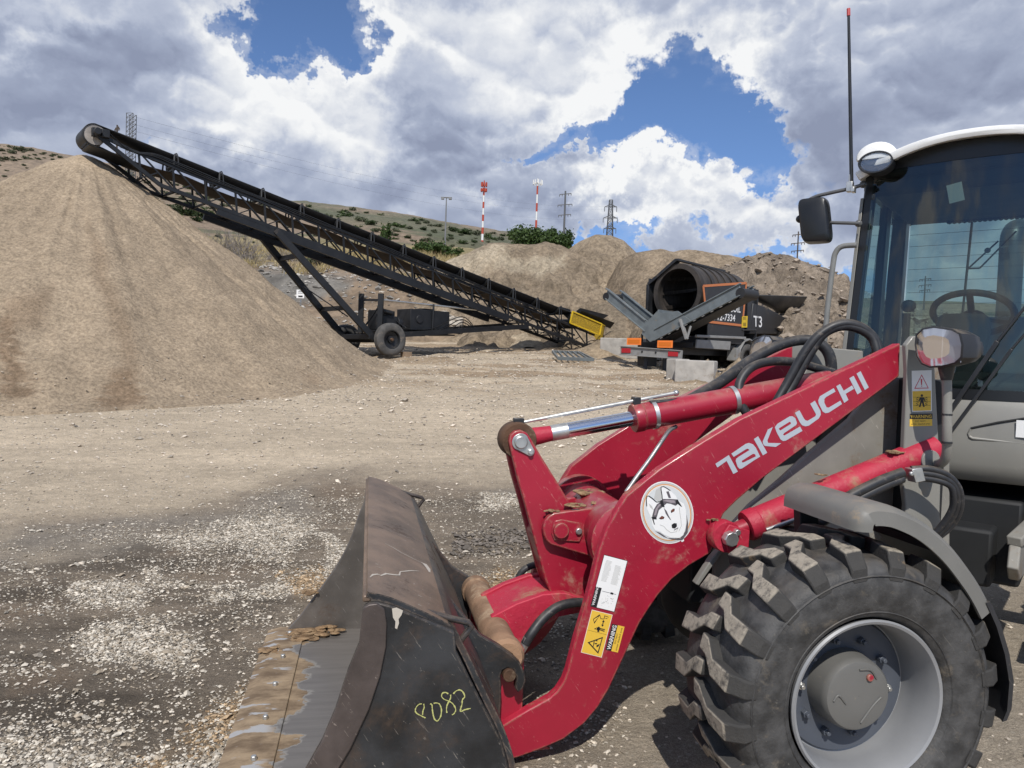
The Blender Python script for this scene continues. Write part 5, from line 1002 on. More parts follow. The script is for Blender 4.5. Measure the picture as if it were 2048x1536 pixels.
b=MB(); b.tube(spline(cp_([(1646,720),(1651,660),(1657,600),(1666,530),(1671,506),(1684,493),(1714,490)],-.29),6),.0165,12); cpart(b,'grab_rail',mat('grey_rail',(.20,.20,.19),.45,.2),smooth=60)
# rear body, exhaust and frame
rear=MB(); rear.box((-2.3,0,1.42),(1.45,1.15,.82)); rear.box((-3.02,0,1.25),(.2,1.2,.9)); hood=cpart(rear,'engine_hood','gray',bevel=.06)
b=MB(); b.tube(spline([(-2.35,.01,1.8),(-2.35,.01,2.5),(-2.36,.01,2.72),(-2.40,.02,2.79),(-2.48,.04,2.82)],6),.082,18); cpart(b,'exhaust_pipe',mat('exhaust_steel',(.10,.10,.10),.45,.5),hood,smooth=60)
b=MB(); b.box((-1.6,0,.78),(2.6,.62,.46)); b.box((-.35,0,.72),(.5,.4,.30)); b.cyl((-1.35,-1.05,.55),(-1.35,1.05,.55),.11,None,18); cpart(b,'rear_frame','dark',bevel=.02)
b=MB(); b.prism([Vector((-.45,.33,.62)),Vector((-.45,.33,.80)),Vector((-.25,.33,.86)),Vector((.05,.33,.84)),Vector((.12,.33,.74)),Vector((.0,.33,.66))],(0,-.05,0)); b.bar((-.5,.42,.98),(.05,.30,.86),.07,.05); cpart(b,'articulation_joint','graydirty',bevel=.008)
b=MB(); b.prism([Vector((-.40,.56,.75)),Vector((-1.0,.56,.75)),Vector((-1.0,.56,1.08)),Vector((-.40,.56,1.02))],(0,-.03,0)); cpart(b,'side_skirt','gray',bevel=.006)
b=MB(); b.box((-.55,.72,.62),(.42,.22,.03)); b.box((-.55,.72,.36),(.42,.22,.03)); b.bar((-.36,.8,.34),(-.36,.8,.95),.03,.03); b.bar((-.74,.8,.34),(-.74,.8,.95),.03,.03); cpart(b,'cab_step','gray',bevel=.004)
# ================================================================== STACKING CONVEYOR
nwc=W(780,683,24.0); th=R(40); b2=Vector((-math.sin(th),math.cos(th),0)); axc=nwc+b2*1.5
CVZ=Gz(axc.x,axc.y); CV=Frame((axc.x,axc.y,CVZ),R(220))
conv=thing('stacking_conveyor','long black lattice stacking conveyor raised over the sand pile on two wheels','conveyor',CV.o,CV.ang)
M['cblack']=mat('conveyor_black_paint',(.009,.010,.012),.5,0,.25,3,(.07,.055,.042),.06,3,topdust=.10,dustcol=(.14,.115,.09))
M['belt']=mat('conveyor_belt',(.016,.017,.019),.55,0,.2,2); M['beltdirty']=mat('dirty_belt_underside',(.050,.036,.025),.8,0,.3,2)
topz=lambda s:3.50+.225*s
botz=lambda s:2.90+.222*s
edz=lambda s:3.965+.2115*s
def cpt(b,name,m,par=None,bevel=0,**k): return b.build(name,M[m] if isinstance(m,str) else m,par or conv,bevel,**k)
S0,S1=-9.9,7.2; NP=20
ss=[S0+(S1-S0)*i/NP for i in range(NP+1)]
for sgn in(1,-1):
    y=.58*sgn; tr=MB()
    tr.bar((S0-.4,y,topz(S0-.4)),(S1+.5,y,topz(S1+.5)),.07,.07); tr.bar((S0,y,botz(S0)),(S1-.5,y,botz(S1-.5)),.08,.10)
    for i,s in enumerate(ss):
        tr.bar((s,y,botz(s)),(s+.06,y,topz(s+.06)),.05,.05)
        if i<NP:
            s2=ss[i+1]; tr.bar((s,y,botz(s)),(s2,y,topz(s2)),.04,.04)
            m_=(s+s2)/2; tr.bar((m_,y,(botz(m_)+topz(m_))/2),(s2,y,botz(s2)),.03,.03)
    tr.bar((S1-.5,y,botz(S1-.5)),(S1+1.05,y,edz(8.2)-.30),.07,.10); tr.bar((S1+.3,y,topz(S1+.3)),(S1+1.0,y,edz(8.2)-.28),.07,.09)
    cpt(tr,'side_truss','cblack',smooth=0)
b=MB()
for i,s in enumerate(ss):
    b.bar((s,-.58,botz(s)),(s,.58,botz(s)),.05,.05)
    if i<NP: b.bar((s,-.58 if i%2 else .58,botz(s)),(ss[i+1],.58 if i%2 else -.58,botz(ss[i+1])),.03,.03)
b.bar((6.6,-.5,botz(6.6)-.02),(8.0,-.5,edz(8.0)-.75),.06,.06); b.bar((6.6,-.58,botz(6.6)),(7.3,-.58,edz(8)-1.25),.05,.05)
cpt(b,'cross_bracing','cblack',smooth=0)
b=MB()
for sgn in(1,-1):
    y=.60*sgn; b.bar((5.2,y,botz(5.2)-.15),(-5.6,y,botz(-5.6)-.11),.10,.16)
cpt(b,'under_beam','cblack',smooth=0)
# belt: troughed top run, pulley wrap, sagging dirty return run
HS=8.27; HZ=edz(HS)-.285; PR=.28
def prof_b(s,flat=0):
    z=edz(s); e=.20*(1-flat); return [(y,z-e*(1-min(1,max(0,(abs(y)-.16)/.29)))) for y in(-.46,-.31,-.16,0,.16,.31,.46)]
rings=[]
for i in range(46):
    s=-9.2+(HS+9.2)*i/45; fl=sstep(HS-1.6,HS-.1,s); fl=max(float(fl),float(1-sstep(-9.2,-8.6,s))); rings.append([Vector((s,y,z)) for y,z in prof_b(s,fl)])
up_=Vector((-.2069,0,.978)); ax_=Vector((.978,0,.2069)); hc=Vector((HS,0,HZ))
for k in range(1,17):
    a=math.pi*k/16; d=up_*math.cos(a)+ax_*math.sin(a); rings.append([hc+Vector((0,y,0))+d*(PR+.005) for y in(-.46,-.31,-.16,0,.16,.31,.46)])
nb=len(rings)
for i in range(1,41):
    s=HS-.1-(HS+9.0)*i/40; sag=.07*math.sin(i*math.pi/5)**2; z=(HZ-PR)+.2115*(s-HS)+min(.10,i*.02)-sag; rings.append([Vector((s,y,z)) for y in(-.46,-.31,-.16,0,.16,.31,.46)])
b=MB(); n7=7
for k in range(len(rings)-1):
    b.m=0 if k<nb+1 else 1; v0=len(b.v)
    for r_ in(rings[k],rings[k+1]): b.v+=[tuple(p) for p in r_]
    for i in range(6): b.f.append((v0+i,v0+i+1,v0+8+i,v0+7+i)); b.mi.append(b.m)
blt=b.build('conveyor_belt',[M['belt'],M['beltdirty']],conv,smooth=50); sm=blt.modifiers.new('thickness','SOLIDIFY'); sm.thickness=.022
bm=bmesh.new(); bm.from_mesh(blt.data); bmesh.ops.remove_doubles(bm,verts=bm.verts,dist=.0005); bm.to_mesh(blt.data); bm.free()
b=MB(); b.cyl(hc+Vector((0,-.44,0)),hc+Vector((0,.44,0)),PR-.02,None,28); hp=cpt(b,'head_pulley',mat('worn_pulley',(.32,.29,.26),.6,.2,.3,4)); b=MB(); b.cyl(hc+Vector((0,-.62,0)),hc+Vector((0,.62,0)),.06,None,12); b.box(hc+Vector((-.05,.56,.03)),(.30,.14,.22)); b.cyl(hc+Vector((-.0,.60,.02)),hc+Vector((0,.82,.02)),.10,.09,14); b.box(hc+Vector((-.20,.64,.02)),(.18,.16,.2)); b.box(hc+Vector((0,-.56,0)),(.26,.12,.2)); cpt(b,'drive_motor','cblack',hp,bevel=.01)
# idlers
for k in range(13):
    s=6.3-k*1.22; b=MB()
    for sgn in(1,-1):
        z=edz(s); pts=[(s-.06,sgn*.57,topz(s)),(s-.03,sgn*.56,z-.05),(s,sgn*.545,z+.03),(s+.05,sgn*.54,z+.0),(s+.07,sgn*.57,topz(s))]
        for a,c in zip(pts[:-1],pts[1:]): b.bar(a,c,.035,.03)
        b.bar((s,sgn*.57,topz(s)+.02),(s,sgn*.18,z-.28),.04,.05)
    b.bar((s,-.58,topz(s)+.02),(s,.58,topz(s)+.02),.06,.05); idl=cpt(b,'idler_frame','cblack',smooth=0)
    b=MB()
    for sgn in(1,-1): b.cyl((s,sgn*.17,edz(s)-.255),(s,sgn*.50,edz(s)-.03),.055,None,10)
    b.cyl((s,-.15,edz(s)-.26),(s,.15,edz(s)-.26),.055,None,10); cpt(b,'idler_roller',M['roller'] if 'roller' in M else M.setdefault('roller',mat('idler_roller_steel',(.05,.05,.05),.5,.3)),idl)
b=MB()
for k,dz in enumerate((.05,.09,.13)):
    pts=[Vector((s,.64,topz(s)+dz+.015*math.sin(s*2+k))) for s in np.linspace(6.9,-7.0,26)]; pts=[hc+Vector((-.3,.6,.05)),hc+Vector((-.8,.62,-.28))]+pts
    b.tube(spline(pts,3),.017,6)
b.tube(spline([(-7.0,.64,topz(-7)+.1),(-7.6,.66,topz(-7.6)+.02),(-7.75,.66,topz(-7.7)-.25),(-7.5,.66,botz(-7.5)+.1),(-7.0,.66,botz(-7)-.1)],6),.022,6); cpt(b,'hydraulic_lines','cblack',smooth=60)
# legs, axle, wheels
b=MB()
for sgn in(1,-1): b.bar((3.5,sgn*.62,botz(3.5)-.05),(.30,sgn*1.02,.55),.14,.20); b.bar((2.45,sgn*.64,botz(2.5)-.1),(2.1,sgn*.80,2.2),.001,.001)
b=MB()
for sgn in(1,-1): b.bar((3.5,sgn*.62,botz(3.5)-.05),(.30,sgn*1.0,.55),.14,.19)
cpt(b,'leg_frame','cblack',smooth=0)
b=MB()
for f in(.22,.70):
    x=3.5+(.30-3.5)*f; z=(botz(3.5)-.05)+(.55-botz(3.5)+.05)*f; y=.62+.38*f; b.bar((x,-y,z),(x,y,z),.10,.14)
b.bar((2.0,-.78,2.2),(1.2,.9,1.2),.03,.03); cpt(b,'leg_brace','cblack',smooth=0)
b=MB(); b.bar((0,-1.45,.52),(0,1.45,.52),.18,.18); b.box((.25,0,.60),(.5,2.1,.16)); cpt(b,'axle','cblack',bevel=.01)
M['oldtyre']=mat('grey_old_tyre',(.075,.072,.068),.8,0,.25,6,(.2,.16,.12),.3,5,.3,40)
def truckwheel(name,par,c,r,w,side):
    o=bpy.data.objects.new(name,None); COL.objects.link(o); o.parent=par; o.location=c
    b=MB(); h=w/2; b.lathe([(side*(h-.02),r*.56),(side*h,r*.64),(side*h,r*.82),(side*(h-.03),r*.95),(side*(h-.06),r),(side*(-h+.06),r),(side*(-h+.03),r*.95),(side*-h,r*.82),(side*-h,r*.64),(side*(-h+.02),r*.56)],(0,0,0),(0,1,0),44); b.build('tyre',M['oldtyre'],o,smooth=40)
    b=MB(); b.lathe([(side*(h-.015),r*.57),(side*(h-.02),r*.52),(side*(h-.10),r*.48),(side*(h-.13),r*.22),(side*(h-.06),r*.2),(side*(h-.05),.001)],(0,0,0),(0,1,0),36); b.lathe([(side*(-h+.015),r*.57),(side*(-h+.02),r*.5),(side*(-h+.1),r*.4),(side*(-h+.1),.001)],(0,0,0),(0,1,0),24); rm=b.build('rim',M['cblack'],o,smooth=40)
    b=MB(); b.cyl((0,side*(h-.06),0),(0,side*(h+.01),0),r*.10,r*.09,14); b.build('hub',M['rust'],rm)
    return o
truckwheel('wheel',conv,(0,1.5,.53),.53,.30,1); truckwheel('wheel',conv,(0,-1.5,.53),.53,.30,-1)
# tow frame, engine and posts on it
b=MB()
for sgn,s1 in((1,-6.6),(-1,-6.4)): b.bar((.25,sgn*.95,.62),(s1,sgn*.60,botz(s1)-.10),.11,.17)
b.bar((-.2,-.95,.66),(-.2,.95,.66),.1,.12); b.bar((-1.7,-.85,.78),(-1.7,.85,.78),.1,.12); b.bar((-3.2,-.8,.95),(-3.2,.8,.95),.1,.12); b.box((-1.5,0,.82),(3.2,1.4,.05)); cpt(b,'tow_frame','cblack',smooth=0)
pf=bpy.data.objects.new('power_unit',None); COL.objects.link(pf); pf.parent=conv
for(px,y)in((723,-.3),(762,.75)):
    q=CV.fy((px,590),y); b=MB(); b.bar((q.x,y,.75),(q.x,y,q.z+.05),.13,.17); b.build('frame_post',M['cblack'],pf,.008)
q1,q2=CV.fy((723,600),-.3),CV.fy((762,600),.75); b=MB(); b.bar(q1,q2,.07,.07); b.bar((q1.x,-.25,.8),(q2.x,.7,q2.z-.15),.04,.04); b.build('post_brace',M['cblack'],pf)
ec=CV.fy((768,645),.1); b=MB(); b.box((ec.x,.1,1.1),(.75,.55,.5)); b.box((ec.x-.1,.1,1.42),(.45,.3,.22)); b.cyl((ec.x+.2,.1,1.3),(ec.x+.2,.1,1.62),.06,None,10); b.cyl((ec.x-.38,.25,1.15),(ec.x-.55,.25,1.15),.2,None,16); b.box((ec.x+.42,.1,1.2),(.08,.6,.65)); b.cyl((ec.x-.1,.42,1.45),(ec.x+.25,.42,1.5),.08,None,12); b.build('engine',M['cblack'],pf,.012)
x0=CV.fy((821,640),.6).x; x1=CV.fy((899,640),.6).x; b=MB(); b.box(((x0+x1)/2,.15,1.28),(abs(x1-x0),.9,.72)); b.box(((x0+x1)/2-.05,.15,1.66),(.5,.5,.08)); b.bar(((x0+x1)/2-.1,.62,.9),((x0+x1)/2-.1,.62,1.86),.09,.06); b.cyl(((x0+x1)/2+.45,.61,1.3),((x0+x1)/2+.45,.64,1.3),.14,None,18); b.build('tank_box',M['cblack'],pf,.015)
b=MB()
for k in range(5): b.tube(spline([(x0-.1*k,.5,.95+.05*k),((x0+x1)/2-.3*k,.7,1.0-.03*k),(x1-.5,.66,1.5-.1*k),(x1-1.2,.64,1.05),(x1-1.6-.2*k,.6,1.1)],6),.018,6)
b.tube(spline([(ec.x-.3,.4,1.2),(ec.x-.6,.5,1.0),(x0+.1,.55,1.05)],6),.02,6); b.build('hydraulic_lines',M['cblack'],pf,smooth=60)
qa=CV.fy((770,600),.6); b=MB(); b.tube([(qa.x,.55,qa.z),(qa.x-3.9,.5,qa.z-.05)],.035,8); b.build('exhaust_pipe',M['zinc'],pf)
# hopper, yellow guards and tail
m,t,bb=newmat('yellow_mesh'); co=t.coord(); wv=t.new('ShaderNodeTexVoronoi',feature='DISTANCE_TO_EDGE'); t.put(wv.inputs['Vector'],co); wv.inputs['Scale'].default_value=26; t.put(bb.inputs['Base Color'],t.mix(t.ss(wv.outputs[0],.04,.12),(.55,.36,.02),(.20,.13,.015))); bb.inputs['Roughness'].default_value=.6; M['ymesh']=m
G1=[CV.fy(p,.66) for p in((1145,623),(1203,648),(1199,670),(1140,646))]
b=MB(); b.prism(G1,(0,-.03,0)); yg=cpt(b,'yellow_guard','ymesh')
b=MB()
for i in range(4): b.bar(G1[i]+Vector((0,.012,0)),G1[(i+1)%4]+Vector((0,.012,0)),.05,.05)
cpt(b,'guard_frame','yellow',yg)
ga,gb=G1[1],G1[2]; b=MB(); rings=[]
for k in range(7):
    a=math.pi*.5*k/6; dx=-.55*math.sin(a); y=.66-.55*(1-math.cos(a)); rings.append([ga+Vector((dx,y-.66,-.02-.10*k/6)),gb+Vector((dx,y-.66,-.08-.08*k/6))])
rings.append([rings[-1][0]+Vector((0,-.65,0)),rings[-1][1]+Vector((0,-.65,0))])
b.loft(rings,False,False); tg=cpt(b,'tail_guard','ymesh'); b=MB(); b.tube([r_[0] for r_ in rings],.022,6); cpt(b,'guard_frame','yellow',tg)
hp_=lambda l,y:[CV.fy(p,y) for p in l]
A=hp_([(1160,616),(1219,631),(1206,643),(1152,622)],-.70); B_=[p+Vector((0,.35,-.22)) for p in A]; b=MB(); b.prism(A,(0,.03,0)); b.loft([[A[3],A[2]],[A[3]+Vector((0,.28,-.25)),A[2]+Vector((0,.28,-.25))]],False,False); cpt(b,'hopper_plate','cblack')
b=MB(); A=[CV.fx(p,CV.fy((1127,620),0).x) for p in((1121,613),(1141,619),(1141,642),(1126,628))]; b.prism(A,(.03,0,0)); b.bar(A[0],A[2],.02,.1); cpt(b,'hopper_plate','cblack')
b=MB(); xx=CV.fy((1175,640),0).x; b.prism([Vector((xx+1.0,.62,edz(xx+1)+.15)),Vector((xx-1.0,.62,edz(xx-1)+.2)),Vector((xx-1.0,.40,edz(xx-1)-.02)),Vector((xx+1.0,.40,edz(xx+1)-.02))],(0,.02,.02)); cpt(b,'hopper_plate','cblack')
b=MB(); b.bar((S0-.05,-.6,botz(S0)),(S0-.05,.6,botz(S0)),.14,.14); b.bar((S0,.58,botz(S0)-.02),(S0-1.5,.5,botz(S0)+.0),.10,.07); b.bar((S0,-.58,botz(S0)-.02),(S0-1.5,-.5,botz(S0)),.10,.07); b.bar((S0+.6,-.55,botz(S0+.6)),(S0+.6,-.45,edz(S0+.6)-.4),.06,.06); b.bar((S0+.6,-.55,botz(S0+.6)),(S0,-.55,botz(S0)),.06,.06); b.cyl((S0+.6,-.45,edz(S0+.6)-.4),(S0+.6,.45,edz(S0+.6)-.4),.2,None,18); b.bar((S0-1.4,-.5,botz(S0)+.2),(S0-1.4,-.5,botz(S0)-.35),.1,.1); b.bar((S0-1.4,.5,botz(S0)+.2),(S0-1.4,.5,botz(S0)-.35),.1,.1); cpt(b,'tail_frame','cblack',smooth=0)
cone_heap('sand_heap','small sand cone spilled under the tail of the conveyor',1200,679,28.2,1.5,(.36,.28,.19),M['earth'],701)
# ================================================================== TROMMEL
bc=W(1302,704,23.5); TZ0=Gz(bc.x,bc.y); TM=Frame((bc.x,bc.y,TZ0),math.atan2(.69,.72)); dz=bc.z-TZ0
tro=thing('trommel_screen','black trailer screening plant with an open drum and folding grey conveyors','trommel',TM.o,TM.ang)
M['tblack']=mat('trommel_black',(.020,.021,.024),.42,0,.2,3,(.12,.09,.06),.12,2,topdust=.35,dustcol=(.20,.16,.11)); M['galv']=mat('galvanised_grey',(.17,.195,.205),.45,.35,.12,4,DUST,.1,3,topdust=.3); M['tgray']=mat('chassis_grey',(.25,.25,.245),.5,.1,.1,4,MUD,.15,3)
def tp_(b,name,m,par=None,bevel=0,**k): return b.build(name,M[m] if isinstance(m,str) else m,par or tro,bevel,**k)
DC=TM.fx((1354,584),1.35); DCz=DC.z; DCy=DC.y; DR=.92
m,t,bb=newmat('drum_mesh_steel'); co=t.coord(); n=t.noise(t.scale(co,(5,1,1)),2,5); t.put(bb.inputs['Base Color'],t.mix(t.ss(n,.3,.7),(.028,.025,.023),(.075,.062,.052))); bb.inputs['Roughness'].default_value=.55; bb.inputs['Metallic'].default_value=.3; M['drum']=m
b=MB(); b.lathe([(0,DR-.16),(0,DR),(.10,DR+.02),(.16,DR+.02),(.18,DR-.01),(3.0,DR-.01),(3.02,DR-.05),(.3,DR-.05),(.3,DR-.15),(0,DR-.16)],(1.35,DCy,DCz),(1,0,0),56); dr=tp_(b,'drum','drum',smooth=40)
for k in range(5):
    b=MB(); x=2.0+k*.45; b.lathe([(0,DR-.05),(0,DR+.025),(.07,DR+.025),(.07,DR-.05)],(x,DCy,DCz),(1,0,0),48); tp_(b,'drum_ring','drum',dr)
b=MB()
for k in range(10):
    a=2*math.pi*k/10; b.bar((1.6,DCy+.82*math.cos(a),DCz+.82*math.sin(a)),(4.3,DCy+.82*math.cos(a+.5),DCz+.82*math.sin(a+.5)),.03,.12)
tp_(b,'drum_flight','drum',dr)
M['lit']=M['earth']
# frame round the drum: hexagonal front hood with side walls
HY=1.12
b=MB(); oc=[(-HY,DCz-.55),(-HY,DCz+.05),(-.1,DCz+1.0),(.05,DCz+1.04),(HY,DCz+.30),(HY,DCz-.55)]
for (y0,z0),(y1,z1) in zip(oc[3:-1],oc[4:]): 
    b.bar((1.30,DCy+y0,z0),(1.30,DCy+y1,z1),.10,.07,(1,0,0))
b.bar((1.26,DCy+.02,DCz+1.04),(4.2,DCy+.02,DCz+.98),.14,.07); b.prism([Vector((1.30,DCy+.05,DCz+1.04)),Vector((1.3,DCy+HY,DCz+.30)),Vector((1.95,DCy+HY,DCz+.30)),Vector((1.6,DCy+.05,DCz+1.04))],(0,.02,.02)); tp_(b,'drum_hood','tblack',bevel=.008)
b=MB()
for s in(1,-1): b.prism([Vector((1.32,s*1.18,.95)),Vector((1.32,s*1.18,DCz+.50 if s>0 else DCz+.10)),Vector((3.55 if s<0 else 4.35,s*1.18,DCz+.50 if s>0 else DCz+.22)),Vector((3.55 if s<0 else 4.35,s*1.18,.95))],(0,-s*.04,0))
b.prism([Vector((4.35,-1.18,.9)),Vector((4.35,1.18,.9)),Vector((4.35,1.18,DCz+.5)),Vector((4.35,-1.18,DCz+.3))],(.05,0,0)); tp_(b,'side_wall','tblack',bevel=.006)
SY=-1.185
def ty(l,y=SY): return [TM.fy(p,y) for p in l]
b=MB(); bq=ty([(1406,572),(1492,566),(1484,651),(1413,643)]); b.prism(bq,(0,-.01,0)); sb=tp_(b,'sign_board','tblack')
b=MB()
for i in range(4): b.bar(bq[i]-Vector((0,.012,0)),bq[(i+1)%4]-Vector((0,.012,0)),.075,.02,(0,1,0))
tp_(b,'sign_border',C_('sign_orange',(.50,.165,.06)),sb)
SW=C_('sign_white',(.72,.72,.72))
text_quad('sign_wording','TOP SOIL',TM,[(1439,622.5),(1481,625.5),(1481.8,610.5),(1440,606)],1,SY-.013,SW,sb)
text_quad('sign_wording','-712-7334',TM,[(1424,640),(1470,643),(1471,629.5),(1425,625)],1,SY-.013,SW,sb)
b=MB(); b.prism(ty([(1484,633),(1495,632),(1494,655),(1483,655)],-1.20),(0,-.008,0)); tp_(b,'yellow_label','yellow',sb); text_quad('label_wording','III  II',TM,[(1486,652),(1486,635),(1492,635),(1492,652)],1,-1.209,K_,sb)
# engine house and hopper to the right
b=MB(); hsl=[(1507,606),(1532,614),(1580,640),(1597,650),(1600,669),(1500,668)]; A=ty(hsl,-1.17); b.prism(A,(0,2.3,0)); eh=tp_(b,'engine_house','tblack',bevel=.03)
text_quad('fleet_number','T3',TM,[(1507,653),(1524,655),(1524,633),(1507,631)],1,-1.176,SW,eh)
b=MB(); b.prism(ty([(1497,573),(1504,574),(1503,660),(1494,660)],-1.2),(0,.06,0)); b.prism(ty([(1490,575),(1512,577),(1510,600),(1500,655),(1490,655)],-1.1),(0,2.2,0)); b.bar(TM.fy((1485,660),-1.2),TM.fy((1512,660),-1.2),.05,.05); tp_(b,'bulkhead','tblack',bevel=.01)
b=MB(); b.loft([ty([(1594,640),(1608,648),(1608,668),(1594,668)],-.9),ty([(1594,640),(1608,648),(1608,668),(1594,668)],.9)],True,True); rg=tp_(b,'radiator_grille','tblack',bevel=.02); b=MB()
for k in range(6): b.bar(TM.fy((1590,654+k*2.6),-.93),TM.fy((1603,654.5+k*2.6),-.93),.02,.03)
tp_(b,'grille_slats','galv',rg)
b=MB(); top=ty([(1523,591),(1615,594)],-1.25); bot=ty([(1512,602),(1585,638)],-.7); tb=[p+Vector((0,2.5,.1)) for p in top]; bb2=[Vector((p.x,.7,p.z)) for p in bot]
b.loft([[top[0],top[1],tb[1],tb[0]],[bot[0],bot[1],bb2[1],bb2[0]]],True,False); hh=tp_(b,'feed_hopper','tblack'); sm=hh.modifiers.new('t','SOLIDIFY'); sm.thickness=.03
# chassis, wheels, fenders, bumper
b=MB()
for s in(1,-1): b.bar((.1,s*.55,.62),(7.6,s*.55,.72),.12,.22)
b.box((4.0,0,.82),(6.6,2.1,.18)); b.box((3.9,0,1.0),(5.6,1.9,.24)); tp_(b,'chassis','tblack',bevel=.01)
b=MB(); b.prism(ty([(1395,679),(1462,683),(1460,700),(1393,696)],-1.22),(0,.06,0)); b.bar(TM.fy((1392,672),-1.22),TM.fy((1490,676),-1.22),.08,.08); tp_(b,'side_sill','tgray',bevel=.01)
wc_=TM.fy((1488,716),-1.05)
for i,x in enumerate((wc_.x,wc_.x+1.15)):
    for s in(-1,1): truckwheel('wheel',tro,(x,s*1.05,.50),.50,.3,s)
for s in(-1,1):
    b=MB(); x=wc_.x; rings=[]
    for a,r in((-10,.62),(25,.62),(60,.62),(90,.62),(120,.62),(155,.62),(190,.62)):
        q=R(a); rings.append([Vector((x+r*math.cos(q),s*.88,.5+r*math.sin(q))),Vector((x+r*math.cos(q),s*1.24,.5+r*math.sin(q))),Vector((x+(r+.05)*math.cos(q),s*1.24,.5+(r+.05)*math.sin(q))),Vector((x+(r+.05)*math.cos(q),s*.88,.5+(r+.05)*math.sin(q)))])
    b.loft(rings,True,True); b.box((x-.72,s*1.06,.62),(.20,.36,.42)); tp_(b,'wheel_fender','tgray',bevel=.008,smooth=20)
b=MB(); b.bar((0,-1.13,.50),(0,1.17,.60),.10,.27,(0,0,1)); b.bar((-.03,-1.13,.62),(-.03,1.17,.74),.14,.03); b.bar((-.03,-1.13,.38),(-.03,1.17,.47),.14,.03); bu=tp_(b,'bumper','tgray',bevel=.006)
for i,y in enumerate((.93,-.86)):
    z=.555+.0435*y; b=MB(); b.box((-.062,y,z),(.03,.36,.15)); tp_(b,'tail_light',C_('tail_light_red',(.38,.02,.03),.25),bu,bevel=.01)
for y in(.30,-.22):
    b=MB(); b.cyl((-.07,y,.56+.0435*y),(-.05,y,.56+.0435*y),.03,None,12); tp_(b,'reflector_button','tblack',bu)
RO=C_('reflector_orange',(.85,.22,.04),.4); RD=C_('reflector_dark_orange',(.62,.16,.02),.35)
for y,dzz in((.60,.20),(-.58,.17)):
    b=MB(); b.box((-.10,y,.76+.05*y+dzz*.5),(.02,.55,.22)); rb=tp_(b,'marker_board',RO,bu); b=MB(); b.box((-.112,y,.76+.05*y+dzz*.5),(.008,.46,.12)); tp_(b,'marker_panel',RD,rb); 
b=MB(); b.bar((.2,.35,.5),(.2,.35,.02),.12,.12); b.bar((.4,-.3,.5),(.4,-.3,.02),.14,.2); b.box((.5,.5,.28),(.5,.4,.3)); b.bar((.25,.55,.6),(.25,.55,1.15),.06,.06); b.bar((.25,.55,1.15),(.9,.2,.9),.05,.05); tp_(b,'support_leg','tblack',bevel=.006)
# discharge conveyor across the back (v-shaped, folded up at both ends)
CX=-.05
def bx(l,x=CX): return [TM.fx(p,x) for p in l]
def channel(b,a,c,w=.10,h=.34,rear=.75):
    a=Vector(a);c=Vector(c)
    for dx in(0,rear):
        b.bar(a+Vector((dx,0,0)),c+Vector((dx,0,0)),.05,h,(0,0,1))
        b.bar(a+Vector((dx-.03,0,h/2)),c+Vector((dx-.03,0,h/2)),.09,.03,(0,0,1)); b.bar(a+Vector((dx-.03,0,-h/2)),c+Vector((dx-.03,0,-h/2)),.09,.03,(0,0,1))
R0,R1=TM.fx((1310,670),CX),TM.fx((1482,579),CX); L0,L1_=TM.fx((1292,652),CX),TM.fx((1213,587),CX)
fc=bpy.data.objects.new('discharge_conveyor',None); COL.objects.link(fc); fc.parent=tro
b=MB(); channel(b,R0,R1); b.build('conveyor_frame',M['galv'],fc,.004)
b=MB(); channel(b,L0,L1_,rear=.75); b.build('conveyor_frame',M['galv'],fc,.004)
b=MB(); b.prism(bx([(1283,668),(1318,626),(1355,622),(1381,641),(1300,684)],CX-.04),(.06,0,0)); b.prism(bx([(1288,650),(1317,619),(1318,626),(1283,668)],CX-.04),(.75,0,0)); b.build('conveyor_skirt',M['galv'],fc,.004)
b=MB()
for A_,B2 in((R0,R1),(L0,L1_)):
    b.prism([A_+Vector((.04,0,-.06)),B2+Vector((.04,0,-.06)),B2+Vector((.71,0,-.06)),A_+Vector((.71,0,-.06))],(0,0,-.02)); b.prism([A_+Vector((.06,0,-.22)),B2+Vector((.06,0,-.22)),B2+Vector((.69,0,-.22)),A_+Vector((.69,0,-.22))],(0,0,-.03))
b.cyl(R1+Vector((-.03,0,-.1)),R1+Vector((.78,0,-.1)),.15,None,16); b.cyl(L1_+Vector((-.03,0,-.1)),L1_+Vector((.78,0,-.1)),.13,None,16); b.build('conveyor_belt',M['belt'],fc,smooth=40)
b=MB(); q=TM.fx((1366,655),CX-.06); b.bar(q+Vector((0,.1,.25)),q+Vector((0,-.15,-.35)),.12,.07); b.bar(q+Vector((0,-.15,-.35)),q+Vector((.1,-.2,.05)),.06,.05); b.build('hinge_bracket',M['tgray'],fc,.005)
b=MB()
for k in range(9):
    p=R0.lerp(R1,.08+k*.1)+Vector((-.04,0,-.20)); b.bar(p,p+(R1-R0).normalized()*.09,.03,.04)
b.build('belt_scraper',M['tgray'],fc)
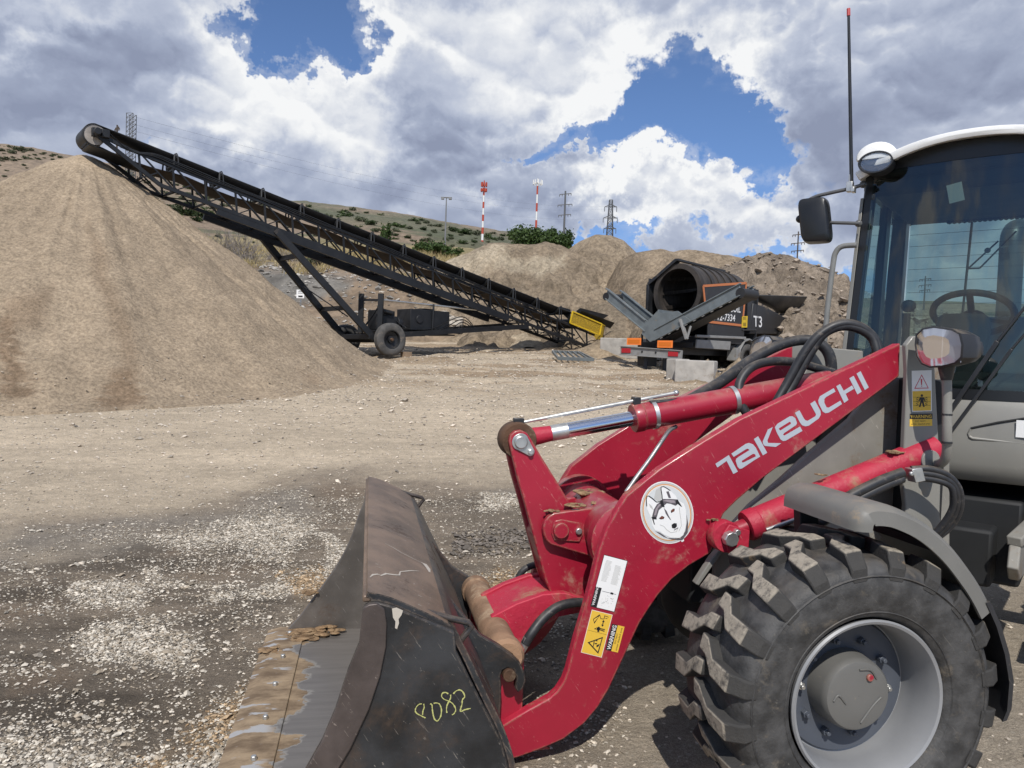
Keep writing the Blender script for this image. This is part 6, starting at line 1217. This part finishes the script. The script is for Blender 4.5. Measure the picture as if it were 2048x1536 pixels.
# concrete blocks round the trommel
M['concrete']=mat('weathered_concrete',(.36,.34,.31),.85,0,.15,4,(.2,.16,.12),.3,3,.5,40)
def block(label,px,py,Y,yaw,d):
    a=W(px,py,Y); z=float(gsurf(np.array([a.x]),np.array([a.y]))[0]); o=MB().box((0,0,d[2]/2-.04),d).build('concrete_block',M['concrete'],None,.03); o.location=(a.x,a.y,z); o.rotation_euler=(0,0,yaw); return tag(o,label,'concrete block',None)
block('weathered concrete block with a mound of soil in front of the trommel',1392,745,20.5,R(-24),(1.05,.6,.62))
block('narrow concrete block end touching the soil-topped block',1356,733,21.1,R(40),(.5,.45,.6))
block('pale concrete block behind the trommel bumper',1262,690,27.5,R(-12),(2.2,.6,.75))
block('concrete block beyond the grey loader frame',1660,745,19.5,R(-5),(1.5,.6,.6)); block('concrete block at the end of the row behind the loader',1600,735,21.5,R(15),(1.5,.6,.6))
cone_heap('soil_heap','heap of brown soil piled on the concrete block',1416,715,20.6,.62,(.28,.22,.15),M['earth'],711)
cone_heap('soil_heap','pale heap of soil beside the trommel wheel',1478,712,21.2,.7,(.36,.285,.2),M['earth'],721)
# ================================================================== MASTS AND POLES
M['pole']=mat('pole_grey',(.20,.20,.20),.5,.3,.1,1); M['wood']=mat('weathered_wood_pole',(.07,.055,.045),.85,0,.2,1); M['redw']=plain('mast_red',(.42,.06,.03),.6); M['whw']=plain('mast_white',(.72,.72,.70),.6); M['lattice']=plain('lattice_steel',(.13,.13,.13),.5,.4)
def at(px,py,Y): p=W(px,py,Y); return p,Gz(p.x,p.y)
def mast(name,label,px,pyt,Y,grp):
    p,z=at(px,pyt,Y); o=thing(name,label,name.replace('_',' '),(p.x,p.y,z)); return o,p.z-z
k=90/1500
o,h=mast('light_pole','slender grey light pole with a flat lamp head on the hillside',893,395,90,None); b=MB(); b.tube([(0,0,-.5),(0,0,h*.55),(0,0,h)],[.11,.09,.06],10); b.build('pole',M['pole'],o,smooth=60); b=MB(); b.box((0,0,h),(1.3,.25,.10)); b.box((-.45,0,h-.15),(.35,.3,.2)); b.box((.45,0,h-.15),(.35,.3,.2)); b.build('lamp_head',M['pole'],o,.03)
def celltower(label,px,pyt,Y,kind):
    o,h=mast('cell_tower',label,px,pyt,Y,None); s=Y/1500; base=z0=-1.0; 
    nb=9; seg=(h-2*s*2)/nb; 
    for i in range(nb):
        b=MB(); b.tube([(0,0,base+i*seg),(0,0,base+(i+1)*seg+.001)],2.5*s-.10*s*i,10); b.build('mast_section',M['redw'] if i%2==0 else M['whw'],o,smooth=60)
    b=MB(); 
    for t_ in range(9):
        a=2*math.pi*t_/9; r=(9 if kind else 5.5)*s; b.box((r*math.cos(a),r*math.sin(a),h-5*s),(1.8*s,1.8*s,(9 if kind else 8)*s),Matrix.Rotation(a,3,'Z'))
        if not kind: b.box((5.5*s*math.cos(a+.3),5.5*s*math.sin(a+.3),h-16*s),(2.0*s,2.0*s,6*s),Matrix.Rotation(a,3,'Z'))
        b.bar((0,0,h-6*s),(r*math.cos(a),r*math.sin(a),h-6*s),.8*s)
    b.tube([(0,0,h-24*s),(0,0,h+3*s)],1.0*s,8)
    if not kind:
        b.m=0
    b.build('antenna_panels',M['whw'] if kind else M['redw'],o)
celltower('red and white cell tower with two rings of red antennas',968.5,364,150,0); celltower('thinner red and white cell tower with one ring of white panels, behind the trees',1075.5,360,190,1)
def powerpole(label,px,pyt,Y,arms,hw,m='wood',r=2.2,lean=.03):
    o,h=mast('power_pole',label,px,pyt,Y,None); s=Y/1500; b=MB(); b.tube([(0,0,-1),(0,0,h)],[r*s*1.25,r*s*.8],8); b.build('pole',M[m],o,smooth=60)
    for i,ay in enumerate(arms):
        z=h-(ay-pyt)*s; b=MB(); b.bar((-hw[i]*s,0,z-1.5*s),(hw[i]*s,0,z+1.5*s),1.5*s,1.5*s)
        for sx in(-1,1,-.55,.55): b.tube([(sx*hw[i]*s,0,z+sx*1.5*s),(sx*hw[i]*s,0,z+sx*1.5*s-4*s)],.7*s,5)
        b.build('crossarm',M[m],o)
powerpole('dark steel power pole with three slanted crossarms beside the green trees',1131,382,200,(388,409,429),(11.5,14,12),'lattice',2.0)
powerpole('distant power pole with three crossarms above the rubble mound',1597,463,120,(469,486,501),(11,13,12),'wood',1.6)
powerpole('brown wooden power pole showing above the conveyor head',234.5,250,70,(255,258),(3.5,5),'wood',2.0)
powerpole('thin wooden power pole crossing the conveyor truss, by the sand pile',274.5,352,80,(360,),(4,),'wood',1.3)
powerpole('power pole with crossarms seen through the cab window',1851,552,140,(558,570,580),(11,12,10),'lattice',1.5)
o,h=mast('monopole','slim pale monopole with white antennas seen through the cab window',1808,502,110,None); s=110/1500; b=MB(); b.tube([(0,0,-1),(0,0,h)],[2.2*s,1.5*s],8); b.build('pole',M['pole'],o,smooth=60); b=MB()
for q in range(5): a=q*1.256; b.box((3*s*math.cos(a),3*s*math.sin(a),h-4*s),(1.5*s,1.5*s,9*s))
b.build('antenna_panels',M['whw'],o)
def lattice(label,px,pyt,Y,wt,wb,arms,hb=None):
    o,h=mast('lattice_tower',label,px,pyt,Y,None); s=Y/1500; b=MB(); n=max(6,int(h/s/9)); w=lambda z: (wb+(wt-wb)*min(1,max(0,z/h)))*s/2
    for i in range(n):
        z0,z1=h*i/n-.5*(i==0),h*(i+1)/n
        for sx in(-1,1):
            for sy in(-1,1):
                b.bar((sx*w(z0),sy*w(z0),z0),(sx*w(z1),sy*w(z1),z1),1.1*s,1.1*s)
            b.bar((sx*w(z0),-w(z0),z0),(sx*w(z1),w(z1),z1),.7*s); b.bar((-w(z0),sx*w(z0),z0),(w(z1),sx*w(z1),z1),.7*s); b.bar((w(z0),sx*w(z0),z0),(-w(z1),sx*w(z1),z1),.7*s); b.bar((-w(z1),sx*w(z1),z1),(w(z1),sx*w(z1),z1),.7*s)
    b.build('lattice_frame',M['lattice'],o,smooth=0)
    for ay,hw in arms:
        z=h-(ay-pyt)*s; b=MB()
        for sy in(-1,1): b.bar((-hw*s,0,z),(hw*s,sy*w(z)*.6,z+1.0*s),.9*s); b.bar((-hw*s,0,z),(0,sy*w(z),z+6*s),.7*s); b.bar((hw*s,0,z),(0,sy*w(z),z+6*s),.7*s)
        for sx in(-1,1): b.tube([(sx*hw*s,0,z),(sx*hw*s,0,z-9*s)],.7*s,5)
        b.build('crossarm',M['lattice'],o,smooth=0)
lattice('grey lattice power tower standing behind the peaked dirt mound',1222,400,220,6,17,((414,12),(436,14),(457,12)))
lattice('tall narrow lattice tower rising behind the conveyor head',263,228,75,13,13.5,())
# power lines between the far poles
# ================================================================== TREES, BRUSH AND GRASS
def leafmat(name,c0,c1):
    m,t,b=newmat(name); r=t.attr('shade','Fac'); c=t.mix(r,c0,c1); t.put(b.inputs['Base Color'],c); b.inputs['Roughness'].default_value=.6; b.inputs['Specular IOR Level'].default_value=.3
    tl=t.new('ShaderNodeBsdfTranslucent'); t.put(tl.inputs[0],c); mx=t.new('ShaderNodeMixShader'); mx.inputs[0].default_value=.25; t.l.new(b.outputs[0],mx.inputs[1]); t.l.new(tl.outputs[0],mx.inputs[2]); t.l.new(mx.outputs[0],t.n['Material Output'].inputs[0]); return m
M['leaf']=leafmat('green_leaf',(.020,.040,.012),(.095,.150,.040)); M['sage']=leafmat('sage_leaf',(.05,.062,.032),(.135,.150,.085)); M['oak']=leafmat('oak_brush_leaf',(.018,.032,.012),(.07,.10,.035)); M['drystem']=plain('dead_twig',(.20,.175,.155),.9); M['drygrass']=leafmat('dry_grass_blade',(.30,.23,.10),(.52,.42,.22)); M['bark']=plain('bark',(.09,.07,.055),.9)
def crown(clumps,n,size,name,m,parent=None):
    """many small leaf faces through a set of clump volumes (cx,cy,cz,rx,ry,rz)"""
    C=np.array(clumps,float); w=C[:,3]*C[:,4]*C[:,5]; i=RNG.choice(len(C),n,p=w**.7/np.sum(w**.7)); d=RNG.normal(0,1,(n,3)); d/=np.linalg.norm(d,axis=1)[:,None]; r=RNG.uniform(.35,1,n)**.45
    p=C[i,:3]+d*r[:,None]*C[i,3:]*(1+.25*RNG.normal(0,1,n))[:,None]; nv=d+RNG.normal(0,.75,(n,3)); nv/=np.linalg.norm(nv,axis=1)[:,None]
    u=np.cross(nv,RNG.normal(0,1,(n,3))); u/=np.linalg.norm(u,axis=1)[:,None]; v=np.cross(nv,u); s=size*RNG.uniform(.6,1.5,n)[:,None]
    V=np.stack([p-u*s,p+v*s*.55,p+u*s,p-v*s*.55],1).reshape(-1,3); F_=np.arange(4*n).reshape(n,4); sh=np.clip(RNG.uniform(0,1,n)*.65+.35*RNG.uniform(0,1,len(C))[i],0,1)
    me=bigmesh(name,V,F_,m,{'shade':np.repeat(sh,4)},smooth=False); return link(name,me,parent)
def clumpset(rx,ry,rz,n,cs):
    o=[]
    for k in range(n):
        a=RNG.uniform(0,6.28); q=RNG.uniform(.15,.75); z=RNG.uniform(.25,.85); o.append((rx*q*math.cos(a),ry*q*math.sin(a),rz*z,rx*cs*RNG.uniform(.7,1.2),ry*cs*RNG.uniform(.7,1.2),rz*cs*RNG.uniform(.6,1.0)))
    return o
def tree(name,label,cat,px,pyt,Y,wpx,hpx,n=3500,ls=2.2,m='leaf',base=None,cl=14):
    s=Y/1500; p=W(px,pyt,Y); z=max(Gz(p.x,p.y),p.z-hpx*s) if base is None else base; H_=p.z-z; o=thing(name,label,cat,(p.x,p.y,z)); rx=wpx*s/2
    crown(clumpset(rx,rx*.9,H_,cl,.34),n,ls*s,'crown',M[m],o); b=MB()
    b.tube([(0,0,-.3),(.05*rx,0,H_*.3),(.02,.03*rx,H_*.6)],[rx*.09,rx*.07,rx*.03],8)
    for k in range(5):
        a=k*1.26; b.tube([(0,0,H_*.18),(.35*rx*math.cos(a),.35*rx*math.sin(a),H_*.45),(.6*rx*math.cos(a),.6*rx*math.sin(a),H_*.62)],[rx*.05,rx*.035,rx*.015],6)
    b.build('trunk',M['bark'],o,smooth=60); return o
tree('leafy_tree','larger green bushy tree above the dirt mounds, left of its smaller neighbour','tree',1060,455,62,112,62,5200,2.6)
tree('leafy_tree','smaller round green tree beside the peaked dirt mound','tree',1121,460,60,62,46,3000,2.6)
tree('leafy_tree','low green bush at the foot of the hill behind the conveyor','tree',868,486,58,80,30,2600,2.4); tree('leafy_tree','light green sapling just above the conveyor belt','tree',771,452,57,30,48,1500,2.2,cl=8)
tree('leafy_tree','small olive shrub under the middle of the conveyor','tree',632,508,46,46,34,1500,2.0,'sage',cl=9)
tree('leafy_tree','dark green shrub low on the bank beside the pale mound','tree',905,497,57,60,22,1500,2.2,cl=9)
# hillside shrubs: three kinds copied about
protos=[]
for i,(nm,mm,n) in enumerate((('sagebrush','sage',260),('oak_brush','oak',320),('oak_brush','leaf',300))):
    o=crown(clumpset(1,1,1.0,7,.42),n,.13,nm,M[mm]); protos.append(o)
SHR=[(10,318,120,34),(40,300,125,40),(62,300,128,26),(30,322,110,24),(12,340,95,14),(48,330,100,16),(22,305,130,30),(78,318,110,18),(5,300,130,26),(60,345,85,20),(52,318,105,30),(88,305,130,16),(105,318,120,14),(8,352,80,18)]
HS_=[(300,398,90,30),(318,408,86,40),(292,392,100,16),(345,420,80,70),(370,428,80,80),(400,430,82,60),(380,412,95,40),(335,400,100,26),(420,425,85,36),(350,436,72,44),(392,440,72,50),(440,440,80,30),(630,425,150,26),(655,432,140,30),(690,430,150,34),(720,440,130,40),(745,448,120,44),(800,452,140,34),(820,455,130,30),(838,446,160,22),(855,480,80,36),(878,452,150,30),(905,460,140,36),(930,466,140,40),(955,470,140,36),(975,474,140,30),(1000,477,140,26),(860,470,95,20),(780,470,85,34),(815,474,84,26),(750,462,95,36),(890,478,85,22),(700,452,110,28),(735,470,80,20),(665,450,105,22),(925,486,75,30),(948,484,80,22)]
lab={'sagebrush':('grey green sagebrush dotted on the hillside','sagebrush','sagebrush on the hillside'),'oak_brush':('dark green scrub oak clump on the hillside','scrub oak','scrub oak clumps on the hillside')}
used=set()
def shrub(px,py,Y,wpx,ki):
    p=W(px,py,Y); pr=protos[ki]; nm=pr.name.split('.')[0]
    if ki not in used: o=pr; used.add(ki)
    else: o=pr.copy(); COL.objects.link(o)
    s=wpx*Y/1500/2; o.location=(p.x,p.y,Gz(p.x,p.y)-.15*s); o.scale=(s,s,s*random.uniform(.55,.85)); o.rotation_euler=(0,0,random.uniform(0,6.28)); l,c,g=lab[nm]; tag(o,l,c,g); return o
def hill_y(px,py):
    """distance at which the hillside is seen through this direction"""
    best=None
    for Y in np.geomspace(46,255,120):
        p=W(px,py,float(Y))
        if Gz(p.x,p.y)>p.z: return float(Y)
    return None
for px,py,Y,w in SHR+HS_:
    yy_=hill_y(px,py+3)
    if yy_: shrub(px,py,yy_,w*.8,0 if px<110 or random.random()<.35 else random.choice((1,2)))
rs=random.Random(5)
for k in range(230):
    px=rs.uniform(-20,1010); f=rs.random()**1.6; sk=float(np.interp(px,[a for a,_ in SKYL],[c for _,c in SKYL])); py=sk+3+f*(500-sk if px>250 else 60)
    yy_=hill_y(px,py)
    if yy_: shrub(px,py,yy_,rs.uniform(8,24)*(1 if px>250 else .6),0 if rs.random()<.6 else rs.choice((1,2)))
# dead brush on the terrace
def deadbrush(px,py,Y,wpx,hpx,n,label):
    s=Y/1500; p=W(px,py,Y); z=Gz(p.x,p.y); o=MB()
    for k in range(n):
        a=random.uniform(0,6.28); x0=random.uniform(-.3,.3)*wpx*s; y0=random.uniform(-.2,.2)*wpx*s; L=hpx*s*random.uniform(.5,1.1); q=Vector((x0,y0,0)); pts=[q]
        d=Vector((math.cos(a)*.6,math.sin(a)*.6,1)).normalized()
        for j in range(4):
            d=(d+Vector((random.uniform(-.45,.45),random.uniform(-.45,.45),random.uniform(-.25,.2)))).normalized(); q=q+d*L/4; pts.append(q)
            if j>0:
                e=(d+Vector((random.uniform(-1,1),random.uniform(-1,1),.2))).normalized(); o.tube([q,q+e*L*.3],[.35*s,.15*s],3,False)
        o.tube(pts,[.7*s,.55*s,.45*s,.3*s,.15*s],3,False)
    ob=o.build('dead_bush',M['drystem'],None,0,60); ob.location=(p.x,p.y,z-.1); tag(ob,label,'dead bush','dead grey bushes on the terrace')
for i,(px,py,w,h,n,l) in enumerate(((405,492,60,44,60,'leftmost bare grey bush at the edge of the sand pile'),(440,490,60,46,70,'bare grey bush second from the sand pile'),(478,494,56,52,70,'tallest bare grey bush, under the conveyor'),(505,500,40,36,40,'small bare grey bush by the conveyor leg'),(580,500,50,26,40,'low bare bush right of the conveyor legs'),(545,490,40,26,30,'low bare bush between the conveyor legs'))): deadbrush(px,py+8,46.5+i%3,w,h*1.3,n,l)
# dry grass: one mesh of blades
n=16000; c_=RNG.uniform(330,905,n); y=RNG.uniform(41.5,60,n); x=(c_-1024)/1500*y; ok=fbm(x*.5,y*.5,4,131)>-.12; x,y=x[ok],y[ok]; n=len(x); z=G(x,y); a=RNG.uniform(0,6.28,n); h=RNG.uniform(.15,.55,n); w=.018+.012*RNG.uniform(0,1,n); lx=RNG.normal(0,.18,n); ly=RNG.normal(0,.18,n)
V=np.stack([np.stack([x-w*np.cos(a),y-w*np.sin(a),z-.05],-1),np.stack([x+w*np.cos(a),y+w*np.sin(a),z-.05],-1),np.stack([x+lx,y+ly,z+h],-1)],1).reshape(-1,3)
me=bigmesh('dry_grass',V,np.arange(3*n).reshape(n,3),M['drygrass'],{'shade':np.repeat(RNG.uniform(0,1,n),3)},smooth=False); tag(link('dry_grass',me),kind='stuff')
# ================================================================== SMALL THINGS IN THE YARD
p=W(601,588,30.5); z=Gz(p.x,p.y); sg=thing('warning_sign','small white sign with a black bar on a post at the gravel bank','sign',(p.x,p.y,z),R(-6)); s=30.5/1500
hz=p.z-z; b=MB(); b.bar((0,.03,-.2),(0,.03,hz+.1),.05,.05); b.build('post',M['zinc'],sg); b=MB(); b.box((0,-.01,hz),(16*s,.02,17*s)); pn=b.build('panel',W_,sg,.004); b=MB(); b.box((.5*s,-.0225,hz-4.8*s),(9*s,.004,3.2*s)); b.box((0,-.0225,hz+4.5*s),(9*s,.004,.9*s)); b.box((0,-.0225,hz+1.6*s),(10*s,.004,.8*s)); b.box((.5*s,-.0225,hz+6.5*s),(7*s,.004,.7*s)); b.build('sign_marks',K_,pn)
p=W(1142,706,25.5); z=float(gsurf(np.array([p.x]),np.array([p.y]))[0]); gr=thing('steel_grate','grey steel grating frame lying on the dirt before the conveyor tail','grate',(p.x,p.y,z+.18),R(12)); gr.rotation_euler=(R(10),0,R(12)); s=25.5/1500; hw=36*s; b=MB(); 
b.bar((-hw,-.62,0),(hw,-.62,0),.05,.11); b.bar((-hw*.75,.75,0),(hw*.85,.75,0),.05,.09); b.bar((-hw,-.62,0),(-hw*.75,.75,0),.05,.09); b.bar((hw,-.62,0),(hw*.85,.75,0),.05,.09); b.build('frame',M['galv'],gr); 
for k in range(5):
    f=-.7+k*.34; b=MB(); b.bar((f*hw,-.6,.02),(f*hw*.85+.1,.73,.02),.045,.06); b.build('cross_bar',M['galv'],gr)
# pale rock pile behind the power unit, each rock lifted apart
M['rock']=mat('pale_rock',(.40,.36,.30),.85,0,.2,3,bump=.5,bs=12)
rk=[]
for i in range(3):
    b=MB(); b.ball((0,0,0),1,7,5); o=b.build('pale_rock',M['rock'],None,0,12); 
    for v in o.data.vertices: v.co=v.co*random.uniform(.55,1.25)
    rk.append(o)
rr_=random.Random(3)
def rock(i,x,y,z,s,label,group):
    o=rk[i%3] if not rk[i%3].get('label') else rk[i%3].copy()
    if o.name not in COL.objects: COL.objects.link(o)
    o.location=(x,y,z); o.scale=(s*rr_.uniform(.9,1.5),s*rr_.uniform(.8,1.1),s*rr_.uniform(.55,.8)); o.rotation_euler=(rr_.uniform(-.3,.3),rr_.uniform(-.3,.3),rr_.uniform(0,6.28)); tag(o,label,'rock',group)
for i in range(46):
    px=rr_.uniform(822,918); top=618+abs(px-865)*.35; py=rr_.uniform(top,650); Y=33.5+(650-py)*.03; p=W(px,py,Y); rock(i,p.x,p.y,p.z-.05,rr_.uniform(.16,.34),'pale angular rock in the heap behind the conveyor engine','pale rocks heaped behind the engine')
b=MB(); p=W(868,655,33.9); b.ball((0,0,0),(1.3,.9,1.0),16,10); o=b.build('rock_heap_core',mat('heap_fines',(.26,.20,.14),.9,0,.3,3),None,0,60); o.location=(p.x,p.y,Gz(p.x,p.y)-.1); tag(o,'low mound of fines under the heap of pale rocks','rock heap')
for i in range(50):
    px=rr_.uniform(560,940); py=rr_.uniform(545,640); 
    Y=None
    for q in np.linspace(34.2,47,50):
        p=W(px,py,float(q))
        if Gz(p.x,p.y)>p.z: Y=float(q); break
    if Y: rock(i,p.x,p.y,p.z,rr_.uniform(.05,.14),'pale loose rock lying on the bank behind the conveyor','pale rocks scattered over the bank')
for(px,py,w,label) in((1204,722,5,'white stone on the dirt before the trommel'),(1100,668,9,'flat pale slab under the conveyor'),(375,955,8,'white stone on the open yard left of the bucket'),(505,998,12,'large white stone at the edge of the dark patch'),(258,1098,11,'white stone beside the gravel patch'),(452,902,9,'round pale stone alone on the tan yard'),(305,1000,9,'single pale stone on the tan dirt left of the dark patch')):
    Y=None
    for q in np.geomspace(3,36,300):
        p=W(px,py,float(q))
        if float(gsurf(np.array([p.x]),np.array([p.y]))[0])>p.z: Y=float(q); break
    if Y: rock(int(px),p.x,p.y,p.z+w*Y/1500*.15,w*Y/1500*.5,label,None)
b=MB(); p=W(912,712,23.6); z=float(gsurf(np.array([p.x]),np.array([p.y]))[0])
o=MB().box((0,0,.1),(.32,.2,.2)).build('wheel_chock',mat('timber_chock',(.24,.17,.11),.85),None,.01); q=CV.M@Vector((-.62,1.5,0)); o.location=(q.x,q.y,float(gsurf(np.array([q.x]),np.array([q.y]))[0])); o.rotation_euler=(0,0,CV.ang); tag(o,'small timber chock wedged against the conveyor tyre','wheel chock')

# thin power lines slung between the far masts
M['wire']=plain('power_wire',(.06,.06,.065),.6)
for i,(pa,pb,sag,l) in enumerate((((263,232,75),(1222,412,220),3.0,'uppermost thin power line slung from the tall lattice tower'),((257,246,75),(1210,418,220),3.2,'middle thin power line slung from the tall lattice tower'),((269,262,75),(1234,436,220),3.4,'lowest thin power line slung from the tall lattice tower'))):
    A=W(*pa);B_=W(*pb); pts=[A.lerp(B_,k/30)-Vector((0,0,4*sag*(k/30)*(1-k/30))) for k in range(31)]
    o=MB().tube(pts,.007,4).build('power_line',M['wire'],None,0,0); tag(o,l,'power line','power lines to the lattice tower')
bpy.context.view_layer.update()
